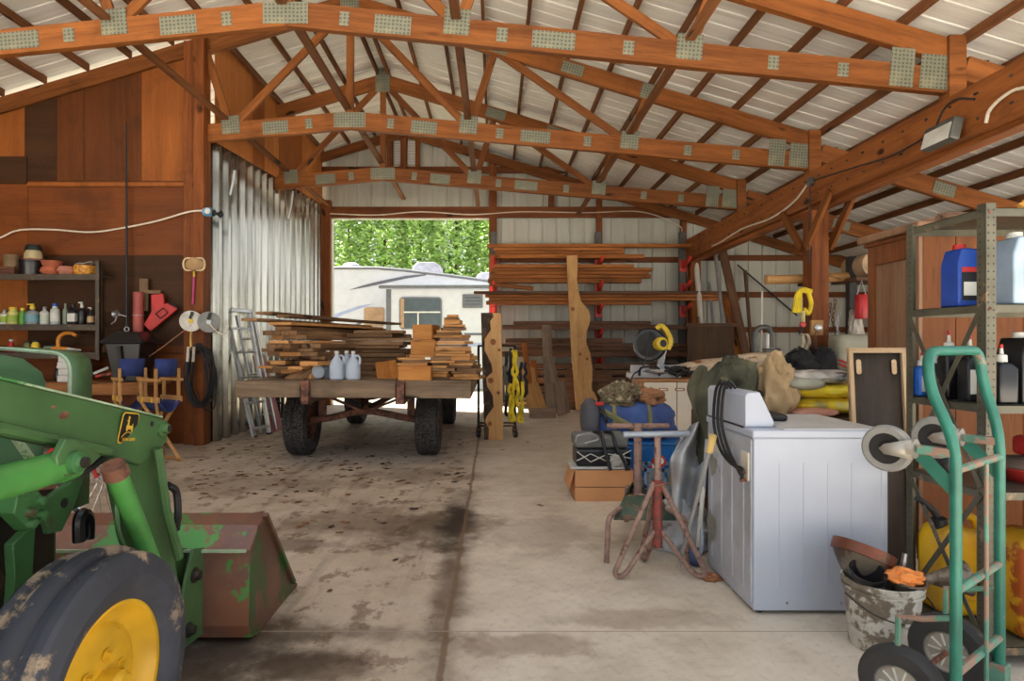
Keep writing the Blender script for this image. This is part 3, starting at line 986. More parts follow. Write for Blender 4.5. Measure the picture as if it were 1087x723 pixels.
for y, z in ((2.57, 0.13), (2.62, 0.345)):
    m = MB(); m.lathe([(0, 0.03), (0.02, 0.028), (0.022, 0.01), (0.032, 0.008), (0.032, 0)], (-1.305, y, z), (1, 0, 0), 14); m.done('ear_pin', M['grease'], BK)
# badge on the arm
M['badge_black'] = plain('badge black', (24, 22, 20), 0.4, 0, 0.1)
M['badge_yellow'] = plain('badge yellow', (214, 172, 52), 0.4, 0, 0.08)
q0, q1 = A3(124, 439, XA), A3(147, 445, XA)
u = (q1 - q0)
Mb = axes((XA + 0.002, (A3(124, 454, XA).y + A3(147, 454, XA).y) / 2, A3(135, 454.5, XA).z), u, V((0, 0.03, 1)))
def rrect(w, h, r, k=5):
    out = []
    for cx, cy, a0 in ((w / 2 - r, h / 2 - r, 0), (-w / 2 + r, h / 2 - r, 90), (-w / 2 + r, -h / 2 + r, 180), (w / 2 - r, -h / 2 + r, 270)):
        for i in range(k + 1):
            a = math.radians(a0 + 90 * i / k)
            out.append((cx + r * math.cos(a), cy + r * math.sin(a)))
    return out
def badge(poly, th, mat, name, z=0):
    o = MB().prism(poly, (0, 0, z), (1, 0, 0), (0, 1, 0), th).done(name, mat, ARM, smooth=0)
    o.matrix_local = Mb
    return o
S = 0.112
badge(rrect(S, S * 0.92, S * 0.15), 0.0012, M['badge_yellow'], 'badge')
badge(rrect(S * 0.92, S * 0.84, S * 0.12), 0.0008, M['badge_black'], 'badge_face', 0.0012)
deer = [(-0.20, 0.02), (-0.13, 0.12), (-0.14, 0.20), (-0.20, 0.19), (-0.19, 0.23), (-0.13, 0.25), (-0.16, 0.33), (-0.12, 0.36), (-0.12, 0.29), (-0.07, 0.34), (-0.05, 0.30), (-0.09, 0.25), (-0.05, 0.22), (-0.04, 0.08),
        (0.12, 0.06), (0.19, 0.14), (0.20, 0.06), (0.24, 0.0), (0.22, -0.08), (0.34, -0.16), (0.30, -0.17), (0.14, -0.09), (0.10, -0.03), (-0.04, -0.04), (-0.12, -0.10), (-0.18, -0.06), (-0.15, -0.02)]
badge([(x * S, y * S) for x, y in deer][::-1], 0.0006, M['badge_yellow'], 'badge_emblem', 0.002)
arc = [(-0.34 + 0.68 * i / 10, -0.26 + 0.15 * math.sin(PI * i / 10) ** 0.8) for i in range(11)]
badge([(x * S, y * S) for x, y in arc] + [(x * S, (y - 0.022) * S) for x, y in arc[::-1]], 0.0006, M['badge_yellow'], 'badge_arc', 0.002)
text('badge_lettering', 'JOHN DEERE', S * 0.13, M['badge_yellow'], ARM, Mb @ Matrix.Translation((0, -0.345 * S, 0.0022)), 0.0004)
for x, y, r in ((68, 441, 0.014), (57, 432, 0.006)):
    m = MB(); m.ell(A3(x, y, XA), (0.0015, r * 1.6, r * 0.8), 12, 6); m.done('rust_spot', M['rust'], ARM)

# ------------------------------------------------------------------ bicycle behind the loader
M['chrome'] = plain('chrome wire', (190, 188, 184), 0.25, 0.85, 0.08)
M['red_paint'] = plain('red enamel', (176, 34, 28), 0.35, 0, 0.12)
bk = T('bicycle', 'red bicycle with spoked wheel, standing behind the tractor loader', 'bicycle')
by = 4.6
for cx in (-3.0, -4.05):
    wl = bpy.data.objects.new('wheel', None); C.objects.link(wl); wl.parent = bk
    ctr = V((cx, by, 0.335))
    ring = [ctr + V((0.315 * math.cos(2 * PI * i / 48), 0, 0.315 * math.sin(2 * PI * i / 48))) for i in range(48)]
    MB().tube(ring, 0.02, 8, closed=True).done('tyre', M['tyre'], wl)
    ring = [ctr + V((0.29 * math.cos(2 * PI * i / 48), 0, 0.29 * math.sin(2 * PI * i / 48))) for i in range(48)]
    MB().tube(ring, 0.009, 6, closed=True).done('rim', M['chrome'], wl)
    m = MB()
    for i in range(24):
        a = 2 * PI * i / 24
        b = a + (0.5 if i % 2 else -0.5)
        m.cyl(ctr + V((0.03 * math.cos(b), (0.025 if i % 4 < 2 else -0.025), 0.03 * math.sin(b))), ctr + V((0.285 * math.cos(a), 0, 0.285 * math.sin(a))), 0.003, n=4)
    m.done('spokes', M['chrome'], wl)
    MB().lathe([(0, -0.05), (0.012, -0.05), (0.016, -0.03), (0.035, -0.028), (0.035, 0.028), (0.016, 0.03), (0.012, 0.05), (0, 0.05)], ctr, (0, 1, 0), 14).done('hub', M['chrome'], wl)
MB().tube([(-3.0, by - 0.05, 0.335), (-3.10, by - 0.05, 0.6), (-3.17, by, 0.78)], 0.014, 8).done('fork', M['red_paint'], bk)
MB().tube([(-3.17, by, 0.78), (-3.2, by, 0.86)], 0.017, 8).done('head_tube', M['red_paint'], bk)
MB().tube([(-3.17, by, 0.76), (-3.6, by, 0.30), (-4.05, by, 0.335), (-3.72, by, 0.74), (-3.17, by, 0.80)], 0.015, 8).done('frame', M['red_paint'], bk)
MB().tube([(-3.6, by, 0.30), (-3.74, by, 0.82)], 0.014, 8).done('seat_tube', M['red_paint'], bk)
MB().ell((-3.76, by, 0.86), (0.13, 0.06, 0.03)).done('saddle', M['black'], bk)
MB().tube([(-3.22, by - 0.22, 0.88), (-3.2, by - 0.1, 0.88), (-3.2, by + 0.1, 0.88), (-3.22, by + 0.22, 0.88)], 0.011, 8).done('handlebar', M['chrome'], bk)
# ------------------------------------------------------------------ things along the plywood wall at the left
M['shelf_steel'] = worn('dark shelf steel', (84, 74, 62), (112, 92, 72), 0.25, 0.5, 0.3, 9)
M['terracotta'] = plain('terracotta', (168, 92, 62), 0.8, 0, 0.15)
M['pink_clay'] = plain('pinkish clay', (172, 112, 92), 0.75, 0, 0.15)
M['cream'] = plain('cream glaze', (190, 176, 132), 0.5, 0, 0.12)
M['dark_green_plastic'] = plain('dark green plastic', (34, 42, 36), 0.45, 0, 0.2)
M['tan_pot'] = plain('old tan pot', (112, 92, 66), 0.8, 0, 0.2)
M['mosaic'] = two_tone('mottled orange glaze', [(120, 72, 24), (206, 140, 40), (224, 172, 78)], 22, 0.5, 3)
M['cloth_white'] = two_tone('white rag', [(170, 166, 156), (214, 210, 200)], 9)
M['paper_white'] = plain('white card', (206, 204, 196), 0.7, 0, 0.06)
M['brown_box'] = plain('brown books', (98, 62, 44), 0.8, 0, 0.2)
M['orange_tool'] = plain('orange tool casing', (206, 132, 44), 0.45, 0, 0.12)
M['clear'] = glassy('clear plastic', (206, 214, 212), 0.55, 0.2)
M['blue_liquid'] = plain('blue liquid', (104, 150, 160), 0.3, 0, 0.1)
M['jug_white'] = glassy('milky plastic', (206, 218, 232), 0.25, 0.35)
M['bench_top'] = wood('bench timber', (172, 116, 68), (122, 76, 40), 'x', 2.0, 0.6, 0.2)
M['bench_ply'] = wood('weathered bench board', (134, 108, 82), (92, 70, 50), 'x', 2.0, 0.7, 0.2)
M['red_plastic'] = plain('red plastic', (186, 40, 36), 0.45, 0, 0.12)
M['red_faded'] = plain('faded red tube', (158, 74, 66), 0.55, 0, 0.15)
M['blue_canvas'] = plain('navy canvas', (38, 52, 104), 0.85, 0, 0.15)
M['chair_wood'] = wood('chair beech', (206, 160, 104), (168, 118, 66), 'x', 3, 0.5, 0.1, False)
M['aluminium'] = plain('aluminium', (188, 190, 190), 0.35, 0.65, 0.08)
M['blue_plastic'] = plain('blue plastic', (40, 84, 160), 0.45, 0, 0.12)
M['white_cable'] = plain('white cable', (216, 204, 184), 0.5, 0, 0.08)
M['yellow_plastic'] = plain('yellow plastic', (220, 188, 52), 0.45, 0, 0.12)
M['label_white'] = plain('white label', (206, 206, 196), 0.6, 0, 0.08)
def colmat(nm, c, r=0.45):
    if nm not in M:
        M[nm] = plain(nm, c, r, 0, 0.12)
    return M[nm]
# shelving unit
sh = T('wall_shelf', 'dark metal shelving unit on the plywood wall with pots and bottles', 'shelf')
SZ = (2.25, 1.60, 1.235)
for z in SZ:
    m = MB(); m.bx(-7.2, -5.14, 7.78, 8.13, z - 0.015, z); m.bx(-7.2, -5.14, 7.775, 7.79, z - 0.075, z)
    m.done('shelf_board', M['shelf_steel'], sh, smooth=0, bevel=0.002)
for x in (-5.12, -7.2):
    for y in (7.775, 8.09):
        xo = x - (.20 if y > 8 else 0); m = MB(); m.bx(xo - 0.03, xo + 0.03, y, y + 0.012, 1.14, 2.42); m.bx(xo + 0.02, xo + 0.03, y, y + 0.05 if y < 8 else 8.12, 1.14, 2.42)
        m.done('upright', M['shelf_steel'], sh, smooth=0)
def lathed(name, label, cat, prof, loc, mat, group=None, n=24, parent=None):
    o = MB().lathe(prof, loc, (0, 0, 1), n).done(name, mat, parent)
    if parent is None:
        tag(o, label, cat, group)
    return o
YS = 7.93
def SX(x): return (x - 525) * YS / FOC
def pot(name, label, x0, x1, h, mat, z, flare=1.0, group='pots on the top shelf', cat='pot', rim=True):
    r = (x1 - x0) / 2 * YS / FOC
    rb = r / flare
    prof = [(0, 0), (rb, 0), (r * 0.97, h * 0.8)] + ([(r, h * 0.8), (r, h)] if rim else [(r, h)]) + [(r * 0.9, h), (rb * 0.85, 0.012), (0, 0.012)]
    return lathed(name, label, cat, prof, (SX((x0 + x1) / 2), YS, z), mat, group)
z0 = SZ[0] + 0.001
for i, (xa, xb, za, zb_, nm) in enumerate(((2, 20, 0, .035, 'lowest'), (2.5, 19.5, .037, .072, 'middle'), (3, 20, .074, .105, 'uppermost'))):
    o = MB().bx(SX(xa), SX(xb), 7.85 + .01 * (i % 2), 8.06, z0 + za, z0 + zb_).done('book', M['brown_box'], smooth=0, bevel=0.003)
    tag(o, '%s of three brown books lying under the tan pot' % nm, 'book', 'brown books on the top shelf')
pot('flower_pot', 'old tan pot standing on the brown books', 5, 20, 0.16, M['tan_pot'], z0 + 0.106, 1.1)
pot('flower_pot', 'large black plastic pot under the stacked bowls', 22, 45, 0.19, M['black_gloss'], z0, 1.15)
pot('tray', 'pink saucer lying on the large black pot', 26, 46, 0.022, M['pink_clay'], z0 + 0.191, 1.2, cat='saucer')
r = 8.5 * YS / FOC
lathed('bowl', 'cream bowl turned upside down on the pink saucer', 'bowl', [(r * 0.75, 0.11), (r * 0.95, 0.07), (r, 0), (r * 0.9, 0), (r * 0.7, 0.1), (0, 0.1), (0, 0.11)], (SX(35.5), YS, z0 + 0.214), M['cream'], 'pots on the top shelf')
r = 7.8 * YS / FOC
lathed('bowl', 'dark green bowl turned upside down, top of the pot stack', 'bowl', [(r, 0), (r * 0.98, 0.04), (r * 0.75, 0.075), (0, 0.08)], (SX(35.5), YS, z0 + 0.325), M['dark_green_plastic'], 'pots on the top shelf')
r = 10.5 * YS / FOC
lathed('bowl', 'rounded terracotta bowl standing right of the black pot', 'bowl', [(0, 0), (r * 0.7, 0), (r, 0.045), (r * 0.85, 0.1), (r * 0.78, 0.1), (r * 0.6, 0.02), (0, 0.02)], (SX(54.5), YS, z0), M['terracotta'], 'pots on the top shelf')
lathed('bowl', 'flared terracotta bowl stacked in the rounded one', 'bowl', [(0, 0), (r * 0.7, 0), (r * 0.95, 0.085), (r * 0.88, 0.085), (r * 0.6, 0.02), (0, 0.02)], (SX(55), YS, z0 + 0.101), M['terracotta'], 'pots on the top shelf')
r = 9 * YS / FOC
lathed('bowl', 'pinkish clay bowl between the terracotta and mottled orange bowls', 'bowl', [(0, 0), (r * 0.7, 0), (r, 0.05), (r * 0.8, 0.11), (r * 0.72, 0.11), (r * 0.6, 0.02), (0, 0.02)], (SX(72), YS - 0.02, z0), M['pink_clay'], 'pots on the top shelf')
r = 10.5 * YS / FOC
lathed('bowl', 'mottled orange glazed bowl at the right end of the top shelf', 'bowl', [(0, 0), (r * 0.9, 0.0), (r, 0.02), (r, 0.12), (r * 0.92, 0.125), (r * 0.85, 0.02), (0, 0.02)], (SX(90.5), YS, z0), M['mosaic'], 'pots on the top shelf')
m = MB().surf(8, 5, lambda u, v: (SX(82 + 19 * u), YS - 0.07 + 0.14 * v, z0 + 0.128 + 0.02 * math.sin(u * 5 + v * 3) ** 2 + 0.03 * u))
tag(m.done('rag', M['cloth_white'], solid=0.01, sub=1), 'folded white rag lying on the mottled orange bowl', 'rag')
# bottles
def bottle(label, x, w, h, z, body, cap, Yp=None, neck=0.35, lab=None, cat='bottle', group='bottles on the left wall shelf', name='bottle', sq=False, trig=None, s=None):
    Yp = YS if Yp is None else Yp
    t = T(name, label, cat, group)
    r = w / 2 if s else w / 2 * Yp / FOC
    cx = x if s else (x - 525) * Yp / FOC
    n = 4 if sq else 18
    prof = [(0, 0), (r * 0.92, 0), (r, h * 0.03), (r, h * 0.62), (r * 0.9, h * 0.70), (r * neck, h * 0.80), (r * neck, h * 0.86), (0, h * 0.86)]
    m = MB().lathe(prof, (0, 0, 0), (0, 0, 1), n)
    if sq:
        m.xf(Matrix.Rotation(PI / 4, 4, 'Z'))
        m.xf(Matrix.Diagonal((1.25, 1.0, 1, 1)))
    m.xf(Matrix.Translation((cx, Yp, z)))
    m.done('bottle_body', body, t, bevel=0.006 if sq else 0)
    MB().lathe([(0, h), (r * neck * 1.1, h), (r * neck * 1.2, h * 0.86), (0, h * 0.86)], (cx, Yp, z), (0, 0, 1), 14).done('cap', cap, t)
    if lab is not None:
        mm = MB().lathe([(r * 1.012, h * 0.15), (r * 1.012, h * 0.55)], (0, 0, 0), (0, 0, 1), n)
        if sq:
            mm.xf(Matrix.Rotation(PI / 4, 4, 'Z')); mm.xf(Matrix.Diagonal((1.25, 1.0, 1, 1)))
        mm.xf(Matrix.Translation((cx, Yp, z)))
        mm.done('bottle_label', lab, t)
    if trig is not None:
        m = MB(); m.bx(cx - r * 0.25, cx + r * 0.25, Yp - 0.012, Yp + 0.012, z + h, z + h * 1.13); m.bx(cx - r * 0.9, cx + r * 0.25, Yp - 0.01, Yp + 0.01, z + h * 1.08, z + h * 1.15)
        m.done('spray_head', trig, t, smooth=0, bevel=0.003)
    return t
zs = SZ[1] + 0.001
lime, gry, sage = colmat('lime label', (148, 172, 60)), colmat('grey white plastic', (196, 198, 190)), colmat('sage plastic', (120, 134, 116))
bottle('green and white bottle at the left edge of the middle shelf', 5, 9, .20, zs, gry, sage, lab=lime)
bottle('yellow green pouch bottle, second from the left edge', 14, 11, .23, zs, colmat('pale yellow plastic', (196, 190, 110)), M['yellow_plastic'], lab=lime, neck=.6)
bottle('bright green narrow bottle with yellow cap', 24, 6, .22, zs, colmat('bright green plastic', (92, 158, 62)), M['yellow_plastic'], neck=.6)
bottle('clear spray jug of blue liquid with yellow trigger', 34.5, 13, .24, zs, M['clear'], M['yellow_plastic'], lab=M['blue_liquid'], trig=M['yellow_plastic'])
bottle('white bottle with grey cap beside the spray jug', 47.5, 9, .235, zs, gry, colmat('grey cap', (150, 152, 148)), lab=colmat('pale green label', (178, 190, 170)))
bottle('white bottle with bright blue cap', 58.5, 9, .28, zs, gry, M['blue_plastic'], lab=M['label_white'], neck=.5)
bottle('slim grey green tube bottle', 69.5, 5, .28, zs, sage, sage, neck=.4)
bottle('black bottle with white label, left of the black jug', 77.5, 9, .27, zs, M['black_gloss'], M['black'], lab=M['label_white'], sq=True)
bottle('black spray jug with white trigger', 87, 8, .26, zs, M['black_gloss'], gry, trig=gry)
bottle('dark bottle with beige label at the right end of the shelf', 96.5, 7, .20, zs, M['black_gloss'], M['black'], lab=colmat('beige label', (190, 160, 116)), trig=gry)
zl = SZ[2] + 0.001
bottle('red spray can on the lowest wall shelf', 12, 5, .17, zl, M['red_plastic'], gry, neck=.7)
bottle('olive can between the red and yellow cans', 29, 7, .15, zl, colmat('olive can', (110, 112, 78)), M['black'], neck=.7)
bottle('yellow can on the lowest wall shelf', 38, 8, .16, zl, M['yellow_plastic'], M['black'], neck=.7)
# reciprocating saw
t = T('power_saw', 'orange handled power saw lying on the lowest wall shelf', 'power saw')
ys = 7.86
MB().tube([(SX(52), ys, zl + .05), (SX(62), ys, zl + .06)], 0.035, 10).done('motor_casing', sage, t)
MB().tube([P(62, 369, ys), P(62, 360, ys), P(67, 354.5, ys), P(75, 353.5, ys), P(81, 356.5, ys)], 0.024, 8, smooth=4).done('handle', M['orange_tool'], t)
MB().tube([(SX(60), ys, zl + .045), (SX(76), ys, zl + .045)], 0.04, 10, taper=lambda q: 1 - 0.3 * q).done('gear_case', M['orange_tool'], t)
MB().tube([(SX(76), ys, zl + .045), (SX(90), ys, zl + .03)], 0.028, 8, taper=lambda q: 1 - 0.5 * q).done('nose', M['aluminium'], t)
# bench
bn = T('workbench', 'low wooden workbench under the wall shelf, behind the tractor', 'workbench')
MB().bx(-7.4, -4.30, 7.44, 8.02, 0.83, 0.87).done('bench_top', M['bench_top'], bn, smooth=0, bevel=0.004)
MB().bx(-7.4, -4.30, 7.42, 7.46, 0.72, 0.85).done('front_rail', M['bench_top'], bn, smooth=0, bevel=0.004)
for x in (-7.3, -5.9, -4.42):
    for y in (7.5, 7.95):
        MB().bx(x - 0.045, x + 0.045, y - 0.045, y + 0.045, 0, 0.83).done('leg', M['ply_b'], bn, smooth=0)
MB().bx(-7.3, -4.4, 7.5, 7.98, 0.25, 0.28).done('lower_shelf', M['ply_b'], bn, smooth=0)
zb = 0.871
for i in range(4):
    o = MB().bx(-5.50 + (i % 2) * .012, -5.27 + (i % 2) * .012, 7.58, 7.85, zb + i * 0.083, zb + i * 0.083 + 0.08).done('white_box', M['paper_white'], smooth=0, bevel=0.003)
    tag(o, 'white carton in the pile on the workbench, %s' % ('topmost' if i == 3 else ORD[3 - i] + ' from the top' if i else 'lowest'), 'carton', 'white cartons on the workbench')
bottle('small dark bottle left of the white cartons', 61, 5, .2, zb, M['black_gloss'], gry, Yp=7.65, group=None)
bottle('grey jar between the dark bottle and the white cartons', 66, 6, .22, zb, sage, M['black'], Yp=7.75, group=None)
for i, (x, y, mt, nm) in enumerate(((108, 388, M['red_plastic'], 'red'), (114, 393, M['brown_box'], 'brown'), (120, 386, M['red_faded'], 'faded red'), (106, 399, gry, 'grey'))):
    o = board('hand_tool', P(x - 7, 400 - i, 7.6), P(x + 9, 396 - 2 * i, 7.7), 0.04, 0.03, mt, bevel=0.004)
    tag(o, '%s handled tool lying on the bench between cartons and black bin' % nm, 'hand tool', 'tools on the left bench')
# lidded black bin
t = T('bin', 'black lidded plastic bin standing on the workbench', 'bin')
bc = P(140, 385, 7.72)
def frustum(m, c, a0, b0, a1, b1, z0, z1):
    q = []
    for a, b, z in ((a0, b0, z0), (a1, b1, z1)):
        q.append([m.bm.verts.new((c.x + sx * a, c.y + sy * b, z)) for sx, sy in ((-1, -1), (1, -1), (1, 1), (-1, 1))])
    m.face(q[0][::-1]); m.face(q[1]); m.bridge(q[0], q[1])
    return m
frustum(MB(), bc, .15, .15, .23, .2, zb, 1.36).done('bin_body', M['black_gloss'], t, smooth=0, bevel=0.015)
frustum(MB(), bc, .30, .24, .14, .12, 1.36, 1.50).done('bin_lid', M['black_gloss'], t, smooth=0, bevel=0.012)
MB().bar((bc.x - .02, bc.y - .17, zb + .03), (bc.x - .03, bc.y - .215, 1.32), .05, .03, up=(0, 1, 0)).done('ridge', M['dark_steel'], t, smooth=0)
# folding chairs
def dchair(label, cx, cy, rz, dark=False):
    t = T('folding_chair', label, 'chair', 'wooden folding chairs by the workbench', (cx, cy, 0), rz)
    W, D = 0.13, 0.42
    for s in (-1, 1):
        y = s * W
        board('arm', (-D / 2, y, .94), (D / 2, y, .94), .05, .03, M['chair_wood'], t, bevel=.004)
        board('seat_rail', (-D / 2, y, .72), (D / 2, y, .72), .03, .06, M['chair_wood'], t, bevel=.004)
        for x in (-D / 2 + .06, D / 2 - .06):
            board('post', (x, y, .73), (x, y, 1.07 if x > 0 else .94), .03, .03, M['chair_wood'], t, bevel=.003)
        board('foot_rail', (-D / 2, y, .02), (D / 2, y, .02), .03, .04, M['chair_wood'], t, bevel=.004)
        board('leg', (-D / 2 + .05, y, .04), (D / 2 - .05, -y, .70), .03, .035, M['chair_wood'], t, bevel=.003)
        board('leg', (D / 2 - .05, y, .04), (-D / 2 + .05, -y, .70), .03, .035, M['chair_wood'], t, bevel=.003)
    x = D / 2 - .06
    MB().surf(2, 8, lambda u, v: (x - 0.02 + 0.05 * math.sin(v * PI), -W + 2 * W * v, .98 + .2 * u)).done('back_sling', M['blue_canvas'], t, solid=.006)
    MB().surf(6, 6, lambda u, v: (-D / 2 + D * u, -W + 2 * W * v, .72 - .14 * math.sin(v * PI))).done('seat_sling', M['blue_canvas'], t, solid=.006)
    for x in (-.1, .1):
        MB().box((x, -W - .018, .72), (.03, .006, .06)).done('brass_plate', M['yellow_plastic'], t, smooth=0)
dchair('folded wooden chair with navy canvas, left of the pair at the bench', -4.27, 7.06, math.radians(-48))
dchair('folded wooden chair with navy canvas, right of the pair at the bench', -3.84, 6.92, math.radians(-32))
# cable across the wall with plug
o = MB().tube([P(-40, 266, 8.1), P(0, 252.5, 8.09), P(14, 246, 8.09), P(30, 243.5, 8.09), P(60, 244, 8.09), P(95, 246.5, 8.09), P(125, 243, 8.09), P(165, 235, 8.07), P(200, 225, 7.98), P(216, 223.5, 7.95)], 0.012, 8, smooth=6).done('extension_cable', M['white_cable'])
tag(o, 'white extension cable sagging across the plywood wall', 'cable')
t = T('clamp_lamp', 'blue and black clamp lamp at the end of the white cable', 'lamp')
pc = P(221, 225, 7.95)
MB().lathe([(0, -.07), (.045, -.06), (.06, -.02), (.06, .03), (.04, .06), (0, .06)], pc, (1, 0, .05), 16).done('lamp_body', colmat('pale blue plastic', (96, 150, 190)), t)
MB().lathe([(0, .012), (.035, .01), (.04, 0)], pc + V((.02, -.058, 0)), (0, -1, 0), 14).done('dial', M['label_white'], t)
MB().lathe([(.02, 0), (.05, .03), (.018, .06), (0.018, .07), (.05, .12), (.02, .15), (0, .15)], pc + V((.05, 0, -.01)), (1, 0, -.2), 10).done('clamp', M['black'], t)
# rod with reel
t = T('fishing_rod', 'black fishing rod with reel standing against the plywood wall', 'fishing rod')
MB().tube([V((P(134.5, 352, 8.07).x, 8.07, .875)), P(134.5, 270, 8.07), P(134, 130, 8.08)], 0.022, 8, taper=lambda q: 1 - .55 * q).done('rod', M['black'], t)
MB().lathe([(0, -.03), (.045, -.03), (.03, 0), (.045, .03), (0, .03)], P(123, 333, 8.0), (1, 0, .3), 14).done('reel', M['aluminium'], t)
MB().tube([P(124, 336, 8.0), P(122, 341, 7.98), P(118, 344, 7.98)], .008, 6).done('crank', M['aluminium'], t)
MB().tube([P(124, 333, 8.0), P(134, 336, 8.04)], .008, 6).done('reel_foot', M['aluminium'], t)
ring = [P(134.5, 349.5, 7.98) + V((.03 * math.cos(2 * PI * i / 14), 0, .03 * math.sin(2 * PI * i / 14))) for i in range(14)]
MB().tube(ring, .006, 6, closed=True).done('end_ring', M['aluminium'], t)
# red tube, board and red fin-shaped pouch
t = T('hanging_tube', 'faded red tube hanging upright left of the red pouch', 'tube')
m = MB(); c0 = P(147, 354, 8.03); m.lathe([(0, 0), (.066, 0), (.066, .545), (.058, .55), (.058, .50), (0, .5)], c0, (0, 0, 1), 18); m.done('tube_body', M['red_faded'], t)
ring = [c0 + V((.07 * math.cos(2 * PI * i / 18), .07 * math.sin(2 * PI * i / 18), .24)) for i in range(18)]
MB().tube(ring, .006, 6, closed=True).done('wire_loop', M['aluminium'], t)
t = T('hanging_board', 'small wooden board hanging behind the red tube', 'board')
board('upright_board', P(153, 296, 8.1), P(153, 330, 8.1), .03, .11, M['bench_ply'], t, up=(1, 0, 0))
board('cross_piece', P(150, 310, 8.09), P(171, 310, 8.09), .03, .045, M['bench_ply'], t)
t = T('red_pouch', 'bright red folded pouch hanging on the plywood wall', 'pouch')
def px_poly(pts, Y):
    return [(P(x, y, Y).x, P(x, y, Y).z) for x, y in pts]
MB().prism(px_poly([(162, 331), (161.6, 313), (174.5, 312), (175.5, 323), (179, 321.5), (190, 328), (161, 352), (154, 344.5)][::-1], 8.06), (0, 8.06, 0), (1, 0, 0), (0, 0, 1), -.035 if False else .035).done('pouch_body', M['red_plastic'], t, smooth=0, bevel=.01)
MB().tube([P(165, 333, 8.01), P(173, 327, 8.01), P(178, 332, 8.01), P(170, 338, 8.01), P(165, 333, 8.01)], .006, 6).done('stitching', M['black'], t)
MB().tube([P(179, 322, 8.02), P(184, 323.5, 8.02), P(189, 327.5, 8.02)], .012, 6).done('buckle', M['black'], t)
# dip net
t = T('hanging_net', 'small dip net with pink handle hanging on the corner post', 'net')
yn = 7.97
ring = [P(206 + 11.5 * math.cos(a), 280.5 + 7.5 * math.sin(a) + 1.5 * math.sin(3 * a), yn) for a in [2 * PI * i / 20 for i in range(20)]]
MB().tube(ring, .012, 6, closed=True).done('hoop', colmat('cream plastic', (214, 192, 150)), t)
MB().surf(10, 10, lambda u, v: P(206 + 11 * (u * 2 - 1) * math.sqrt(max(0, 1 - (2 * v - 1) ** 2)), 280.5 + 7.2 * (2 * v - 1), yn + .0) + V((0, .02 - .06 * (1 - (2 * u - 1) ** 2), 0))).done('mesh_bag', colmat('net mesh', (168, 136, 96), .9), t, solid=.003)
MB().tube([P(206, 288, yn), P(206, 294, yn)], .014, 8).done('ferrule', M['yellow_plastic'], t)
MB().tube([P(206, 293, yn), P(204.5, 323, yn)], .013, 8).done('handle', colmat('magenta plastic', (176, 50, 116)), t)
# reels and coil of cord on the corner post
def reel(label, x, y, r, Y, face, hubc):
    t = T('cord_reel', label, 'reel', 'cord reels on the corner post')
    c = P(x, y, Y); R = r * Y / FOC
    for d in (-.045, .035):
        MB().lathe([(0, d), (R, d), (R, d + .012), (0, d + .012)], c, (0.35, -1, 0), 28).done('flange', face, t)
    MB().lathe([(R * .8, -.035), (R * .8, .035)], c, (0.35, -1, 0), 24).done('wound_cord', M['black'], t)
    MB().lathe([(R * .25, .045), (R * .22, .06), (0, .06)], c, (0.35, -1, 0), 14).done('reel_hub', hubc, t)
    MB().bar(c + V((.02, -.07, .03)), c + V((.05, -.07, .12)), .03, .02, up=(0, 1, 0)).done('crank', M['black'], t, smooth=0)
reel('white cord reel hanging on the corner post', 203, 341, 11, 7.9, colmat('white reel plastic', (206, 202, 190)), M['yellow_plastic'])
reel('grey cord reel hanging on the metal wall beside the ladder', 222, 342, 11, 7.9, colmat('grey reel plastic', (132, 132, 126)), M['aluminium'])
o = MB().tube([P(142, 390, 7.7), P(172, 369, 7.8), P(203, 345, 7.86)], .007, 6).done('cord', colmat('brown string', (150, 104, 74), .9))
tag(o, 'brown string running from the white reel down to the bench', 'string')
t = T('cord_coil', 'coil of black cord hanging on the corner post', 'cord')
m = MB()
random.seed(3)
for i in range(9):
    cx, rx = 212 + random.uniform(-2.5, 2.5), 12 + random.uniform(-3, 5)
    cy, rz_ = 399 + random.uniform(-3, 3), 30 + random.uniform(-4, 3)
    yy = 7.93 - i * .012
    m.tube([P(cx + rx * math.cos(a) + 2 * math.sin(2 * a + i), cy + rz_ * math.sin(a), yy + .01 * math.sin(a * 2 + i)) for a in [2 * PI * k / 26 for k in range(26)]], .011, 6, closed=True)
m.done('loops', M['black'], t)
MB().tube([P(210, 415, 7.8), P(214, 430, 7.8), P(222, 436, 7.8), P(228, 430, 7.82), P(229, 405, 7.85), P(226, 392, 7.86)], .008, 6, smooth=5).done('loose_end', M['black'], t)
MB().tube([P(203, 352, 7.86), P(202.5, 362, 7.84), P(203, 372, 7.84)], .016, 8, smooth=4).done('tie', colmat('yellow rope', (196, 158, 84), .9), t)
for x in (200, 206):
    MB().tube([P(x, 368, 7.82), P(x - 1, 384, 7.82)], .018, 8).done('plug', colmat('ivory plastic', (210, 200, 180)), t)
t = T('cable_loop', 'thin pale cable looping between grey reel and ladder', 'cable')
MB().tube([P(222, 343, 7.82), P(228, 350, 7.82), P(236, 355, 7.83), P(241, 352, 7.85), P(240, 340, 7.9)], .007, 6, smooth=5).done('cable_body', M['white_cable'], t)
# steel jamb strips hanging at the wall top
for (x, y0, y1, lab) in ((246, 183, 207, 'thin grey tube hanging high on the metal wall, nearest the corner'), (308, 205, 232, 'thin grey tube hanging high on the metal wall, nearer the back door')):
    Y = FOC * 3.75 / (525 - x)
    o = MB().tube([P(x + 3, y0 - 2, Y), P(x + 1, (y0 + y1) / 2, Y), P(x - 2, y1, Y)], .02, 8).done('hanging_tube', M['aluminium'])
    tag(o, lab, 'tube')
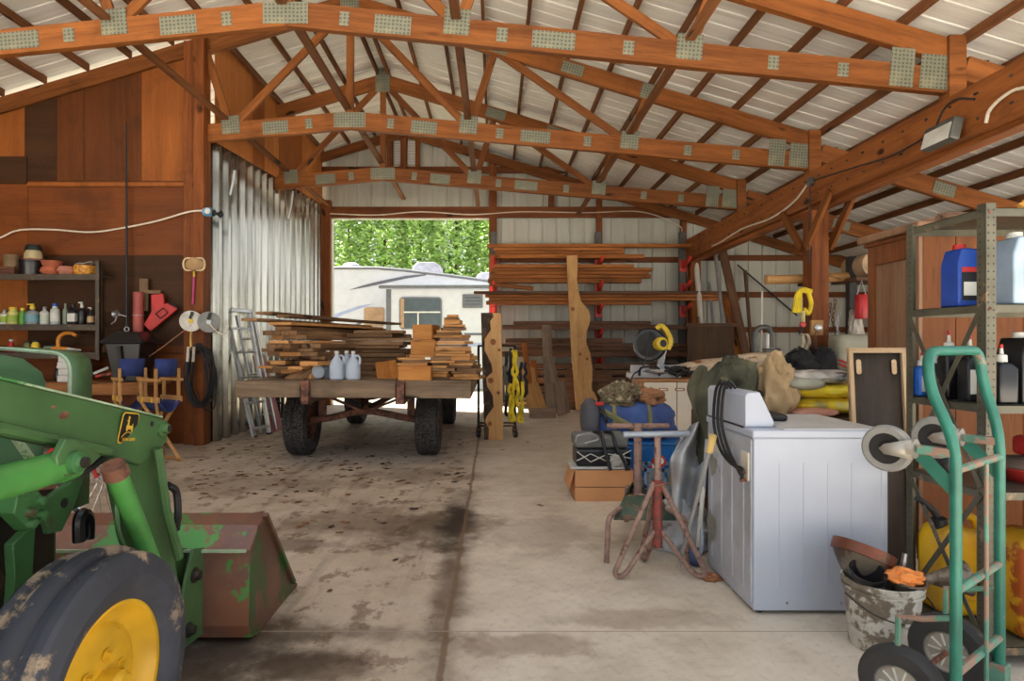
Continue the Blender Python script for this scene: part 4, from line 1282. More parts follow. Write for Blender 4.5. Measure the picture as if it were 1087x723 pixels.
# step ladder
t = T('step_ladder', 'aluminium step ladder with blue top leaning by the metal wall', 'ladder')
yb, yt_ = 8.74, 8.86
L0, L1 = P(270, 465, yb), P(239.5, 330, yt_)
R0, R1 = P(286, 461, 8.98), P(264, 331, 9.0)
board('rail', L0, L1, .10, .035, M['aluminium'], t, up=(1, 0, .3), bevel=.003)
board('rail', R0, R1, .085, .035, M['aluminium'], t, up=(1, 0, .3), bevel=.003)
for f in (.07, .27, .47, .67, .86):
    a, b = L0.lerp(L1, f), R0.lerp(R1, f)
    board('step', a, b, .09, .03, M['aluminium'], t, bevel=.003)
a, b = P(277, 460, 9.05), P(251, 335, 8.93)
board('rear_rail', a, b, .05, .03, M['aluminium'], t, up=(1, 0, .3))
a2, b2 = P(293, 456, 9.3), P(268, 335, 9.1)
board('rear_rail', a2, b2, .05, .03, M['aluminium'], t, up=(1, 0, .3))
for f in (.15, .5, .8):
    board('rear_brace', a.lerp(b, f), a2.lerp(b2, f), .03, .02, M['aluminium'], t)
o = board('top_cap', P(236, 328.5, 8.86), P(268, 331, 9.0), .22, .05, M['aluminium'], t, bevel=.006)
o = board('blue_cap_end', P(234, 328, 8.84), P(247, 329, 8.87), .24, .07, M['blue_plastic'], t, bevel=.008)
MB().tube([P(262, 440, 8.8), P(268, 458, 8.8)], .02, 8).done('foot_wrap', colmat('pale blue tape', (140, 176, 190)), t)
for q in (L0, R0):
    MB().box(q + V((0, 0, .015)), (.06, .09, .03)).done('foot', M['black'], t, smooth=0)
o = board('leaning_board', P(292, 459, 9.35), P(277, 375, 9.6), .02, .30, colmat('pink painted board', (176, 112, 112), .6), up=(1, .3, 0))
o.matrix_local = axes(P(285, 420, 9.4), P(292, 459, 9.35) - P(277, 375, 9.6), (0.3, 1, 0)) @ Matrix.Rotation(PI / 2, 4, 'X')
tag(o, 'pink painted board leaning behind the step ladder', 'board')
t = T('tripod_stand', 'black folding stand behind the pink board', 'stand')
for dx in (-4, 0, 4):
    MB().tube([P(297 + dx, 452, 9.7 + dx * .03), P(296 + dx * .3, 400, 9.7)], .016, 6).done('leg', M['black'], t)
MB().tube([P(292, 425, 9.6), P(302, 430, 9.7)], .012, 6).done('cross_bar', M['black'], t)
o = MB().bx(-3.62, -3.25, 10.0, 10.25, 0.0, 0.07).done('blue_tray', M['blue_plastic'], smooth=0, bevel=.01)
tag(o, 'blue tray on the floor behind the wagon wheel', 'tray')
# ------------------------------------------------------------------ hay wagon with its load of timber
M['deck'] = wood('weathered deck timber', (150, 128, 104), (96, 76, 58), 'x', 2.2, 0.75, 0.25)
M['lumber_old'] = wood('weathered board', (156, 122, 88), (94, 66, 42), 'x', 2.2, 0.75, 0.65)
M['lumber_new'] = wood('fresh sawn board', (212, 160, 100), (168, 112, 60), 'x', 2.0, 0.65, 0.3)
M['lumber_orange'] = wood('orange timber block', (204, 142, 74), (160, 98, 44), 'x', 2.0, 0.6, 0.3)
def tread_mat():
    k = NT('blocky tyre tread')
    vo = k.n('ShaderNodeTexVoronoi', feature='DISTANCE_TO_EDGE')
    vo.inputs['Scale'].default_value = 24
    k.l(k.coord(), vo.inputs['Vector'])
    f = k.step(vo.outputs['Distance'], 0.02, 0.09)
    n = k.noise(k.coord(), 4, 5)
    c = k.mix(f, (24, 23, 22), k.ramp(n, [(0.35, (58, 56, 53)), (0.7, (86, 82, 76))]))
    k.bump(f, 1.0, 0.012)
    return k.out(c, 0.85)
M['tread'] = tread_mat()
wg = T('hay_wagon', 'flat timber hay wagon on four black tyres, loaded with boards', 'wagon')
WX0, WX1, WY0, WY1, WZ = -2.73, -0.25, 6.40, 10.9, 0.955
n = 18
for i in range(n):
    a = WY0 + 0.02 + (WY1 - WY0 - .02) * i / n
    b = WY0 + 0.02 + (WY1 - WY0 - .02) * (i + 1) / n - .008
    board('deck_board', (WX0 + random.uniform(0, .03), (a + b) / 2, WZ - .025), (WX1 - random.uniform(0, .03), (a + b) / 2, WZ - .025), b - a, .05, M['deck'], wg)
o = board('end_board', (WX0, WY0 - .02, WZ - .085), (WX1, WY0 - .02, WZ - .10), .05, .165, M['deck'], wg, bevel=.004)
for x in (WX0 + .03, WX1 - .03):
    board('side_board', (x, WY0 + .02, WZ - .12), (x, WY1, WZ - .12), .05, .14, M['deck'], wg)
for x in (-1.99, -0.99):
    board('sill', (x, WY0 + .05, WZ - .14), (x, WY1, WZ - .14), .09, .18, M['deck'], wg)
    m = MB(); m.bx(x - .05, x + .05, WY0 - .085, WY0 - .05, WZ - .24, WZ + .01); m.bx(x - .05, x - .035, WY0 - .085, WY0 + .04, WZ - .24, WZ - .03); m.bx(x + .035, x + .05, WY0 - .085, WY0 + .04, WZ - .24, WZ - .03)
    m.done('stake_pocket', M['rust'], wg, smooth=0, bevel=.004)
def road_wheel(x, y, side, R=.395, w=.27):
    wl = bpy.data.objects.new('wheel', None); C.objects.link(wl); wl.parent = wg
    h = w / 2
    prof = [(R * .55, -h * .8), (R * .72, -h), (R * .88, -h * .98), (R * .97, -h * .85), (R, -h * .6), (R, -h * .1), (R * .975, -h * .08), (R * .975, h * .08), (R, h * .1), (R, h * .6), (R * .97, h * .85), (R * .88, h * .98), (R * .72, h), (R * .55, h * .8)]
    MB().lathe(prof, (x, y, R), (side, 0, 0), 44).done('tyre', M['tread'], wl)
    MB().lathe([(R * .56, h * .78), (R * .50, h * .7), (R * .47, h * .2), (R * .38, h * .15), (R * .3, h * .3), (R * .15, h * .3), (R * .15, h * .6), (0, h * .6)], (x, y, R), (side, 0, 0), 28).done('rim', M['rust'], wl)
    MB().lathe([(R * .56, -h * .78), (R * .5, -h * .7), (R * .47, h * .1), (R * .1, h * .1)], (x, y, R), (side, 0, 0), 28).done('rim_back', M['rust'], wl)
for x, s in ((-2.34, -1), (-0.80, 1)):
    for y in (7.36, 10.25):
        road_wheel(x, y, s)
for y in (7.36, 10.25):
    ax = bpy.data.objects.new('axle', None); C.objects.link(ax); ax.parent = wg
    MB().tube([(-2.24, y, .42), (-2.0, y, .45), (-1.57, y, .53), (-1.1, y, .45), (-.9, y, .42)], .042, 10, smooth=5).done('axle_tube', M['rust'], ax)
    for x in (-2.10, -1.02):
        MB().bar((x, y, .42), (x, y, .70), .09, .05, up=(0, 1, 0)).done('stanchion', M['rust'], ax, smooth=0, bevel=.005)
        MB().bar((x + (.1 if x < -1.5 else -.1), y - .03, .70), (-1.57, y - .03, .52), .05, .03).done('brace', M['rust'], ax, smooth=0)
    MB().bar((-2.2, y, .725), (-.94, y, .725), .10, .07).done('bolster', M['rust'], ax, smooth=0, bevel=.006)
MB().tube([(-1.57, 7.36, .55), (-1.57, 10.25, .55)], .04, 10).done('reach_pole', M['rust'], wg)
MB().tube([(-1.95, 7.2, .78), (-1.57, 7.9, .55)], .018, 8).done('tie_rod', M['rust'], wg)
MB().tube([(-1.1, 7.2, .78), (-1.57, 7.9, .55)], .018, 8).done('tie_rod', M['rust'], wg)
# --- left stack, boards running away from the camera
random.seed(11)
z = WZ + .002
d = V((.80, 2.75, 0)).normalized(); s = V((d.y, -d.x, 0))
NL = 13
for k in range(NL):
    th = random.choice((.032, .04, .05, .055))
    top = k / (NL - 1)
    ncol = 3 if k < 8 else 2
    off = -.10
    yw = random.uniform(-.07, .07)
    for j in range(ncol):
        w = random.uniform(.16, .30)
        near = V((-2.56, 6.80, 0)) + s * (off + w / 2) + d * random.uniform(-.16, .42) + s * (-.06 * top)
        L = random.uniform(2.1, 2.9)
        droop = .10 * top
        a = V((near.x, near.y, z + th / 2))
        b = a + (d + s * yw).normalized() * L
        mt = M['lumber_new'] if random.random() < (.45 if k < 6 else .22) else M['lumber_old']
        o = board('lumber_board', a, V((b.x, b.y, b.z)), w, th * .96, mt, bevel=.003, jag=.006)
        tag(o, '%s board in the %s layer of the left stack on the wagon' % (('left', 'middle', 'right')[j] if ncol == 3 else ('left', 'right')[j], 'top' if k == NL - 1 else ORD[NL - 1 - k] + ' from top'), 'board', 'boards stacked at the left of the wagon')
        off += w + .015
    z += th + random.choice((.0, .004, .012))
ZA = z
for i, (x0, y0, x1, y1, w) in enumerate(((-2.70, 6.62, -1.98, 9.3, .2), (-2.38, 6.75, -1.5, 9.2, .17), (-2.66, 6.95, -2.1, 8.9, .22))):
    o = board('lumber_board', (x0, y0, ZA + .03 + .045 * i), (x1, y1, ZA + .03 + .036 * i), w, .032, M['lumber_old'], bevel=.003, jag=.006)
    tag(o, 'loose weathered board skewed across the left stack, %s' % ('lowest of three', 'middle of three', 'uppermost of three')[i], 'board', 'boards stacked at the left of the wagon')
# wide plank leaning on the left stack
o = board('wide_plank', P(310, 405, 6.60) + V((0, 0, .02)), P(352, 374, 7.1), .24, .04, M['lumber_old'], up=(-.3, -.5, .8), bevel=.004, jag=.01)
tag(o, 'wide brown plank leaning against the left stack beside the jugs', 'plank')
# --- middle stack: boards lying crosswise
z = WZ + .002
for k in range(11):
    th = random.choice((.04, .05, .055))
    for j in range(2):
        yb = 7.75 + j * .36 + random.uniform(-.04, .04)
        x0 = -1.86 + random.uniform(-.12, .1)
        x1 = -1.10 + random.uniform(-.12, .08) - (.1 if k > 8 else 0)
        mt = M['lumber_new'] if random.random() < .2 else M['lumber_old']
        o = board('lumber_board', (x0, yb + random.uniform(-.03, .03), z + th / 2), (x1, yb, z + th / 2), random.uniform(.24, .33), th * .96, mt, bevel=.003, jag=.006)
        tag(o, '%s board in the %s layer of the middle stack on the wagon' % (('near', 'far')[j], 'top' if k == 10 else ORD[10 - k] + ' from top'), 'board', 'boards stacked at the middle of the wagon')
    z += th + .003
o = board('leaning_plank', P(413, 405, 6.85) + V((0, 0, .012)), P(409, 385, 7.3), .25, .04, M['lumber_orange'], up=(.2, -1, .2), bevel=.003)
tag(o, 'short orange plank leaning between jugs and square timbers', 'plank')
# --- square timbers and offcuts
def pxblock(name, x0, x1, y0, y1, Y, dep, mat, label, group=None, rz=0.0, cat='timber block'):
    a, b = P(x0, y1, Y), P(x1, y0, Y)
    o = MB().box((0, 0, 0), (b.x - a.x, dep, b.z - a.z)).done(name, mat, smooth=0, bevel=.004)
    o.matrix_local = Matrix.Translation(((a.x + b.x) / 2, Y + dep / 2, (a.z + b.z) / 2)) @ Matrix.Rotation(rz, 4, 'Z')
    return tag(o, label, cat, group)
Yb = 6.52
pxblock('timber_block', 424, 459, 388.5, 408.5, Yb, .72, M['lumber_orange'], 'big square timber at the deck edge under the small boards', rz=-.05)
zz = P(0, 388.5, Yb).z
for i, (x0, x1, t) in enumerate(((420, 452, .03), (424, 456, .03), (419, 447, .028), (430, 458, .03))):
    a = (x0 - 525) * Yb / FOC; b = (x1 - 525) * Yb / FOC
    o = board('offcut_board', (a, Yb + .2, zz + t / 2 + .001), (b, Yb + .22 + .02 * i, zz + t / 2 + .001), .3, t * .96, M['lumber_new'] if i != 1 else M['lumber_old'], bevel=.002)
    tag(o, 'short board between the big square timber and the upper blocks, %s' % (('lowest', 'second from bottom', 'third from bottom', 'topmost')[i]), 'board', 'short boards on the big timber')
    zz += t
H = .165
o = pxblock('timber_block', 436, 462, 362, 377.5, Yb + .1, .3, M['lumber_orange'], 'square timber block in the middle of the block pile')
o.location.z = zz + H / 2 + .001; o.scale.z = H / o.dimensions.z
o = pxblock('timber_block', 440, 461, 345, 361, Yb + .1, .42, M['lumber_orange'], 'square timber block on top of the block pile', rz=-.12)
o.location.z = zz + H * 1.5 + .003; o.scale.z = H / o.dimensions.z
# --- right pile tapering upwards
z = WZ + .002
zt = 1.66
k = 0
rows = []
while z < zt:
    th = random.choice((.022, .026, .034, .05))
    f = (z - WZ) / (zt - WZ)
    rows.append((z, th, f))
    z += th + .002
for k, (z, th, f) in enumerate(rows):
    xc = (482 - 3 * f - 525) * 6.8 / FOC
    hw = (.26 * (1 - f) ** .9 + .06) * random.uniform(.82, 1.12)
    nb = 2 if f < .35 else 1
    for j in range(nb):
        L = hw * 2 / nb
        x0 = xc - hw + j * L + random.uniform(-.03, .03)
        yy = 6.62 + random.uniform(-.03, .05)
        dep = random.uniform(.3, .5) * (1 - .5 * f)
        mt = M['lumber_new'] if random.random() < .55 else M['lumber_old']
        o = MB().box((0, 0, 0), (L * .97, dep, th * .97)).done('offcut_board', mt, smooth=0, bevel=.003)
        o.matrix_local = Matrix.Translation((x0 + L / 2, yy + dep / 2, z + th / 2)) @ Matrix.Rotation(random.uniform(-.3, .3), 4, 'Z')
        side = ('left ' if j == 0 else 'right ') if nb == 2 else ''
        tag(o, '%sshort board in the %s layer of the right pile on the wagon' % (side, 'bottom' if k == 0 else NTH[k] + ' from bottom' if k < 20 else 'top'), 'board', 'short boards piled at the right of the wagon')
# --- plastic jugs at the deck edge
def jug(label, loc, R=None):
    t = T('water_jug', label, 'jug', 'milky plastic jugs on the wagon', loc)
    if R is not None:
        t.rotation_euler = R
    r = .078
    m = MB().lathe([(0, 0), (r * .85, 0), (r, .015), (r, .15), (r * .9, .185), (r * .5, .235), (r * .27, .262), (r * .27, .285), (0, .285)], (0, 0, 0), (0, 0, 1), 24)
    m.done('jug_body', M['jug_white'], t)
    MB().tube([(r * .28, 0, .262), (r * .75, 0, .262), (r * 1.0, 0, .23), (r * .98, 0, .17)], .012, 8, smooth=4).done('handle', M['jug_white'], t)
    MB().lathe([(0, .315), (r * .28, .315), (r * .31, .287), (0, .287)], (0, 0, 0), (0, 0, 1), 16).done('cap', M['label_white'], t)
zj = WZ + .001
jug('milky jug standing upright at the deck edge, left of the two upright', P(357.5, 0, 6.62).xy.to_3d() + V((0, 0, zj)), (0, 0, .6))
jug('milky jug standing upright at the deck edge, right of the two upright', P(375, 0, 6.62).xy.to_3d() + V((0, 0, zj)), (0, 0, -.2))
jug('milky jug lying on its side with its base to the camera', P(338, 0, 6.72).xy.to_3d() + V((0, 0, zj + .078)), (-PI / 2, 0, .5))
jug('milky jug standing behind the left upright jug', P(348, 0, 6.95).xy.to_3d() + V((0, 0, zj)), (0, 0, 2))
jug('milky jug standing behind the right upright jug', P(368, 0, 6.88).xy.to_3d() + V((0, 0, zj)), (0, 0, 1))
# ------------------------------------------------------------------ lumber rack on the back wall
M['rack_steel'] = plain('grey rack steel', (92, 92, 90), 0.5, 0.3, 0.12)
M['rack_red'] = plain('red rack arm paint', (196, 56, 40), 0.5, 0, 0.12)
M['rack_wood'] = wood('brown rack board', (186, 116, 58), (118, 68, 30), 'x', 2.2, 0.65, 0.4)
M['rack_dark'] = wood('dark rack board', (132, 96, 72), (78, 54, 40), 'x', 2.2, 0.7, 0.4)
M['grey_board'] = wood('grey weathered board', (160, 140, 120), (112, 94, 78), 'x', 2.2, 0.8, 0.25)
M['pale_board'] = wood('pale sawn board', (206, 162, 106), (166, 118, 68), 'x', 2.0, 0.65, 0.2)
def rack(label, x, levels):
    t = T('rack_upright', label, 'rack upright', 'steel uprights of the lumber rack')
    MB().bx(x - .06, x + .06, 13.06, 13.2, 0, 3.78).done('steel_post', M['rack_steel'], t, smooth=0, bevel=.006)
    for y in levels:
        z = CAMH + (365 - y) * 13.0 / FOC
        m = MB()
        m.prism([(13.06, z - .16), (13.06, z + .02), (12.62, z + .01), (12.58, z + .06), (12.55, z + .05), (12.60, z - .03)], (x - .03, 0, 0), (0, 1, 0), (0, 0, 1), .06)
        m.bx(x - .075, x + .075, 13.03, 13.075, z - .22, z + .04)
        m.done('red_arm', M['rack_red'], t, smooth=0, bevel=.006)
    return t
LV = (277.5, 302.5, 326, 352, 382)
rack('grey rack upright with red arms, beside the back door', -0.02, LV)
rack('grey rack upright with red arms, between the live edge slab and the saw', 2.25, LV)
rack('grey rack upright with red arms, at the right end by the beam', 4.08, LV[:3])
def rboard(x0, x1, y0, y1, Y, dep, mat, label, x0y=0, group='boards on the lumber rack', name='rack_board'):
    a = P(x0, (y0 + y1) / 2 + x0y, Y); b = P(x1, (y0 + y1) / 2, Y)
    o = board(name, a, b, dep, (y1 - y0) * Y / FOC, mat, bevel=.004)
    return tag(o, label, 'board', group)
Yk = 12.66
rows = {'top arms': [(517, 740, 259.4, 262.8, 0), (524, 661, 263.2, 266.4, 0), (526, 662, 266.8, 270, 0), (519, 683, 270.4, 274.6, 0)],
        'second arms': [(524, 672, 281.2, 284.4, 0), (521, 692, 284.8, 288, 0), (522, 688, 288.4, 291.6, 0), (520, 690, 292, 295.6, 0), (518, 680, 296, 300.6, 0)],
        'third arms': [(503, 770, 309.4, 312.4, 1), (515, 770, 312.8, 315.8, 0), (519, 784, 316.2, 319.2, 0), (516, 690, 319.6, 323.6, 0)],
        'fourth arms': [(545, 690, 341.2, 344.6, 1), (533, 742, 345, 349.6, 1)],
        'lowest arms': [(536, 660, 359, 364, 1), (532, 748, 364.4, 367.4, 1), (545, 730, 367.8, 372.4, 1), (530, 755, 372.8, 378.6, 1)]}
for nm, lst in rows.items():
    for i, (x0, x1, y0, y1, dk) in enumerate(lst):
        for j in range(2):
            if j and i % 2:
                continue
            w = .17
            rboard(x0 + (6 if j else 0), x1 - (9 if j else 0), y0, y1, Yk + .09 + j * .19, w, M['rack_dark'] if dk else M['rack_wood'],
                   '%s rack board lying on the %s, %s from the top%s' % ('dark' if dk else 'brown', nm, ('first', 'second', 'third', 'fourth', 'fifth')[i], ', behind another' if j else ''))
rboard(520, 566, 304.6, 308.2, Yk + .05, .14, M['rack_wood'], 'short warped board drooping above the third arms by the door', -5)
for i, (x0, x1, y0, y1) in enumerate(((560, 760, 386, 391), (538, 742, 392.5, 398), (560, 720, 400, 406), (540, 735, 409, 415), (560, 705, 417, 424), (548, 690, 425.5, 429))):
    rboard(x0, x1, y0, y1, 12.78, .3, M['rack_dark'], 'dark board in the floor pile under the rack, %s from the top' % NTH[i], group='dark boards under the rack')
for i, (x0, x1, y0, y1) in enumerate(()):
    rboard(x0, x1, y0, y1, 12.5, .05, M['rack_wood'], ('short brown offcut standing by the saw blade', 'short brown offcut low beside the cream cabinet')[i], group=None, name='offcut_board')
# boards leaning on the rack
def lean(name, label, x0, y0, x1, y1, Y0, Y1, w, t, mat, cat='board', group=None, face=(0, -1, .25)):
    a, b = P(x0, y0, Y0), P(x1, y1, Y1)
    a.z = max(a.z, t * .5)
    d = (b - a).normalized()
    o = board(name, a, b, w, t, mat, up=(V(face) - d * V(face).dot(d)), bevel=.004, jag=.004)
    return tag(o, label, cat, group)
lean('leaning_board', 'tall grey weathered board leaning on the rack', 584, 442, 580, 345, 11.6, 12.45, .19, .04, M['grey_board'])
lean('leaning_board', 'grey weathered board tilted right against the tall grey one', 597, 440, 581, 378, 11.35, 11.75, .19, .04, M['grey_board'])
lean('leaning_board', 'narrow brown board leaning left of the pale offcuts', 566, 437, 556, 364, 11.5, 12.3, .11, .035, M['rack_wood'])
lean('leaning_board', 'short brown board leaning behind the pale offcuts', 572, 437, 566, 383, 11.7, 12.3, .12, .035, M['rack_wood'])
lean('pale_offcut', 'pale plywood offcut leaning low, front of the pair', 572, 437, 562, 408, 11.1, 11.5, .34, .03, M['pale_board'])
lean('pale_offcut', 'pale plywood offcut leaning behind the front one', 568, 436, 560, 391, 11.5, 12.0, .26, .03, M['pale_board'])
lean('leaning_board', 'short grey board with pale end standing on the low beam', 586, 436, 583, 407, 11.15, 11.3, .2, .09, M['grey_board'])
lean('leaning_board', 'short grey board standing right of the leaning pair', 600, 438, 595, 405, 11.6, 11.9, .2, .03, M['grey_board'])
o = board('low_beam', P(562, 439, 11.0), P(590, 439, 11.0), .12, .17, M['grey_board'], bevel=.004); o.location.z = .086
tag(o, 'short grey beam lying on the floor before the pale offcuts', 'beam')
for i, (x0, x1, y0, y1) in enumerate(((601, 632, 392, 428), (626, 650, 398, 432), (636, 662, 405, 430))):
    a, b = P(x0, y1, 12.3 - .1 * i), P(x1, y0, 12.3 - .1 * i)
    o = MB().bx(a.x, b.x, a.y, a.y + .04, .0, b.z).done('dark_panel', M['rack_dark'], smooth=0, bevel=.004)
    tag(o, ('dark panel standing left of the tall live edge slab', 'dark panel standing behind the foot of the live edge slab', 'dark panel standing between slab and cream cabinet')[i], 'panel', 'dark panels under the rack')
# live edge slabs
M['slab'] = wood('live edge pine', (222, 180, 122), (190, 138, 82), 'z', 1.6, 0.55, 0.05, True)
M['bark_dark'] = worn('rough bark', (92, 72, 56), (60, 46, 36), 0.5, 0.9, 0, 9)
M['knot'] = plain('dark knot', (140, 90, 50), 0.6, 0, 0.2)
def slab(name, label, outline, Y0, Y1, th, knots, bark=None):
    t = T(name, label, 'slab')
    z0 = min(P(x, y, Y0).z for x, y in outline); z1 = max(P(x, y, Y0).z for x, y in outline)
    def q(x, y):
        p = P(x, y, Y0)
        f = max(0.0, (p.z) / max(.1, z1))
        pp = P(x, y, Y0 + (Y1 - Y0) * f)
        return pp
    def sheet(pl, thk, name, mat, off=0.0, par=t):
        m = MB()
        A_ = [m.bm.verts.new(q(x, y) + V((0, -off, 0))) for x, y in pl]
        B_ = [m.bm.verts.new(q(x, y) + V((0, thk - off, 0))) for x, y in pl]
        m.face(A_); m.face(B_[::-1]); m.bridge(A_, B_)
        return m.done(name, mat, par, smooth=30, bevel=.004)
    body = sheet(outline, th, 'slab_body', M['slab'])
    if bark:
        sheet(bark, th * .8, 'bark_edge', M['bark_dark'], -.012)
    for x, y, r in knots:
        for k, (rr, mt) in enumerate(((r, M['knot']), (r * .6, M['rack_wood']))):
            pl = [(x + rr * math.cos(a), y + rr * 1.05 * math.sin(a)) for a in [2 * PI * i / 12 for i in range(12)]]
            sheet(pl, .003, 'knot', mt, .003 + .002 * k, body)
    return t
slab('live_edge_slab', 'short pine slab with dark bark edge standing near the back door', [(518.5, 467), (519, 455), (514.5, 447), (518, 440), (524, 432), (523, 420), (517, 410), (516, 401), (523, 395), (521.5, 386), (514.5, 372), (514.5, 360), (521, 350), (520, 341), (524, 336), (522.5, 332), (531.5, 332.5), (533, 380), (534.5, 467)], 8.46, 8.55, .06,
     ((523.5, 363, 3.2), (521, 404, 3), (530, 371.5, 1.6), (529, 417, 1.8), (520, 450, 2.6)),
     [(514, 467), (510.5, 332), (523, 332), (524, 336), (520, 341), (521, 350), (515, 360), (515, 372), (522, 386), (523.5, 395), (516.5, 401), (517.5, 410), (523.5, 420), (524.5, 432), (518.5, 440), (515, 447), (519.5, 455), (519, 467)])
slab('live_edge_slab', 'tall pale live edge slab leaning on the lumber rack', [(612, 436), (610.5, 420), (609, 400), (607, 380), (606, 360), (605, 340), (604, 320), (602.5, 300), (601.5, 271.5), (613, 271), (613.5, 285), (612.5, 296), (614, 308), (617, 320), (624, 328), (626.8, 335), (626, 343), (623, 352), (622.5, 364), (627, 376), (629, 390), (629, 405), (630, 414), (634, 424), (634, 436)], 12.0, 12.56, .06,
     ((608, 328, 2.2), (616, 376, 1.6), (623, 381, 1.6)))
# wheeled rack with straps behind the short slab
M['strap_yellow'] = plain('yellow strap webbing', (222, 196, 44), 0.8, 0, 0.15)
ga = T('wheeled_rack', 'black wheeled rack behind the short pine slab, hung with straps', 'rack')
for x in (-.235, .30):
    for y in (8.68, 9.0):
        MB().cyl((x, y, .12), (x, y, 1.32), .014, n=8).done('post', M['dark_steel'], ga)
        w_ = bpy.data.objects.new('caster', None); C.objects.link(w_); w_.parent = ga
        MB().lathe([(0, -.02), (.05, -.02), (.055, -.01), (.055, .01), (.05, .02), (0, .02)], (x, y - .01, .056), (1, .4, 0), 18).done('caster_wheel', M['black'], w_)
        MB().lathe([(0, -.024), (.025, -.024), (.025, .024), (0, .024)], (x, y - .01, .056), (1, .4, 0), 12).done('caster_hub', M['chrome'], w_)
        MB().bx(x - .03, x + .03, y - .02, y + .02, .105, .13).done('caster_fork', M['rust'], w_, smooth=0)
for z in (.17, 1.32):
    for y in (8.68, 9.0):
        MB().cyl((-.235, y, z), (.30, y, z), .014, n=8).done('rail', M['rust'] if z < 1 else M['dark_steel'], ga)
for x in (-.235, .30):
    for z in (.17, .8, 1.32):
        MB().cyl((x, 8.68, z), (x, 9.0, z), .012, n=8).done('end_rail', M['dark_steel'], ga)
def hang(label, x, ytop, ybot, mat, Y, w, seed, name='hanging_strap', cat='strap', group='straps hanging on the wheeled rack'):
    rnd = random.Random(seed)
    m = MB()
    pts = []
    n = 7
    for s in (0, 1):
        for i in range(n + 1):
            f = i / n if s == 0 else 1 - i / n
            pts.append(P(x + (w if s else 0) + rnd.uniform(-1.4, 1.4), ytop + (ybot - ytop) * f, Y + rnd.uniform(-.03, .03)))
    m.tube(pts, .024, 8, smooth=4)
    o = m.done(name, mat)
    return tag(o, label, cat, group)
hang('yellow strap bundle hanging at the rack top, longest of the yellow ones', 545, 372, 412, M['strap_yellow'], 8.62, 3, 1)
hang('yellow strap hanging low on the wheeled rack, left tail', 541, 408, 446, M['strap_yellow'], 8.6, 4, 2)
hang('yellow strap hanging low on the wheeled rack, right tail', 550, 405, 447, M['strap_yellow'], 8.6, 4, 3)
hang('black strap hanging left of the yellow ones on the wheeled rack', 538, 374, 440, M['black'], 8.64, 4, 4)
hang('dark blue strap hanging between yellow bundles', 542, 370, 430, colmat('dark navy webbing', (40, 52, 82), .8), 8.7, 4, 5)
hang('black strap hanging at the right of the wheeled rack', 553, 385, 420, M['black'], 8.66, 5, 6)
hang('grey strap hanging next to the short slab', 535, 388, 425, colmat('grey webbing', (104, 102, 98), .8), 8.63, 3, 7)
# right corner of the back wall: pipes, planks and a dark panel
def rod(name, label, a, b, r, mat, cat='pipe', group=None):
    return tag(MB().tube([a, b], r, 12).done(name, mat), label, cat, group)
def lp(x0, y0, x1, y1, Y0, Y1, r, mat, name, label, cat='pipe', group=None):
    a, b = P(x0, y0, Y0), P(x1, y1, Y1)
    a = a + (a - b) * ((a.z - .02) / (b.z - a.z))      # carry on down to the floor
    return rod(name, label, a, b, r, mat, cat, group)
M['pvc'] = plain('white pipe', (206, 200, 186), 0.5, 0, 0.06)
lp(744, 338, 739, 280, 12.55, 12.9, .055, M['pvc'], 'leaning_pipe', 'white plastic pipe leaning in the corner by the rack')
lp(767, 338, 759, 266, 12.5, 13.0, .04, M['aluminium'], 'leaning_pipe', 'galvanised pipe leaning right of the white pipe')
lp(757, 338, 753, 300, 12.5, 12.9, .03, M['aluminium'], 'leaning_pipe', 'short grey pipe between the white and galvanised pipes')
def plank_lean(x0, y0, x1, y1, Y0, Y1, w, mat, label):
    a, b = P(x0, y0, Y0), P(x1, y1, Y1)
    a = a + (a - b) * ((a.z - .02) / (b.z - a.z))
    d = (b - a).normalized()
    o = board('leaning_plank', a, b, w, .05, mat, up=(V((0, -1, .2)) - d * V((0, -1, .2)).dot(d)), bevel=.004)
    return tag(o, label, 'plank', 'planks leaning in the back corner')
plank_lean(790, 368, 766, 262, 12.0, 13.0, .17, M['rack_dark'], 'long dark plank leaning left into the corner')
plank_lean(780, 360, 770, 318, 12.2, 12.7, .15, M['rack_wood'], 'brown plank leaning left of the long dark plank')
plank_lean(738, 345, 735, 284, 12.75, 12.98, .12, M['rack_wood'], 'narrow brown plank beside the right rack upright')
plank_lean(797, 362, 791, 287, 12.7, 13.1, .06, M['rack_dark'], 'thin dark stick leaning right of the dark planks')
t = T('dark_panel', 'dark stained plywood panel with a ledge on top, in the corner', 'panel')
a, b = P(730, 382, 11.9), P(779, 347, 11.9)
MB().bx(a.x, b.x, 11.9, 11.93, 0, b.z).done('panel_sheet', wood('stained dark plywood', (104, 78, 54), (48, 34, 24), 'z', 1.2, .6, .05, False, .25), t, smooth=0)
MB().bx(a.x - .05, b.x + .05, 11.84, 11.99, b.z, b.z + .07).done('ledge', M['rack_dark'], t, smooth=0, bevel=.004)
for x in (741, 772):
    MB().bar(P(x, 344, 11.86), P(x, 336, 11.86), .04, .06, up=(0, 1, 0)).done('peg', M['rack_dark'], t, smooth=0)
rod('wire_brace', 'thin dark brace running diagonally across the lean-to wall', P(783, 281, 13.22), P(846, 335, 13.22), .016, M['dark_steel'], 'brace')
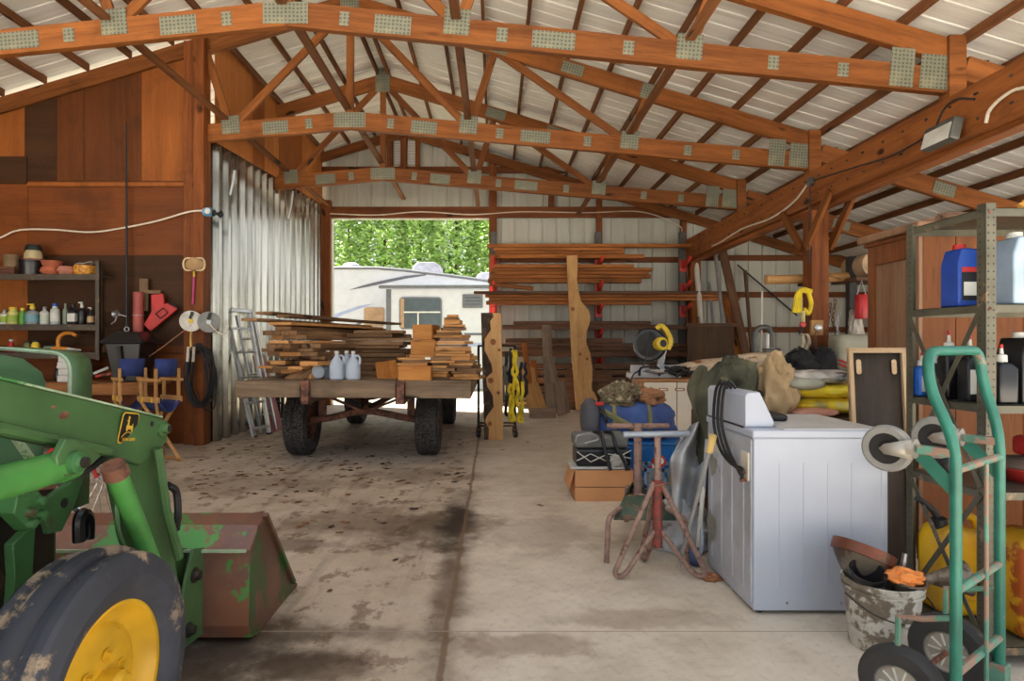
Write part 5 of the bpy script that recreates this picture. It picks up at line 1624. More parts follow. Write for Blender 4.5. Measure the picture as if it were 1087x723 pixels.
# ------------------------------------------------------------------ cream cabinet with mitre saw
M['cream_door'] = plain('cream laminate', (214, 204, 184), 0.5, 0, 0.03)
M['oak_edge'] = wood('oak edging', (186, 132, 84), (146, 96, 54), 'x', 2.5, 0.5, 0.05, False)
M['oak_side'] = wood('oak side panel', (190, 142, 96), (156, 108, 66), 'z', 2.0, 0.5, 0.05, False)
M['orange_wood'] = wood('orange stained wood', (170, 100, 52), (126, 68, 32), 'x', 1.8, 0.55, 0.05, False)
cb = T('cabinet', 'cream two door cabinet under the mitre saw', 'cabinet')
MB().bx(1.735, 2.62, 7.28, 7.72, .11, .895).done('carcass', M['oak_side'], cb, smooth=0, bevel=.003)
MB().bx(1.72, 2.635, 7.25, 7.73, .895, .925).done('cabinet_top', M['oak_edge'], cb, smooth=0, bevel=.004)
MB().bx(1.76, 2.60, 7.31, 7.70, 0, .11).done('plinth', M['orange_wood'], cb, smooth=0)
for x0, x1, hx in ((1.80, 2.19, 2.09), (2.20, 2.60, 2.29)):
    dr = MB().bx(x0, x1, 7.258, 7.28, .13, .885).done('door', M['cream_door'], cb, smooth=0, bevel=.003)
    m = MB(); m.prism([(hx - .06 + a, .80 + b) for a, b in rrect(.12, .04, .018)], (0, 7.258, 0), (1, 0, 0), (0, 0, 1), .006); h = m.done('handle', M['oak_edge'], dr, smooth=0)
    MB().prism([(hx - .06 + a, .80 + b) for a, b in rrect(.08, .018, .008)], (0, 7.252, 0), (1, 0, 0), (0, 0, 1), .003).done('handle_slot', M['label_white'], dr, smooth=0)
# mitre saw
ms = T('mitre_saw', 'yellow and grey mitre saw on the cream cabinet', 'mitre saw')
zc_ = .926
MB().bx(1.66, 2.28, 7.38, 7.62, zc_, zc_ + .07).done('saw_base', M['aluminium'], ms, smooth=0, bevel=.015)
MB().lathe([(0, 0), (.15, 0), (.16, .02), (.15, .04), (0, .045)], (2.0, 7.47, zc_ + .07), (0, 0, 1), 26).done('turntable', M['aluminium'], ms)
m = MB(); m.bx(1.70, 1.93, 7.52, 7.55, zc_ + .07, zc_ + .16); m.done('fence', M['aluminium'], ms, smooth=0, bevel=.006)
m = MB(); m.bx(2.08, 2.30, 7.52, 7.55, zc_ + .07, zc_ + .16); m.done('fence', M['aluminium'], ms, smooth=0, bevel=.006)
MB().tube([P(679, 399, 7.36), P(680, 391, 7.34), P(690, 389, 7.34), (P(699, 391, 7.34)), P(700, 399, 7.36)], .014, 8, smooth=4).done('carry_handle', M['black'], ms)
MB().bar((2.06, 7.56, zc_ + .08), (2.12, 7.56, zc_ + .36), .06, .09, up=(0, 1, 0)).done('arm', M['aluminium'], ms, smooth=0, bevel=.01)
dc = P(694, 366, 7.48)
ax_ = V((-.55, -1, .05))
MB().lathe([(0, -.045), (.19, -.045), (.205, -.03), (.205, .02), (.19, .04), (.10, .045), (0, .045)], dc - V((.05, 0, 0)), ax_, 36).done('blade_guard', M['black_gloss'], ms)
MB().lathe([(0, .046), (.15, .046), (.155, .05), (.12, .054), (0, .054)], dc - V((.05, 0, 0)), ax_, 30).done('blade', M['dark_steel'], ms)
MB().lathe([(.075, .05), (.085, .09), (.08, .15), (.05, .17), (0, .17)], dc + V((.02, -.02, .0)), V((.3, -1, .1)), 20).done('motor', M['yellow_plastic'], ms)
MB().lathe([(0, .172), (.045, .172), (.05, .165)], dc + V((.02, -.02, .0)), V((.3, -1, .1)), 16).done('motor_cap', M['black'], ms)
MB().tube([P(697, 349, 7.4), P(702, 346, 7.38), P(708, 352, 7.36), P(712, 362, 7.34), P(709, 371, 7.34)], .032, 10, smooth=4).done('handle', M['yellow_plastic'], ms)
MB().tube([P(690, 352, 7.38), P(688, 372, 7.3), P(682, 390, 7.28), P(671, 400, 7.24), P(667, 425, 7.22)], .009, 6, smooth=5).done('power_cord', M['black'], ms)
def heap(name, label, cat, c, r, mat, seed, amp=.22, freq=3.0, group=None, n=52, flat=True, sub=0, parent=None):
    """crumpled soft lump"""
    from mathutils import noise as mn
    m = MB().ell((0, 0, 0), 1.0, n, n // 2)
    off = V((seed * 7.3, seed * 3.1, seed * 1.7))
    for v in m.bm.verts:
        p = v.co.copy()
        d = mn.noise(p * freq * .6 + off) * amp + mn.noise(p * freq * 1.7 + off) * amp * .5 + abs(mn.noise(p * freq * 3 + off)) * amp * .45 + (abs(mn.noise(V((p.x * 2 + p.z, p.y * 2, p.z * 5)) * freq * 1.3 + off)) - .2) * amp * .5
        p = p * (1 + d)
        if flat and p.z < -.55:
            p.z = -.55 + (p.z + .55) * .05
        v.co = V((p.x * r[0], p.y * r[1], p.z * r[2]))
    lo = min(v.co.z for v in m.bm.verts)
    base = V(c)
    for v in m.bm.verts:
        v.co = v.co + V((base.x, base.y, base.z - lo))
    o = m.done(name, mat, parent, smooth=60, sub=sub)
    if parent is None:
        tag(o, label, cat, group)
    return o
o = MB()
random.seed(5)
for i in range(7):
    cx, cy = 2.22 + random.uniform(-.04, .12), 7.36 + random.uniform(-.03, .05)
    rr = random.uniform(.09, .14)
    o.tube([V((cx + rr * math.cos(a), cy + rr * .6 * math.sin(a), .95 + .012 * i + .05 * abs(math.sin(a * 1.5 + i)))) for a in [2 * PI * k / 18 for k in range(18)]], .011, 6, closed=True)
tag(o.done('cord_heap', M['black']), 'heap of black cord on the cabinet right of the mitre saw', 'cord')
# long workbench of the lean-to
wb = T('workbench', 'long orange workbench in front of the timber post', 'workbench')
MB().bx(2.72, 5.7, 7.36, 7.90, .96, 1.0).done('bench_top', M['bench_ply'], wb, smooth=0, bevel=.004)
MB().bx(2.72, 5.7, 7.33, 7.37, .80, .985).done('front_rail', M['orange_wood'], wb, smooth=0, bevel=.004)
MB().bx(2.76, 5.66, 7.40, 7.88, .30, .33).done('lower_shelf', M['orange_wood'], wb, smooth=0)
for x in (2.8, 4.2, 5.6):
    for y in (7.44, 7.84):
        MB().bx(x - .045, x + .045, y - .045, y + .045, 0, .96).done('leg', M['orange_wood'], wb, smooth=0)
MB().bx(2.8, 5.6, 7.86, 7.88, .33, .96).done('back_panel', M['ply_b'], wb, smooth=0)
zw = 1.001
M['whitewash'] = worn('whitewashed slab', (206, 186, 156), (140, 92, 56), 0.32, 0.7, 0, 5, (170, 140, 104))
a, b = P(718, 386, 7.72), P(821, 383, 7.72)
m = MB()
N = 12
for i in range(N):
    f = i / (N - 1)
    x = a.x + (b.x - a.x) * f
    h = .09 + .14 * min(1, f * 1.5) + .012 * math.sin(f * 9)
    ww = .10 + .05 * f + .01 * math.sin(f * 7)
    r_ = [m.bm.verts.new((x, 7.62 + dy * ww * 1.0, zw + dz * h)) for dy, dz in ((-.6, .0), (.9, .0), (1.0, .5), (.7, .92), (.2, 1.0), (-.5, .92), (-1, .55))]
    if i:
        m.bridge(prev, r_)
    else:
        m.face(r_[::-1])
    prev = r_
m.face(prev)
tag(m.done('log_slab', M['whitewash'], smooth=40, bevel=.006), 'long whitewashed log slab lying on the workbench beside the saw', 'log')
# vise
M['cast_iron'] = plain('grey cast iron', (92, 92, 88), 0.5, 0.4, 0.15)
vs = T('bench_vise', 'grey arched clamp vise standing on the workbench', 'vise')
vx = (812 - 525) * 7.8 / FOC
MB().bx(vx - .16, vx + .16, 7.72, 7.88, zw, zw + .06).done('vise_base', M['cast_iron'], vs, smooth=0, bevel=.01)
MB().tube([(vx - .12, 7.8, zw + .05), (vx - .13, 7.8, zw + .45), (vx - .08, 7.8, zw + .55), (vx + .02, 7.8, zw + .56), (vx + .07, 7.8, zw + .5), (vx + .08, 7.8, zw + .3)], .035, 10, smooth=4).done('arch', M['cast_iron'], vs)
MB().bx(vx - .02, vx + .18, 7.73, 7.87, zw + .18, zw + .29).done('jaw', M['cast_iron'], vs, smooth=0, bevel=.02)
MB().cyl((vx + .03, 7.8, zw + .28), (vx + .03, 7.8, zw + .48), .03, n=12).done('screw', M['steel'], vs)
MB().bar((vx + .15, 7.8, zw + .06), (vx + .17, 7.8, zw + .28), .07, .06, up=(0, 1, 0)).done('support', M['cast_iron'], vs, smooth=0, bevel=.01)
rod('thin_rod', 'thin white rod standing up behind the vise', V((vx - .03, 7.84, zw + .0)), P(809, 309, 7.85), .012, M['pvc'], 'rod')
bottle('clear glass bulb jar left of the vise', 795, 9, .18, zw, M['clear'], M['clear'], Yp=7.55, group=None, name='jar', neck=.5)
# strap, hook and chains on the post
hk = T('yellow_sling', 'yellow lifting sling looped over a peg on the timber post', 'strap')
m = MB()
for i, (dx, dy, r0) in enumerate(((0, 0, 0), (3, 1, 1), (5, 3, 2))):
    m.tube([P(861, 309 + dy * .4, 7.9), P(852 - i, 307 + i, 7.86), P(846 + dx * .7, 313, 7.84), P(844 + dx, 324, 7.83), P(842 + dx * 1.4, 332, 7.83)], .026, 8, smooth=5)
m.done('sling_loops', M['strap_yellow'], hk)
MB().tube([P(858, 310, 7.88), P(861, 322, 7.88), P(858, 333, 7.88), P(853, 328, 7.86)], .03, 8, smooth=5).done('sling_tail', M['strap_yellow'], hk)
MB().tube([P(852, 330, 7.85), P(852, 345, 7.85)], .032, 8).done('pale_webbing', colmat('pale webbing', (190, 180, 130), .9), hk)
ho = T('lifting_hook', 'red and black lifting hook hanging below the yellow sling', 'hook')
MB().tube([P(852, 344, 7.84), P(852, 348, 7.84), P(849, 351, 7.84), P(850, 355, 7.84), P(854, 354, 7.84)], .016, 8, smooth=4).done('hook_body', M['black'], ho)
MB().lathe([(0, -.02), (.035, -.02), (.035, .02), (0, .02)], P(852, 344.5, 7.82), (0, -1, 0), 14).done('swivel', M['red_plastic'], ho)
t = T('switch_block', 'wooden block with round metal fitting on the timber post', 'fitting')
MB().bx(4.14, 4.30, 7.88, 7.93, 1.46, 1.66).done('wood_block', M['pale_board'], t, smooth=0, bevel=.004)
MB().lathe([(.05, 0), (.05, .03), (.02, .045), (0, .045)], (4.22, 7.88, 1.56), (0, -1, 0), 16).done('metal_fitting', M['aluminium'], t)
def chain(label, x, y0, y1, Y, mat, seed, r=.022, wob=1.0, group='chains around the timber post'):
    rnd = random.Random(seed)
    m = MB()
    a, b = P(x, y0, Y), P(x + rnd.uniform(-2, 2) * wob, y1, Y)
    n = max(3, int((a - b).length / (r * 2.6)))
    for i in range(n):
        c = a.lerp(b, (i + .5) / n) + V((.02 * math.sin(i * .7 + seed) * wob, 0, 0))
        ang = 0 if i % 2 else PI / 2
        ex = V((math.cos(ang + .6), math.sin(ang + .6), 0))
        m.tube([c + ex * (r * .75 * math.cos(q)) + V((0, 0, r * 1.7 * math.sin(q))) for q in [2 * PI * k / 10 for k in range(10)]], r * .28, 5, closed=True)
    o = m.done('chain', mat)
    return tag(o, label, 'chain', group)
chain('rusty chain hanging at the right side of the timber post, nearest it', 880, 322, 392, 7.86, M['rust'], 1)
chain('rusty chain hanging second from the timber post', 885, 318, 380, 8.0, M['rust'], 2)
chain('grey chain hanging between the rusty chains and the white rope', 891, 330, 362, 7.95, M['aluminium'], 3)
chain('rusty chain hanging down the front of the post foot', 868, 352, 393, 7.82, M['rust'], 4)
chain('dark chain hanging left of the post foot chain', 863, 360, 393, 7.82, M['grease'], 5)
M['black_cloth'] = two_tone('black cloth', [(22, 22, 24), (44, 44, 46)], 8)
heap('tool_bag', 'black soft bag lying on the workbench, left of the pair', 'bag', (3.85, 7.6, zw), (.20, .15, .17), M['black_cloth'], 1, .3)
heap('tool_bag', 'black soft bag against the post foot, right of the pair', 'bag', (4.13, 7.6, zw), (.14, .14, .20), M['black_cloth'], 2, .25)
m = MB().surf(10, 4, lambda u, v: P(849 + 9 * v + 3 * math.sin(u * 4), 354 + 24 * u, 7.78 - .05 * math.sin(v * 9 + u * 3)))
tag(m.done('canvas_strap', colmat('dirty white canvas', (196, 184, 160), .9), solid=.008), 'dirty white canvas strip draped above the black bags', 'canvas')
o = board('grey_bar', P(822, 389, 7.5), P(846, 371, 7.75), .05, .04, M['cast_iron']); tag(o, 'grey metal bar propped against the black bag', 'bar')
heap('green_plant', 'small tangle of green cord behind the black bags', 'cord', (4.0, 7.82, zw), (.08, .05, .2), colmat('green cord', (70, 96, 60), .9), 6, .4)
# wrapped chair and rack right of the post
M['film'] = glassy('cloudy plastic film', (196, 196, 176), 0.35, 0.25)
wc = T('wrapped_cushion', 'plastic wrapped beige cushion with red strap beside the post', 'cushion')
wx0, wx1 = (885 - 525) * 7.6 / FOC, (915 - 525) * 7.6 / FOC
MB().bx(wx0 + .03, wx1 + .15, 7.52, 7.75, zw, 1.44).done('cushion', colmat('beige fabric', (150, 138, 110), .9), wc, bevel=.06, seg=3)
MB().bx(wx0, wx1 + .18, 7.48, 7.79, zw, 1.47).done('plastic_wrap', M['film'], wc, bevel=.08, seg=4)
for z in (1.13, 1.08):
    MB().tube([(wx0 - .01, 7.47, z + .02), ((wx0 + wx1) / 2, 7.455, z - .03), (wx1 + .2, 7.47, z + .06)], .012, 6, smooth=4).done('strap', M['red_plastic'], wc)
heap('rag', 'pale grey rag lying on the bench edge by the cushion', 'rag', (4.66, 7.47, zw), (.15, .08, .07), M['cloth_white'], 3, .35)
sr = T('storage_rack', 'dark upright rack holding tan rolls behind the panelled wardrobe', 'rack')
MB().bx(4.86, 4.96, 8.25, 8.35, 0, 2.55).done('upright', M['dark_steel'], sr, smooth=0)
MB().bx(6.2, 6.3, 8.25, 8.35, 0, 2.55).done('upright', M['dark_steel'], sr, smooth=0)
MB().bx(4.80, 6.4, 8.0, 8.6, 2.19, 2.24).done('shelf', M['rack_dark'], sr, smooth=0)
for i, x in enumerate((5.06, 5.36)):
    o = MB().lathe([(0, 0), (.17, 0), (.17, .5), (.05, .5), (.05, .45), (0, .45)], (x, 8.02 - i * .08, 2.41), (0, 1, 0), 26).done('paper_roll', colmat('tan paper', (176, 150, 116), .85))
    tag(o, ('tan roll on the dark rack, left of two', 'tan roll on the dark rack, right of two beside the wardrobe')[i], 'roll', 'tan rolls on the dark rack')
o = MB().tube([P(813, 297, 8.3), P(840, 296.5, 8.3), P(925, 293, 8.32), P(990, 291, 8.35)], .065, 12, smooth=4).done('round_pole', M['pale_board'])
tag(o, 'pale round pole running horizontally behind the timber post', 'pole')
o = board('round_pole_bracket', (4.28, 8.18, 2.17), (4.28, 8.42, 2.17), .1, .04, M['rack_dark']); tag(o, 'small dark bracket carrying the pale pole behind the post', 'bracket')
heap('rope_hank', 'hank of white rope hanging on the dark upright', 'rope', (4.88, 8.15, 1.38), (.09, .06, .28), colmat('dirty white rope', (190, 184, 170), .95), 9, .35, 5)
heap('canvas_bundle', 'beige canvas bundle hanging right of the white rope', 'bundle', (5.15, 8.1, 1.25), (.16, .1, .22), colmat('beige canvas', (168, 150, 124), .95), 10, .3)
t = T('red_canister', 'red canister hanging by a wire from the dark rack', 'canister')
rx_ = (914.5 - 525) * 7.98 / FOC
MB().lathe([(0, 0), (.075, 0), (.08, .02), (.08, .30), (.07, .32), (0, .32)], (rx_, 7.98, 1.68), (0, 0, 1), 20).done('canister_body', colmat('red enamel tin', (176, 30, 32), .35), t)
MB().tube([(rx_ - .06, 7.98, 2.0), (rx_, 7.98, 2.19), (rx_ + .06, 7.98, 2.0)], .006, 6).done('wire_bail', M['aluminium'], t)

# ------------------------------------------------------------------ cardboard box, case, bags
M['cardboard'] = plain('cardboard', (206, 148, 98), 0.85, 0, 0.06, 3)
bxo = T('cardboard_box', 'open brown cardboard box on the floor under the black case', 'box')
m = MB(); x0, x1, y0, y1, h = .69, 1.19, 5.17, 5.55, .265
for q in ((x0, x1, y0, y0 + .008), (x0, x1, y1 - .008, y1), (x0, x0 + .008, y0, y1), (x1 - .008, x1, y0, y1)):
    m.bx(q[0], q[1], q[2], q[3], 0, h)
m.bx(x0, x1, y0, y1, 0, .01)
m.done('box_body', M['cardboard'], bxo, smooth=0)
MB().bar((x0 - .005, 5.36, h), (x0 - .05, 5.36, .10), .36, .006, up=(1, 0, 0)).done('flap', M['cardboard'], bxo, smooth=0)
MB().bx(x0, x1, y0 - .002, y0, .118, .124).done('fold_line', M['brown_box'], bxo, smooth=0)
o = MB().bx(.66, 1.15, 5.2, 5.5, .268, .285).done('white_board', M['label_white'], smooth=0); tag(o, 'thin white sheet lying on the open cardboard box', 'sheet')
tc_ = T('tool_case', 'grey and black hard case with white cord and cables on the box', 'case')
MB().bx(.71, 1.18, 5.22, 5.52, .286, .435).done('case_body', M['black_gloss'], tc_, smooth=0, bevel=.02)
MB().bx(.70, 1.17, 5.25, 5.54, .437, .555).done('case_lid', colmat('grey case lid', (112, 112, 106), .6), tc_, smooth=0, bevel=.03)
MB().tube([(.71, 5.205, .42), (.83, 5.205, .33), (.98, 5.205, .40), (1.18, 5.205, .36)], .005, 6).done('white_cord', M['label_white'], tc_)
MB().tube([(.71, 5.205, .34), (.83, 5.205, .40), (.98, 5.205, .33), (1.18, 5.205, .43)], .005, 6).done('white_cord', M['label_white'], tc_)
MB().tube([(.70, 5.22, .50), (.72, 5.2, .56), (.85, 5.22, .57), (.9, 5.24, .52), (.78, 5.21, .49)], .009, 6, smooth=5).done('wire_rack', M['aluminium'], tc_)
for i, (xa, xb) in enumerate(((.92, .99), (1.02, 1.13))):
    o = MB().tube([(xa - .03, 5.4, .56), (xa, 5.25, .575), (xa + .02, 5.18, .48), (xb - .02, 5.15, .34), (xb, 5.14, .27)], .016, 8, smooth=5).done('cable', M['black'])
    tag(o, ('thick dark cable hanging over the case, left of two', 'thick dark cable hanging over the case, right of two')[i], 'cable', 'cables over the hard case')
heap('white_rag', 'white crumpled packaging between the two hanging cables', 'packaging', (1.07, 5.24, .286), (.07, .05, .08), M['cloth_white'], 4, .3)
# bin + duffel
bn2 = T('blue_bin', 'bright blue plastic bin under the duffel bag', 'bin')
frustum(MB(), V((1.36, 5.86, 0)), .36, .20, .40, .23, 0, .40).done('bin_body', colmat('bright blue plastic', (36, 110, 176), .45), bn2, smooth=0, bevel=.015)
MB().bx(.95, 1.77, 5.62, 6.10, .40, .425).done('rim', colmat('bright blue plastic', (36, 110, 176), .45), bn2, smooth=0, bevel=.01)
df = T('duffel_bag', 'blue duffel bag with olive straps lying on the blue bin', 'bag')
M['duffel'] = two_tone('blue nylon', [(42, 62, 118), (70, 98, 158)], 5, .7)
from mathutils import noise as mn
def sausage(name, c, r, mat, parent, seed=1, amp=.08, p=2.6, n=32):
    m = MB().ell((0, 0, 0), 1.0, n, 16)
    for v in m.bm.verts:
        q = v.co.copy()
        s_ = (abs(q.x) ** p + abs(q.y) ** p + abs(q.z) ** p) ** (-1 / p)
        q = q * s_ * (1 + amp * mn.noise(q * 2.5 + V((seed, 0, 0))) + amp * .6 * mn.noise(q * 6 + V((0, seed, 0))))
        v.co = V((c[0] + q.x * r[0], c[1] + q.y * r[1], c[2] + q.z * r[2]))
    return m.done(name, mat, parent, smooth=60)
dz = .43
DUF = sausage('bag_body', (1.30, 5.86, dz + .19), (.44, .24, .20), M['duffel'], df, 2, .10)
sausage('end_panel', (.92, 5.80, dz + .20), (.09, .21, .19), colmat('grey bag end', (84, 84, 90), .8), df, 5, .06)
for x in (1.12, 1.45):
    pts = [(x, 5.86 - .25 * math.cos(a), dz + .19 + .215 * math.sin(a)) for a in [PI * k / 10 for k in range(-1, 12)]]
    m = MB(); m.tube(pts, .022, 6); m.done('strap', colmat('olive webbing', (126, 124, 84), .9), df)
MB().tube([(1.0, 5.64, dz + .30), (1.18, 5.6, dz + .20), (1.32, 5.59, dz + .12)], .03, 6, smooth=4).done('strap', colmat('olive webbing', (126, 124, 84), .9), df)
MB().box((.98, 5.63, dz + .36), (.08, .02, .035)).done('red_tag', M['red_plastic'], df, smooth=0, bevel=.005)
MB().tube([(1.0, 5.62, dz + .34), (1.02, 5.58, dz + .25), (1.05, 5.6, dz + .16)], .016, 6, smooth=4).done('black_buckle_strap', M['black'], df)
M['camo'] = two_tone('camouflage cloth', [(58, 48, 38), (132, 112, 84), (84, 82, 58), (176, 158, 128)], 16, .95, 1)
heap('camo_jacket', 'crumpled camouflage jacket on top of the blue duffel', 'jacket', (1.22, 5.80, dz + .33), (.20, .17, .14), M['camo'], 7, .3, 3.5)
heap('tan_vest', 'tan brown cloth lying on the right of the camouflage jacket', 'cloth', (1.47, 5.84, dz + .34), (.17, .16, .10), colmat('tan brown cloth', (158, 112, 78), .95), 8, .3, 3.5)
o = sausage('blue_backpack', (1.70, 5.98, .30), (.14, .14, .28), M['duffel'], None, 9, .1); tag(o, 'small blue pack slumped at the right end of the duffel', 'pack')
o.location.z = .0
# crate with bottles and cans
cr = T('plastic_crate', 'grey blue plastic crate with bottles on the floor', 'crate')
m = MB(); cx0, cx1, cy0, cy1 = 1.30, 1.70, 5.22, 5.52
M['crate'] = plain('grey blue plastic', (120, 142, 166), 0.5, 0, 0.08)
m.bx(cx0, cx1, cy0, cy1, 0, .015)
for z in (.015, .10, .24):
    m.bx(cx0, cx1, cy0, cy0 + .012, z, z + (.08 if z < .05 else .03)); m.bx(cx0, cx1, cy1 - .012, cy1, z, z + .03); m.bx(cx0, cx0 + .012, cy0, cy1, z, z + .03); m.bx(cx1 - .012, cx1, cy0, cy1, z, z + .03)
for i in range(6):
    x = cx0 + (cx1 - cx0 - .02) * i / 5
    m.bx(x, x + .02, cy0, cy0 + .012, 0, .27); m.bx(x, x + .02, cy1 - .012, cy1, 0, .27)
m.done('crate_body', M['crate'], cr, smooth=0)
for i, (x, y, h, mt, cp, lab) in enumerate(((1.37, 5.30, .26, M['clear'], M['red_plastic'], 'clear bottle with red cap at the left of the crate'), (1.47, 5.29, .22, M['jug_white'], M['label_white'], 'milky bottle in the front middle of the crate'), (1.58, 5.31, .27, M['clear'], M['label_white'], 'clear bottle at the right front of the crate'), (1.43, 5.43, .30, M['label_white'], M['red_plastic'], 'white bottle with red cap at the back of the crate'), (1.60, 5.44, .29, M['clear'], M['blue_plastic'], 'clear bottle with blue cap at the back right of the crate'))):
    bottle(lab, x, .08, h, .016, mt, cp, Yp=y, s=True, group='bottles in the crate')
t = T('red_white_can', 'red and white can lying on top of the crate bottles', 'can')
MB().lathe([(0, 0), (.05, 0), (.052, .01), (.052, .05), (0, .05)], (1.42, 5.25, .32), (.3, -.9, .4), 18).done('can_body', M['red_plastic'], t)
MB().lathe([(.03, .052), (.0, .052)], (1.42, 5.25, .32), (.3, -.9, .4), 18).done('can_end', M['label_white'], t)
# ------------------------------------------------------------------ T-topped pipe stands
M['galv'] = plain('galvanised pipe', (150, 158, 166), 0.4, 0.5, 0.12)
M['stand_rust'] = worn('rusty brown pipe', (150, 120, 106), (106, 74, 60), 0.30, 0.65, 0.1, 26)
M['stand_red'] = worn('rusty red pipe', (140, 66, 56), (110, 64, 54), 0.4, 0.65, 0.1, 26)
st = T('pipe_stand', 'front rusty pipe stand with hairpin legs and grey T bar', 'stand')
c = V((.946, 3.50, 0))
MB().tube([c + V((-.205, -.02, .825)), c + V((.19, .02, .825))], .019, 12).done('top_bar', M['galv'], st)
MB().tube([c + V((0, 0, .56)), c + V((0, 0, .815))], .019, 12).done('inner_post', M['stand_rust'], st)
MB().tube([c + V((0, 0, .17)), c + V((0, 0, .56))], .028, 12).done('outer_tube', M['stand_red'], st)
for ang in (-168, -12, 96):
    a = math.radians(ang)
    dv = V((math.cos(a), math.sin(a), 0))
    pr = [(.02, .545), (.24, .10), (.265, .045), (.255, .022), (.22, .02), (.185, .045), (.02, .265)]
    MB().tube(fillet([c + dv * r + V((0, 0, z)) for r, z in pr], .05, 4), .0155, 10).done('leg', M['stand_rust'], st)
MB().tube([c + V((-.03, -.03, .53)), c + V((.05, -.05, .55))], .009, 8).done('lock_bolt', M['rust'], st)
st = T('pipe_stand', 'rear rusty pipe stand with green triangular base and brown T bar', 'stand')
c = V((.974, 4.10, 0))
MB().tube([c + V((-.215, -.02, .795)), c + V((.215, .02, .79))], .017, 12).done('top_bar', M['stand_rust'], st)
MB().tube([c + V((0, 0, .20)), c + V((0, 0, .79))], .027, 12).done('post', M['stand_rust'], st)
feet = [V((.69, 3.72, 0)), V((1.19, 3.70, 0)), V((1.0, 4.58, 0))]
for f in feet:
    kn = V((f.x, f.y, .27)); kn = kn + (c - V((f.x, f.y, 0))) * .06
    MB().tube(fillet([c + V((0, 0, .33)), kn, f], .04, 4), .017, 10).done('leg', M['stand_rust'], st)
k3 = [c + (f - c) * .78 + V((0, 0, .27)) for f in feet]
for i in range(3):
    a, b = k3[i], k3[(i + 1) % 3]
    m = MB()
    vv = [m.bm.verts.new(p) for p in (a + V((0, 0, -.03)), b + V((0, 0, -.03)), (b * .55 + c * .45) + V((0, 0, .14 - .12)), (a * .55 + c * .45) + V((0, 0, .14 - .12)))]
    vv[2].co.z = .36; vv[3].co.z = .36
    m.face(vv)
    m.done('base_plate', worn('dull green plate', (72, 92, 76), (120, 92, 72), .3, .6, 0, 10) if i == 0 else bpy.data.materials['dull green plate'], st, solid=.006)

# ------------------------------------------------------------------ washing machine, its back to the left
M['washer'] = plain('white enamel', (180, 186, 198), 0.32, 0, 0.02, 2)
M['washer_top'] = plain('grey white enamel top', (196, 196, 194), 0.4, 0, 0.04, 4)
M['washer_back'] = worn('dirty galvanised back', (186, 190, 198), (140, 142, 136), 0.2, 0.45, 0.2, 3, (150, 148, 140))
wa = T('washing_machine', 'white top loading washing machine with its back turned left', 'washing machine')
X0, X1, Y0, Y1, ZD = 1.285, 1.952, 3.0, 3.645, .89
MB().bx(X0 + .005, X1, Y0, Y1, .02, ZD - .01).done('body', M['washer'], wa, smooth=0, bevel=.006)
m = MB()
for i, x in enumerate((.13, .25, .37, .49)):
    m.bx(X0 + x, X0 + x + .006, Y0 - .0025, Y0, .14, .76)
m.done('side_ribs', M['washer'], wa, smooth=0, bevel=.002)
MB().bx(X1 - .03, X1 + .004, Y0 - .004, Y1 + .004, .03, ZD - .012).done('front_panel', M['washer'], wa, smooth=0, bevel=.006)
MB().bx(X0 - .004, X1 + .006, Y0 - .008, Y1 + .008, ZD - .012, ZD + .03).done('top_deck', M['washer'], wa, smooth=0, bevel=.01, seg=3)
MB().bx(X0 + .16, X1 - .01, Y0 + .01, Y1 - .01, ZD + .028, ZD + .036).done('lid', M['washer_top'], wa, smooth=0, bevel=.004)
cp_ = [(0, 0), (.0, .16), (.012, .178), (.075, .182), (.15, .025), (.142, 0)]
MB().prism([(X0 + x, ZD + .031 + z) for x, z in cp_], (0, Y1 - .01, 0), (1, 0, 0), (0, 0, 1), (Y1 - Y0 - .10)).done('console', M['washer'], wa, smooth=0, bevel=.006, seg=3)
MB().bx(X0 - .006, X0, Y0 + .11, Y1 - .03, ZD + .026, ZD + .033).done('console_seam', M['black'], wa, smooth=0)
MB().bx(X0 - .002, X0 + .006, Y0 + .02, Y1 - .02, .05, ZD - .02).done('back_panel', M['washer_back'], wa, smooth=0, bevel=.003)
m = MB()
for y in (3.10, 3.25, 3.40, 3.55):
    m.bx(X0 - .006, X0 - .001, y, y + .02, .10, .80)
m.done('back_ribs', M['washer_back'], wa, smooth=0, bevel=.003)
M['patch'] = plain('bare grey patch', (150, 150, 138), 0.6, 0.2, 0.1)
for y, z, ry_, rz_ in ((3.53, .64, .05, .06), (3.56, .27, .06, .09)):
    m = MB(); pl = [(y + ry_ * math.cos(a) * (1 + .25 * math.sin(3 * a)), z + rz_ * math.sin(a) * (1 + .2 * math.cos(5 * a))) for a in [2 * PI * i / 18 for i in range(18)]]
    m.prism(pl, (X0 - .0075, 0, 0), (0, 1, 0), (0, 0, 1), .0015); m.done('bare_patch', M['patch'], wa, smooth=0)
MB().bx(X0 - .008, X0 - .003, 3.36, 3.50, .73, .80).done('info_label', M['label_white'], wa, smooth=0)
MB().bx(X0 - .012, X0 - .002, 3.03, 3.12, .66, .80).done('valve_plate', M['cream_door'], wa, smooth=0, bevel=.003)
for z in (.70, .66):
    MB().lathe([(.009, 0), (.009, .02), (.012, .02), (.012, .03), (0, .03)], (X0 - .008, 3.06, z), (-1, -.1, 0), 10).done('valve', M['rust'], wa)
def XL_(x, y, X=1.245):
    Y = FOC * X / (x - 525)
    return V((X, Y, CAMH + (365 - y) * Y / FOC))
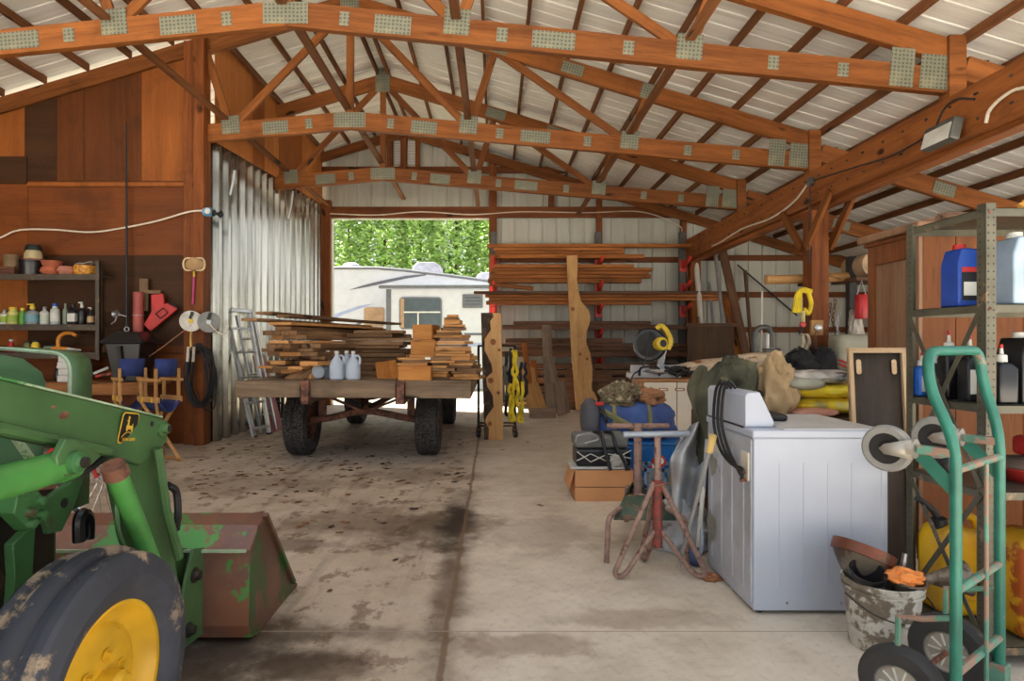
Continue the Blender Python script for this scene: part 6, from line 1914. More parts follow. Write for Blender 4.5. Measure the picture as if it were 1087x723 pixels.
for i in range(3):
    d_ = i * 4.2
    pts = [XL_(781, 447 + d_, 1.42) if False else XL_(772 + d_, 412, 1.30), XL_(766 + d_, 406 - i * .5, 1.26), XL_(760 + d_, 414), XL_(757.5 + d_, 440), XL_(759 + d_, 458), XL_(765 + d_, 478), XL_(776 + d_ * .6, 492 + i), XL_(787, 497 + 4 * i), V((X0 - .03, 3.06, (.70, .66, .68)[i]))]
    MB().tube(pts, .0085, 8, smooth=5).done('hose', M['black'], wa)
MB().tube([V((X0 - .015, 3.6, .78)), V((X0 - .03, 3.62, .5)), V((X0 - .03, 3.66, .3)), V((X0 - .05, 3.6, .12)), V((X0 - .08, 3.7, .03))], .013, 8, smooth=5).done('drain_hose', colmat('grey hose', (150, 156, 166), .5), wa)
for x in (X0 + .05, X1 - .06):
    for y in (Y0 + .05, Y1 - .05):
        MB().cyl((x, y, 0), (x, y, .03), .02, n=10).done('foot', M['black'], wa)
for x in (.17, .44):
    MB().lathe([(0, .003), (.006, .003), (.006, 0)], (X0 + x, Y0, .06), (0, -1, 0), 8).done('screw', M['steel'], wa)
o = MB().bx(1.46, 1.60, 3.28, 3.56, ZD + .037, ZD + .075).done('rubber_pad', M['black'], smooth=0, bevel=.016, seg=3); tag(o, 'black rubber pad lying on the washer behind its console', 'pad')
# support box and soft goods behind the washer
o = MB().bx(1.45, 2.60, 3.86, 4.45, 0, .87).done('wooden_crate', M['rack_dark'], smooth=0, bevel=.005); tag(o, 'dark wooden crate behind the washing machine carrying the yellow bags', 'crate')
M['olive'] = two_tone('olive cloth', [(58, 58, 44), (92, 90, 68)], 6, .95)
M['tan'] = two_tone('tan canvas', [(150, 124, 88), (190, 162, 120)], 5, .95)
oj = heap('olive_jacket', 'dark olive jacket heaped behind the washer console', 'jacket', (1.60, 4.06, .87), (.17, .18, .21), M['olive'], 11, .42, 3.6)
oh = T('hanging_coat', 'dark olive coat hanging down at the left of the washer', 'coat')
MB().surf(20, 14, lambda u, v: V((1.38 - .05 * math.sin(v * 3) - .03 * math.sin(u * 5), 3.74 + .34 * v + .04 * math.sin(u * 8), 1.18 - (.62 + .1 * math.sin(v * 7)) * u + .03 * math.sin(v * 12))) + V((.02 * math.sin(v * 14 + u * 4) + .10 * max(0, .3 - u), 0, 0))).done('coat_body', M['olive'], oh, solid=.02, smooth=60)
MB().tube([V((1.46, 3.84, 1.13)), V((1.46, 3.90, 1.0)), V((1.47, 3.90, .80))], .03, 8).done('sleeve', M['olive'], oh)
heap('tan_bag', 'peaked tan canvas bag behind the washer console', 'bag', (1.86, 4.0, .87), (.13, .13, .23), M['tan'], 12, .38, 3.2)
M['bag_yellow'] = two_tone('yellow bag in clear film', [(150, 140, 96), (226, 196, 40), (236, 212, 60), (206, 200, 170)], 5, .3, 2)
M['bag_white'] = two_tone('white printed bag', [(40, 40, 40), (222, 216, 204), (226, 220, 206)], 5, .35, 2)
def pillow(name, label, c, r, mat, seed, rz=0, group=None):
    m = MB().ell((0, 0, 0), 1.0, 28, 14)
    for v in m.bm.verts:
        q = v.co.copy()
        s_ = (abs(q.x) ** 3.2 + abs(q.y) ** 3.2 + abs(q.z) ** 2) ** (-1 / 2.6)
        q = q * min(1.3, s_) * (1 + .10 * mn.noise(q * 3 + V((seed, 1, 2))) + .07 * mn.noise(q * 8 + V((2, seed, 1))))
        v.co = V((q.x * r[0], q.y * r[1], q.z * r[2]))
    m.xf(Matrix.Translation(V(c)) @ Matrix.Rotation(rz, 4, 'Z'))
    o = m.done(name, mat, smooth=60)
    return tag(o, label, 'bag', group)
gp_ = 'wrapped bags behind the washer'
pillow('wrapped_bag', 'yellow bag in clear film, lowest of the pile behind the washer', (2.22, 4.08, .94), (.26, .17, .055), M['bag_yellow'], 1, .05, gp_)
pillow('wrapped_bag', 'yellow bag in clear film, middle of the pile behind the washer', (2.20, 4.07, 1.04), (.25, .17, .05), M['bag_yellow'], 2, -.06, gp_)
pillow('wrapped_bag', 'white bag with black print on top of the yellow bags', (2.18, 4.06, 1.13), (.22, .16, .045), M['bag_white'], 3, .1, gp_)
pillow('clear_bag', 'clear plastic bag lying at the left on the yellow bags', (2.02, 3.93, 1.09), (.12, .08, .04), M['film'], 4, .2)
pillow('red_bag', 'pinkish bag lowest behind the washer, under the yellow bags', (2.06, 3.92, .905), (.16, .08, .03), colmat('pinkish film', (186, 132, 110), .4), 5, 0)
# clear sheeting and long tools left of the washer
M['sheet'] = glassy('clear sheeting', (232, 236, 240), 0.42, 0.16)
def sheetf(u, v):
    x = 714 + 36 * v - 4 * (1 - u) * (1 - v)
    y = 452 + 84 * u - 8 * v + 14 * (1 - v) * u
    Yq = 3.95 + .10 * math.sin(v * 9 + u * 4) + .05 * math.sin(u * 13 - v * 5)
    if u < .35:
        x += (1 - u / .35) * 22 * (1 - v)
    return P(x, y, Yq)
o = MB().surf(30, 26, sheetf).done('plastic_sheet', M['sheet'], solid=.003, smooth=60)
tag(o, 'crumpled clear plastic sheet hanging left of the washing machine', 'plastic sheet')
heap('plastic_bundle', 'crumpled clear plastic on the floor left of the washer', 'plastic sheet', (1.22, 3.98, .0), (.18, .14, .18), M['sheet'], 21, .4, 4)
heap('green_sack', 'dull green sack on the floor behind the clear plastic', 'sack', (1.60, 5.05, .0), (.12, .12, .34), colmat('dull green sack', (112, 116, 92), .9), 22, .25)
t = T('long_tool', 'long handled tool with yellow grip leaning left of the washer', 'tool')
MB().tube([XL_(757, 462, 1.17), XL_(753, 480, 1.16)], .02, 10).done('grip', colmat('pale yellow grip', (206, 176, 110), .5), t)
MB().tube([XL_(753, 480, 1.16), V((1.10, 3.6, .02))], .012, 8).done('shaft', M['aluminium'], t)
t = T('floor_roller', 'white pole with small blue wheel standing at the washer corner', 'pole')
MB().tube([V((1.235, 3.66, .09)), V((1.255, 3.62, .52))], .014, 8).done('pole', M['jug_white'] if False else M['label_white'], t)
MB().lathe([(0, -.03), (.055, -.03), (.06, -.015), (.06, .015), (.055, .03), (0, .03)], (1.225, 3.67, .062), (1, -.5, 0), 20).done('blue_wheel', colmat('slate blue wheel', (64, 78, 112), .5), t)
heap('brown_leaf_scrap', 'brown crumpled scrap on the floor by the blue wheel', 'scrap', (1.24, 3.45, 0), (.05, .04, .02), colmat('brown scrap', (150, 100, 66), .8), 23, .4)

# ------------------------------------------------------------------ framed board and panelled wardrobe
fb = T('framed_board', 'dark framed board leaning behind the washing machine', 'framed board')
fx0, fx1, ft = 2.155, 2.50, 1.31
def fbx(x, z, dy=0): return V((x, 3.58 + .10 * z / ft + dy, z))
M['frame_wood'] = wood('pale frame wood', (212, 186, 150), (180, 146, 106), 'x', 2.5, .6, .05, False)
board('frame_side', fbx(fx0 + .012, .0), fbx(fx0 + .012, ft), .024, .03, M['frame_wood'], fb, up=(0, 1, 0))
board('frame_side', fbx(fx1 - .012, .0), fbx(fx1 - .012, ft), .024, .03, M['frame_wood'], fb, up=(0, 1, 0))
board('frame_top', fbx(fx0, ft), fbx(fx1, ft), .03, .03, M['frame_wood'], fb)
board('frame_bottom', fbx(fx0, .015), fbx(fx1, .015), .03, .03, M['frame_wood'], fb)
m = MB(); vv = [m.bm.verts.new(p) for p in (fbx(fx0, .01, .008), fbx(fx1, .01, .008), fbx(fx1, ft, .008), fbx(fx0, ft, .008))]; m.face(vv)
m.done('dark_panel_face', wood('dark hardboard', (84, 74, 66), (62, 54, 48), 'z', 1.5, .6, .05, False), fb, solid=.006)
for x in (fx0 + .06, fx1 - .07):
    m = MB(); m.prism([(a, b * 1.0) for a, b in rrect(.03, .09, .014)], fbx(x, ft - .10, -.004), (1, 0, 0), (0, .08, 1), .003); m.done('torn_patch', M['frame_wood'], fb, smooth=0)
M['ward'] = wood('reddish cabinet wood', (142, 84, 44), (98, 54, 26), 'z', 1.6, .5, .05, False)
M['ward_pale'] = wood('pale scuffed panel', (168, 132, 102), (112, 74, 48), 'z', 2.4, .55, .05, False, .25)
M['ward_board'] = wood('orange brown plank back', (146, 84, 34), (88, 46, 16), 'z', 1.8, .5, .25, True, .25)
wd_ = T('wardrobe', 'tall reddish wooden wardrobe with panelled side, behind the metal shelf', 'wardrobe')
wX, wY0, wY1, wZ = 2.66, 3.78, 4.30, 2.06
MB().bx(wX + .02, wX + 1.5, wY0 + .03, wY1, 0, wZ).done('carcass', M['ward'], wd_, smooth=0)
n = 7
for i in range(n):
    a = wX + .02 + 1.48 * i / n
    MB().bx(a + .002, a + 1.48 / n - .002, wY0, wY0 + .03, 0, wZ).done('back_plank', M['ward_board'], wd_, smooth=0, bevel=.002)
# panelled side facing left: stiles, rails and sunk panels
for y0, y1 in ((wY0, wY0 + .07), (wY1 - .07, wY1)):
    MB().bx(wX, wX + .03, y0, y1, 0, wZ).done('stile', M['ward_pale'] if y0 == wY0 else M['ward'], wd_, smooth=0, bevel=.003)
for z0, z1 in ((1.90, 2.06), (1.20, 1.33), (.5, .6), (0, .12)):
    MB().bx(wX, wX + .03, wY0 + .07, wY1 - .07, z0, z1).done('rail', M['ward'] if z0 != 1.20 else M['ward_pale'], wd_, smooth=0, bevel=.003)
for z0, z1, mt in ((1.33, 1.90, 'ward_pale'), (.6, 1.20, 'ward'), (.12, .5, 'ward')):
    MB().bx(wX + .018, wX + .028, wY0 + .07, wY1 - .07, z0, z1).done('sunk_panel', M[mt], wd_, smooth=0)
MB().bx(wX - .05, wX + 1.56, wY0 - .06, wY1 + .05, wZ, wZ + .05).done('cornice', M['ward_pale'], wd_, smooth=0, bevel=.012)
MB().bx(wX - .02, wX + 1.53, wY0 - .03, wY1 + .02, wZ - .03, wZ).done('cornice_lip', M['ward'], wd_, smooth=0, bevel=.01)
heap('rags', 'brown rags lying on top of the wardrobe', 'rags', (wX + .35, wY0 + .1, wZ + .05), (.2, .1, .05), colmat('brown rag', (120, 92, 72), .95), 31, .4)

# ------------------------------------------------------------------ metal shelf unit
M['olive_steel'] = worn('olive grey steel', (96, 92, 76), (146, 120, 92), 0.2, 0.45, 0.3, 10)
su = T('metal_shelf_unit', 'olive grey metal shelf unit at the right with oil bottles', 'shelf unit')
sx0, sx1, sy0, sy1 = 2.035, 2.95, 2.50, 2.98
SZ2 = (1.915, 1.515, 1.095, .735, .09)
def angle_post(x, y, sx, sy, name='post'):
    p = MB()
    p.bx(min(x, x + .045 * sx), max(x, x + .045 * sx), min(y, y + .003 * sy), max(y, y + .003 * sy), 0, 1.935)
    p.bx(min(x, x + .003 * sx), max(x, x + .003 * sx), min(y, y + .045 * sy), max(y, y + .045 * sy), 0, 1.935)
    o = p.done(name, M['olive_steel'], su, smooth=0)
    h = MB()
    z = .05
    while z < 1.92:
        for dx in (.012, .034):
            h.lathe([(0, .0006), (.0042, .0006)], (x + dx * sx, y - .0004 * sy if sy > 0 else y, z), (0, -1, 0), 8)
        h.lathe([(0, .0006), (.0042, .0006)], (x - .0004 * sx, y + .028 * sy, z), (-sx, 0, 0), 8)
        z += .032
    h.done('bolt_holes', M['black'], o)['kind'] = 'stuff'
    return o
angle_post(sx0, sy0, 1, 1); angle_post(sx0, sy1, 1, -1); angle_post(sx1, sy0, -1, 1); angle_post(sx1, sy1, -1, -1)
for z in SZ2:
    m = MB()
    m.bx(sx0 + .003, sx1 - .003, sy0 + .003, sy1 - .003, z - .003, z)
    m.bx(sx0 + .003, sx1 - .003, sy0 + .003, sy0 + .006, z - .035, z); m.bx(sx0 + .003, sx1 - .003, sy1 - .006, sy1 - .003, z - .035, z)
    m.bx(sx0 + .003, sx0 + .006, sy0 + .003, sy1 - .003, z - .035, z); m.bx(sx1 - .006, sx1 - .003, sy0 + .003, sy1 - .003, z - .035, z)
    m.done('shelf', M['olive_steel'], su, smooth=0)
def brace(a, b):
    return MB().bar(a, b, .003, .025, up=(1, 0, 0) if False else (0, 0, 1)).done('cross_brace', M['olive_steel'], su, smooth=0)
for za, zb_ in ((1.50, .75), ):
    brace((sx0 - .002, sy0 + .02, za), (sx0 - .002, sy1 - .02, zb_)); brace((sx0 - .005, sy1 - .02, za), (sx0 - .005, sy0 + .02, zb_))
brace((sx0 - .002, sy1 - .02, .72), (sx0 - .002, sy0 + .02, .12)); brace((sx0 - .005, sy0 + .02, .72), (sx0 - .005, sy1 - .02, .12))
for z in SZ2:
    for x in (sx0 + .02,):
        for dz in (-.018,):
            MB().lathe([(0, .004), (.007, .003), (.007, 0)], (x, sy0, z + dz), (0, -1, 0), 8).done('bolt', M['rust'], su)
# bottles on it
def oil_jug(label, x, y, z, w, d, h, body, cap, lab=None, hole=True, group='oil jugs on the metal shelf', rz=0, name='oil_jug', band=None):
    t = T(name, label, 'jug', group, (x, y, z), rz)
    prof = [(-w / 2, 0), (w / 2, 0), (w / 2, h * .66), (w * .30, h * .84), (w * .06, h * .88), (-w * .10, h * .90), (-w * .14, h * .95), (-w * .40, h * .95), (-w / 2, h * .70)]
    MB().prism(prof, (0, d / 2, 0), (1, 0, 0), (0, 0, 1), d).done('jug_body', body, t, bevel=min(w, d) * .16, seg=4, smooth=40)
    MB().tube([(w * .30, 0, h * .80), (w * .40, 0, h * .88), (w * .20, 0, h * .94), (-w * .05, 0, h * .90)], .011, 8, smooth=4).done('handle', body, t)
    MB().lathe([(0, h * 1.03), (w * .12, h * 1.03), (w * .13, h * .95), (0, h * .95)], (-w * .27, 0, 0), (0, 0, 1), 18).done('cap', cap, t)
    if lab is not None:
        for nm, x0, x1, z0, z1, mt, yo in lab:
            MB().bx(w * x0, w * x1, -d / 2 - .0015 - yo, -d / 2 + .0005, h * z0, h * z1).done(nm, mt, t, smooth=0)
    return t
blue_oil = colmat('blue oil plastic', (28, 66, 150), .35)
z2 = SZ2[1] + .001
oil_jug('blue motor oil jug with red cap, left on the second shelf', 2.165, 2.74, z2, .20, .11, .275, blue_oil, M['red_plastic'],
        [('front_label', -.42, .42, .10, .56, M['black_gloss'], 0), ('red_band', -.42, .42, .56, .64, M['red_plastic'], .0003), ('white_stripe', -.38, -.1, .18, .40, M['label_white'], .0004)])
oil_jug('blue jug behind the front post with yellow tag on its neck', 2.39, 2.80, z2, .20, .11, .30, colmat('dark blue plastic', (40, 58, 96), .4), M['yellow_plastic'])
oil_jug('pale blue jug at the right edge of the second shelf', 2.29, 2.585, z2, .23, .12, .30, colmat('milky blue plastic', (156, 176, 192), .4), M['label_white'],
        [('yellow_label', .30, .48, .12, .5, M['yellow_plastic'], 0), ('dark_label', .30, .48, .5, .62, blue_oil, 0)])
z3 = SZ2[2] + .001
gp2 = 'bottles on the third metal shelf'
def slim(label, x, y, h, body, cap, lab=None, w=.07):
    t = T('oil_bottle', label, 'bottle', gp2, (x, y, z3))
    MB().lathe([(0, 0), (w * .66, 0), (w * .70, .01), (w * .70, h * .62), (w * .5, h * .70), (w * .25, h * .74), (0, h * .74)], (0, 0, 0), (0, 0, 1), 4).xf(Matrix.Rotation(PI / 4, 4, 'Z')).done('bottle_body', body, t, bevel=.01, seg=3)
    MB().lathe([(0, h), (.006, h), (.008, h * .88), (.02, h * .86), (.022, h * .74), (0, h * .74)], (0, 0, 0), (0, 0, 1), 14).done('spout', cap, t)
    MB().lathe([(0, h * 1.05), (.006, h * 1.05), (.007, h * .98), (0, h * .98)], (0, 0, 0), (0, 0, 1), 10).done('red_tip', M['red_plastic'], t)
    if lab:
        MB().bx(-w * .36, w * .36, -w * .51, -w * .49, h * .12, h * .5).done('front_label', lab, t, smooth=0)
    return t
slim('black bottle with white spout and red tip, left of the front post', 2.095, 2.78, .30, M['black_gloss'], M['label_white'])
slim('black bottle with white spout just right of the first one', 2.105, 2.67, .28, M['black_gloss'], M['label_white'], M['label_white'])
slim('blue bottle with white cap at the left end of the third shelf', 2.085, 2.94, .20, colmat('bright blue bottle', (46, 96, 176), .4), M['label_white'], M['label_white'])
slim('dark red and white labelled bottle behind the truck handle', 2.10, 2.86, .22, M['black_gloss'], M['label_white'], colmat('maroon label', (120, 40, 44), .5))
slim('black ribbed bottle right behind the front post', 2.16, 2.57, .24, M['black_gloss'], M['label_white'], None, .085)
slim('black bottle beyond the ribbed bottle', 2.24, 2.76, .22, M['black_gloss'], M['black'], colmat('pale blue label', (150, 200, 226), .5), .085)
oil_jug('large black jerry jug at the right end of the third shelf', 2.325, 2.61, z3, .20, .14, .295, M['black_gloss'], M['label_white'], [('blue_label', -.42, -.28, .2, .62, colmat('pale blue label', (150, 200, 226), .5), 0)])
z4 = SZ2[3] + .001
t = T('red_pan', 'red drain pan lying on the fourth metal shelf', 'pan', None, (2.41, 2.70, z4))
MB().lathe([(0, 0), (.10, 0), (.15, .06), (.155, .06), (.155, .065), (.145, .065), (.095, .008), (0, .008)], (0, 0, 0), (0, 0, 1), 30).done('pan_body', colmat('worn red plastic', (150, 38, 34), .5), t)
MB().lathe([(0, .067), (.14, .066), (.10, .10), (0, .11)], (0, 0, 0), (0, 0, 1), 24).done('grey_fill', colmat('dirty grey rag', (110, 92, 80), .9), t)
o = MB().bx(2.36, 2.48, 2.64, 2.76, z4 + .112, z4 + .20).done('red_pack', M['bag_white'] if False else M['red_plastic'], smooth=0, bevel=.02); tag(o, 'red package sitting on the drain pan at the right edge', 'package')
t = T('black_jar', 'black jar on the fourth shelf behind the casters', 'jar', None, (2.12, 2.82, z4))
MB().lathe([(0, 0), (.05, 0), (.055, .01), (.055, .09), (.045, .11), (0, .11)], (0, 0, 0), (0, 0, 1), 20).done('jar_body', M['black_gloss'], t)
MB().lathe([(0, .14), (.045, .14), (.05, .112), (0, .112)], (0, 0, 0), (0, 0, 1), 20).done('lid', M['black'], t)
t = T('small_tin', 'dark tin beside the drain pan on the fourth shelf', 'tin', None, (2.15, 2.61, z4))
MB().lathe([(0, 0), (.045, 0), (.045, .10), (0, .10)], (0, 0, 0), (0, 0, 1), 20).done('tin_body', M['dark_steel'], t)
MB().lathe([(0, .112), (.047, .112), (.047, .10)], (0, 0, 0), (0, 0, 1), 20).done('lid', M['grease'], t)
o = heap('yellow_rag', 'yellow orange rag on top of the metal shelf unit', 'rag', (2.38, 2.6, SZ2[0]), (.10, .08, .05), colmat('yellow orange rag', (220, 160, 70), .9), 33, .4)
# yellow fuel cans on the lowest shelf
M['fuel_yellow'] = worn('stained yellow plastic', (226, 176, 26), (168, 96, 30), 0.16, 0.4, 0, 5, (206, 150, 60))
M['fuel_dirty'] = worn('rust stained yellow plastic', (220, 164, 30), (164, 78, 26), 0.45, 0.45, 0, 5, (196, 110, 40))
zf = SZ2[4] + .001
def fuel(label, x, y, w, d, h, mat, spout):
    t = T('fuel_can', label, 'fuel can', 'yellow fuel cans on the lowest shelf', (x, y, zf))
    MB().prism([(-w / 2, 0), (w / 2, 0), (w / 2, h * .78), (w * .38, h * .9), (-w * .2, h), (-w * .40, h * .92), (-w / 2, h * .80)], (0, d / 2, 0), (1, 0, 0), (0, 0, 1), d).done('can_body', mat, t, bevel=.04, seg=4, smooth=40)
    MB().tube([(-w * .05, 0, h * .95), (w * .1, 0, h * 1.06), (w * .32, 0, h * 1.02), (w * .40, 0, h * .86)], .018, 10, smooth=4).done('handle', mat, t)
    MB().prism([(-w * .36, h * .2), (w * .36, h * .2), (w * .36, h * .62), (-w * .36, h * .62)], (0, -d / 2 + .004, 0), (1, 0, 0), (0, 0, 1), .008).done('embossed_panel', mat, t, bevel=.004)
    if spout:
        MB().lathe([(.035, 0), (.035, .04), (.02, .05), (0, .05)], (-w * .30, 0, h * .93), (-.2, 0, 1), 16).done('collar', M['black'], t)
        MB().tube([(-w * .32, 0, h * .98), (-w * .40, 0, h * 1.10), (-w * .62, 0, h * 1.22), (-w * .78, -.02, h * 1.26)], .016, 10, smooth=4, taper=lambda q: 1.1 - .4 * q).done('spout', M['black'], t)
    return t
fuel('yellow fuel can with black spout, left on the lowest shelf', 2.19, 2.86, .26, .20, .42, M['fuel_yellow'], True)
fuel('rust stained yellow fuel can at the right end of the lowest shelf', 2.36, 2.63, .27, .20, .46, M['fuel_dirty'], False)

# ------------------------------------------------------------------ bucket with funnels
M['bucket_white'] = worn('grimy white bucket', (206, 202, 190), (112, 100, 84), 0.46, 0.55, 0, 9, (158, 146, 124))
M['tin'] = worn('grimy tin', (128, 118, 104), (84, 68, 56), 0.35, 0.4, 0.5, 8)
M['copper_brown'] = worn('brown funnel rim', (116, 66, 46), (78, 54, 44), 0.3, 0.4, 0.4, 8)
bu = T('paint_bucket', 'grimy white bucket full of funnels beside the washer', 'bucket')
bc_ = V((1.735, 2.70, 0))
MB().lathe([(0, .0), (.128, 0), (.132, .01), (.146, .20), (.150, .255), (.160, .257), (.160, .267), (.152, .268), (.152, .280), (.162, .281), (.163, .300), (.152, .302), (.142, .255), (.126, .02), (0, .015)], bc_, (0, 0, 1), 40).done('bucket_body', M['bucket_white'], bu)
MB().tube([bc_ + V((-.165 * math.cos(a), -.05 - .165 * math.sin(a) if a > .05 else -.0, .235 - .05 * math.sin(a))) for a in [PI * i / 14 for i in range(15)]], .003, 6).done('bail', M['dark_steel'], bu)
MB().tube([bc_ + V((-.04, -.216, .185)), bc_ + V((.04, -.216, .185))], .008, 8).done('bail_grip', M['label_white'], bu)
def funnel(name, label, c, ax, prof, mat, rim=None, n=30):
    t = T(name, label, 'funnel', 'funnels in the grimy bucket')
    MB().lathe(prof, c, ax, n).done('cone', mat, t)
    if rim:
        MB().lathe(rim[0], c, ax, n).done('rim', rim[1], t)
    return t
fc = bc_ + V((-.03, .10, .36))
fax = V((.45, .22, 1.0))
funnel('funnel', 'wide brown funnel tilted at the back of the bucket', fc, fax, [(.015, -.14), (.02, -.14), (.10, -.04), (.125, .0), (.13, 0), (.118, -.002), (.095, -.03), (.015, -.13)], M['tin'],
       ([(.126, -.004), (.132, -.002), (.134, .045), (.128, .047), (.122, .04), (.12, 0)], M['copper_brown']))
funnel('funnel', 'small black funnel at the left front of the bucket', bc_ + V((-.085, -.03, .325)), V((-.05, -.42, 1)), [(.012, -.16), (.016, -.16), (.045, -.06), (.068, .0), (.075, .0), (.075, .025), (.068, .025), (.062, 0), (.035, -.05), (.012, -.15)], M['black_gloss'])
funnel('funnel', 'grey tin funnel at the right front of the bucket', bc_ + V((.07, -.06, .315)), V((.05, -.15, 1)), [(.012, -.17), (.016, -.17), (.05, -.05), (.075, 0), (.08, .002), (.08, .01), (.07, .008), (.045, -.045), (.012, -.16)], M['tin'])
heap('orange_rag', 'orange crumpled cloth lying in the grey tin funnel', 'cloth', bc_ + V((.06, -.055, .305)), (.075, .055, .035), colmat('orange cloth', (232, 140, 70), .9), 35, .3, 4)
t = T('metal_scoop', 'pointed grey tin spout leaning right of the bucket', 'spout')
MB().lathe([(.012, -.02), (.07, .14), (.074, .15), (.066, .145), (.01, -.01)], bc_ + V((.16, -.06, .32)), V((.9, -.25, .12)), 20).done('spout_cone', M['tin'], t)
MB().tube([bc_ + V((.10, .02, .30)), bc_ + V((.125, .03, .40))], .012, 8).done('spout_tube', M['steel'], t)
# ------------------------------------------------------------------ hand truck
M['teal'] = worn('teal green truck paint', (40, 112, 94), (142, 112, 96), 0.16, 0.38, 0.05, 10)
M['teal_worn'] = worn('worn teal paint', (92, 140, 120), (150, 120, 102), 0.45, 0.5, 0.1, 12)
M['caster_fork'] = plain('dull zinc', (168, 162, 150), 0.45, 0.5, 0.1)
ht = T('hand_truck', 'teal green hand truck standing in front of the metal shelf', 'hand truck')
PL, PR = V((1.53, 2.0, 0)), V((1.885, 2.25, 0))
wdir = (PR - PL).normalized()
bdir = V((-wdir.y, wdir.x, 0))
def HT(s, b, z):
    """s: 0 left tube .. 1 right tube, b: metres backwards"""
    return PL.lerp(PR, s) + bdir * b + V((0, 0, z))
MB().tube(fillet([HT(0, 0, .05), HT(0, 0, 1.02), HT(0.0, .075, 1.20), HT(.02, .085, 1.325), HT(.98, .06, 1.325), HT(1.0, .05, 1.20), HT(1, 0, 1.02), HT(1, 0, .05)], .10, 7), .0175, 12).done('tube_frame', M['teal'], ht)
for z, r in ((.93, .014), (.53, .014), (.255, .014)):
    MB().tube([HT(0, 0, z), HT(1, 0, z)], r, 10).done('cross_bar', M['teal_worn'], ht)
MB().tube([HT(.55, -.015, .06), HT(.55, -.015, .93)], .007, 8).done('centre_rod', M['teal_worn'], ht)
MB().box(HT(.5, -.10, .012), (.42, .20, .012), Matrix.Rotation(math.atan2(wdir.y, wdir.x), 3, 'Z')).done('toe_plate', M['teal'], ht, smooth=0, bevel=.003)
for s in (0, 1):
    MB().bar(HT(s, .0, .16), HT(s, .0, .02), .05, .06, up=tuple(wdir)).done('toe_bracket', M['teal_worn'], ht, smooth=0, bevel=.003)
    a, b = HT(s, .0, .40), HT(s, .17, .37)
    MB().tube([HT(s, 0, .44), HT(s, .10, .40), HT(s, .17, .385), HT(s, .172, .16)], .010, 8).done('wheel_guard', M['teal_worn'], ht)
    # casters on top
    MB().bar(HT(s, .0, .985), HT(s, .11, .985), .03, .03).done('caster_arm', M['teal_worn'], ht, smooth=0, bevel=.004)
    MB().bar(HT(s, .0, .86), HT(s, .10, .965), .004, .045, up=tuple(V((0, 0, 1)))).done('gusset', M['teal'], ht, smooth=0)
    cs = bpy.data.objects.new('caster', None); C.objects.link(cs); cs.parent = ht
    cc = HT(s, .205, .975)
    axl = wdir
    MB().lathe([(.055, -.016), (.075, -.018), (.082, -.012), (.084, 0), (.082, .012), (.075, .018), (.055, .016)], cc, axl, 32).done('caster_tyre', colmat('grey caster rubber', (132, 130, 124), .6), cs)
    MB().lathe([(0, -.022), (.02, -.022), (.025, -.010), (.06, -.012), (.06, .012), (.025, .010), (.02, .022), (0, .022)], cc, axl, 28).done('caster_hub', M['dark_steel'], cs)
    for d_ in (-.026, .026):
        m = MB()
        v1, v2 = HT(s, .12, 1.02) + axl * d_, HT(s, .12, .95) + axl * d_
        e = cc + axl * d_
        vs_ = [m.bm.verts.new(p) for p in (v1, v2, e + V((0, 0, -.018)), e + bdir * .018, e + V((0, 0, .018)))]
        m.face(vs_); m.done('caster_fork', M['caster_fork'], cs, solid=.004)
    MB().lathe([(0, 0), (.034, 0), (.034, .02), (0, .02)], HT(s, .115, .985), bdir, 18).done('swivel', M['caster_fork'], cs)
    # road wheel
    wl = bpy.data.objects.new('wheel', None); C.objects.link(wl); wl.parent = ht
    wc_ = HT(s, .157, .142)
    MB().lathe([(.075, -.032), (.095, -.038), (.125, -.036), (.138, -.022), (.142, 0), (.138, .022), (.125, .036), (.095, .038), (.075, .032)], wc_, axl, 40).done('tyre', M['tyre'], wl)
    MB().lathe([(0, -.04), (.018, -.04), (.02, -.022), (.068, -.018), (.078, -.034), (.078, .034), (.068, .018), (.02, .022), (.018, .04), (0, .04)], wc_, axl, 32).done('hub', M['caster_fork'], wl)
    MB().lathe([(0, -.046), (.011, -.046), (.011, -.038)], wc_, axl, 8).done('axle_nut', M['rust'], wl)
    m = MB()
    for k in range(10):
        aa = 2 * PI * k / 10
        rv_ = bdir * math.cos(aa) + V((0, 0, math.sin(aa)))
        m.bar(wc_ + rv_ * .022 - axl * .024, wc_ + rv_ * .066 - axl * .022, .006, .006)
    m.done('hub_ribs', M['label_white'], wl, smooth=0)
MB().tube([HT(-.1, .157, .142), HT(1.1, .157, .142)], .010, 10).done('axle', M['rust'], ht)
for s in (0, 1):
    MB().bar(HT(s, 0, .20), HT(s, .157, .142), .006, .05).done('axle_plate', M['teal'], ht, smooth=0)

# ------------------------------------------------------------------ fittings on the beam
fl = T('flood_light', 'flat flood light fixed to the side of the big beam', 'light')
fy = FOC * 4.02 / (997 - 525)
fz = CAMH + (365 - 143) * fy / FOC
MB().box((4.04, fy, fz), (.09, .38, .20), Matrix.Rotation(.25, 3, 'Y')).done('lamp_housing', M['cast_iron'], fl, smooth=0, bevel=.012)
MB().box((3.99, fy, fz - .012), (.006, .33, .15), Matrix.Rotation(.25, 3, 'Y')).done('lamp_glass', M['label_white'], fl, smooth=0)
MB().bar((4.08, fy, fz), (4.16, fy, fz + .03), .05, .05).done('mount', M['dark_steel'], fl, smooth=0)
o = MB().tube([V((4.10, fy - .3, fz + .20)), V((4.10, fy - .1, fz + .28)), V((4.10, fy + .05, fz + .25)), V((4.06, fy + .1, fz + .1))], .01, 6, smooth=5).done('lamp_wire', M['black']); tag(o, 'black wire looping from the beam into the flood light', 'wire')
def bm_pt(y, z, x=4.115): return V((x, y, z))
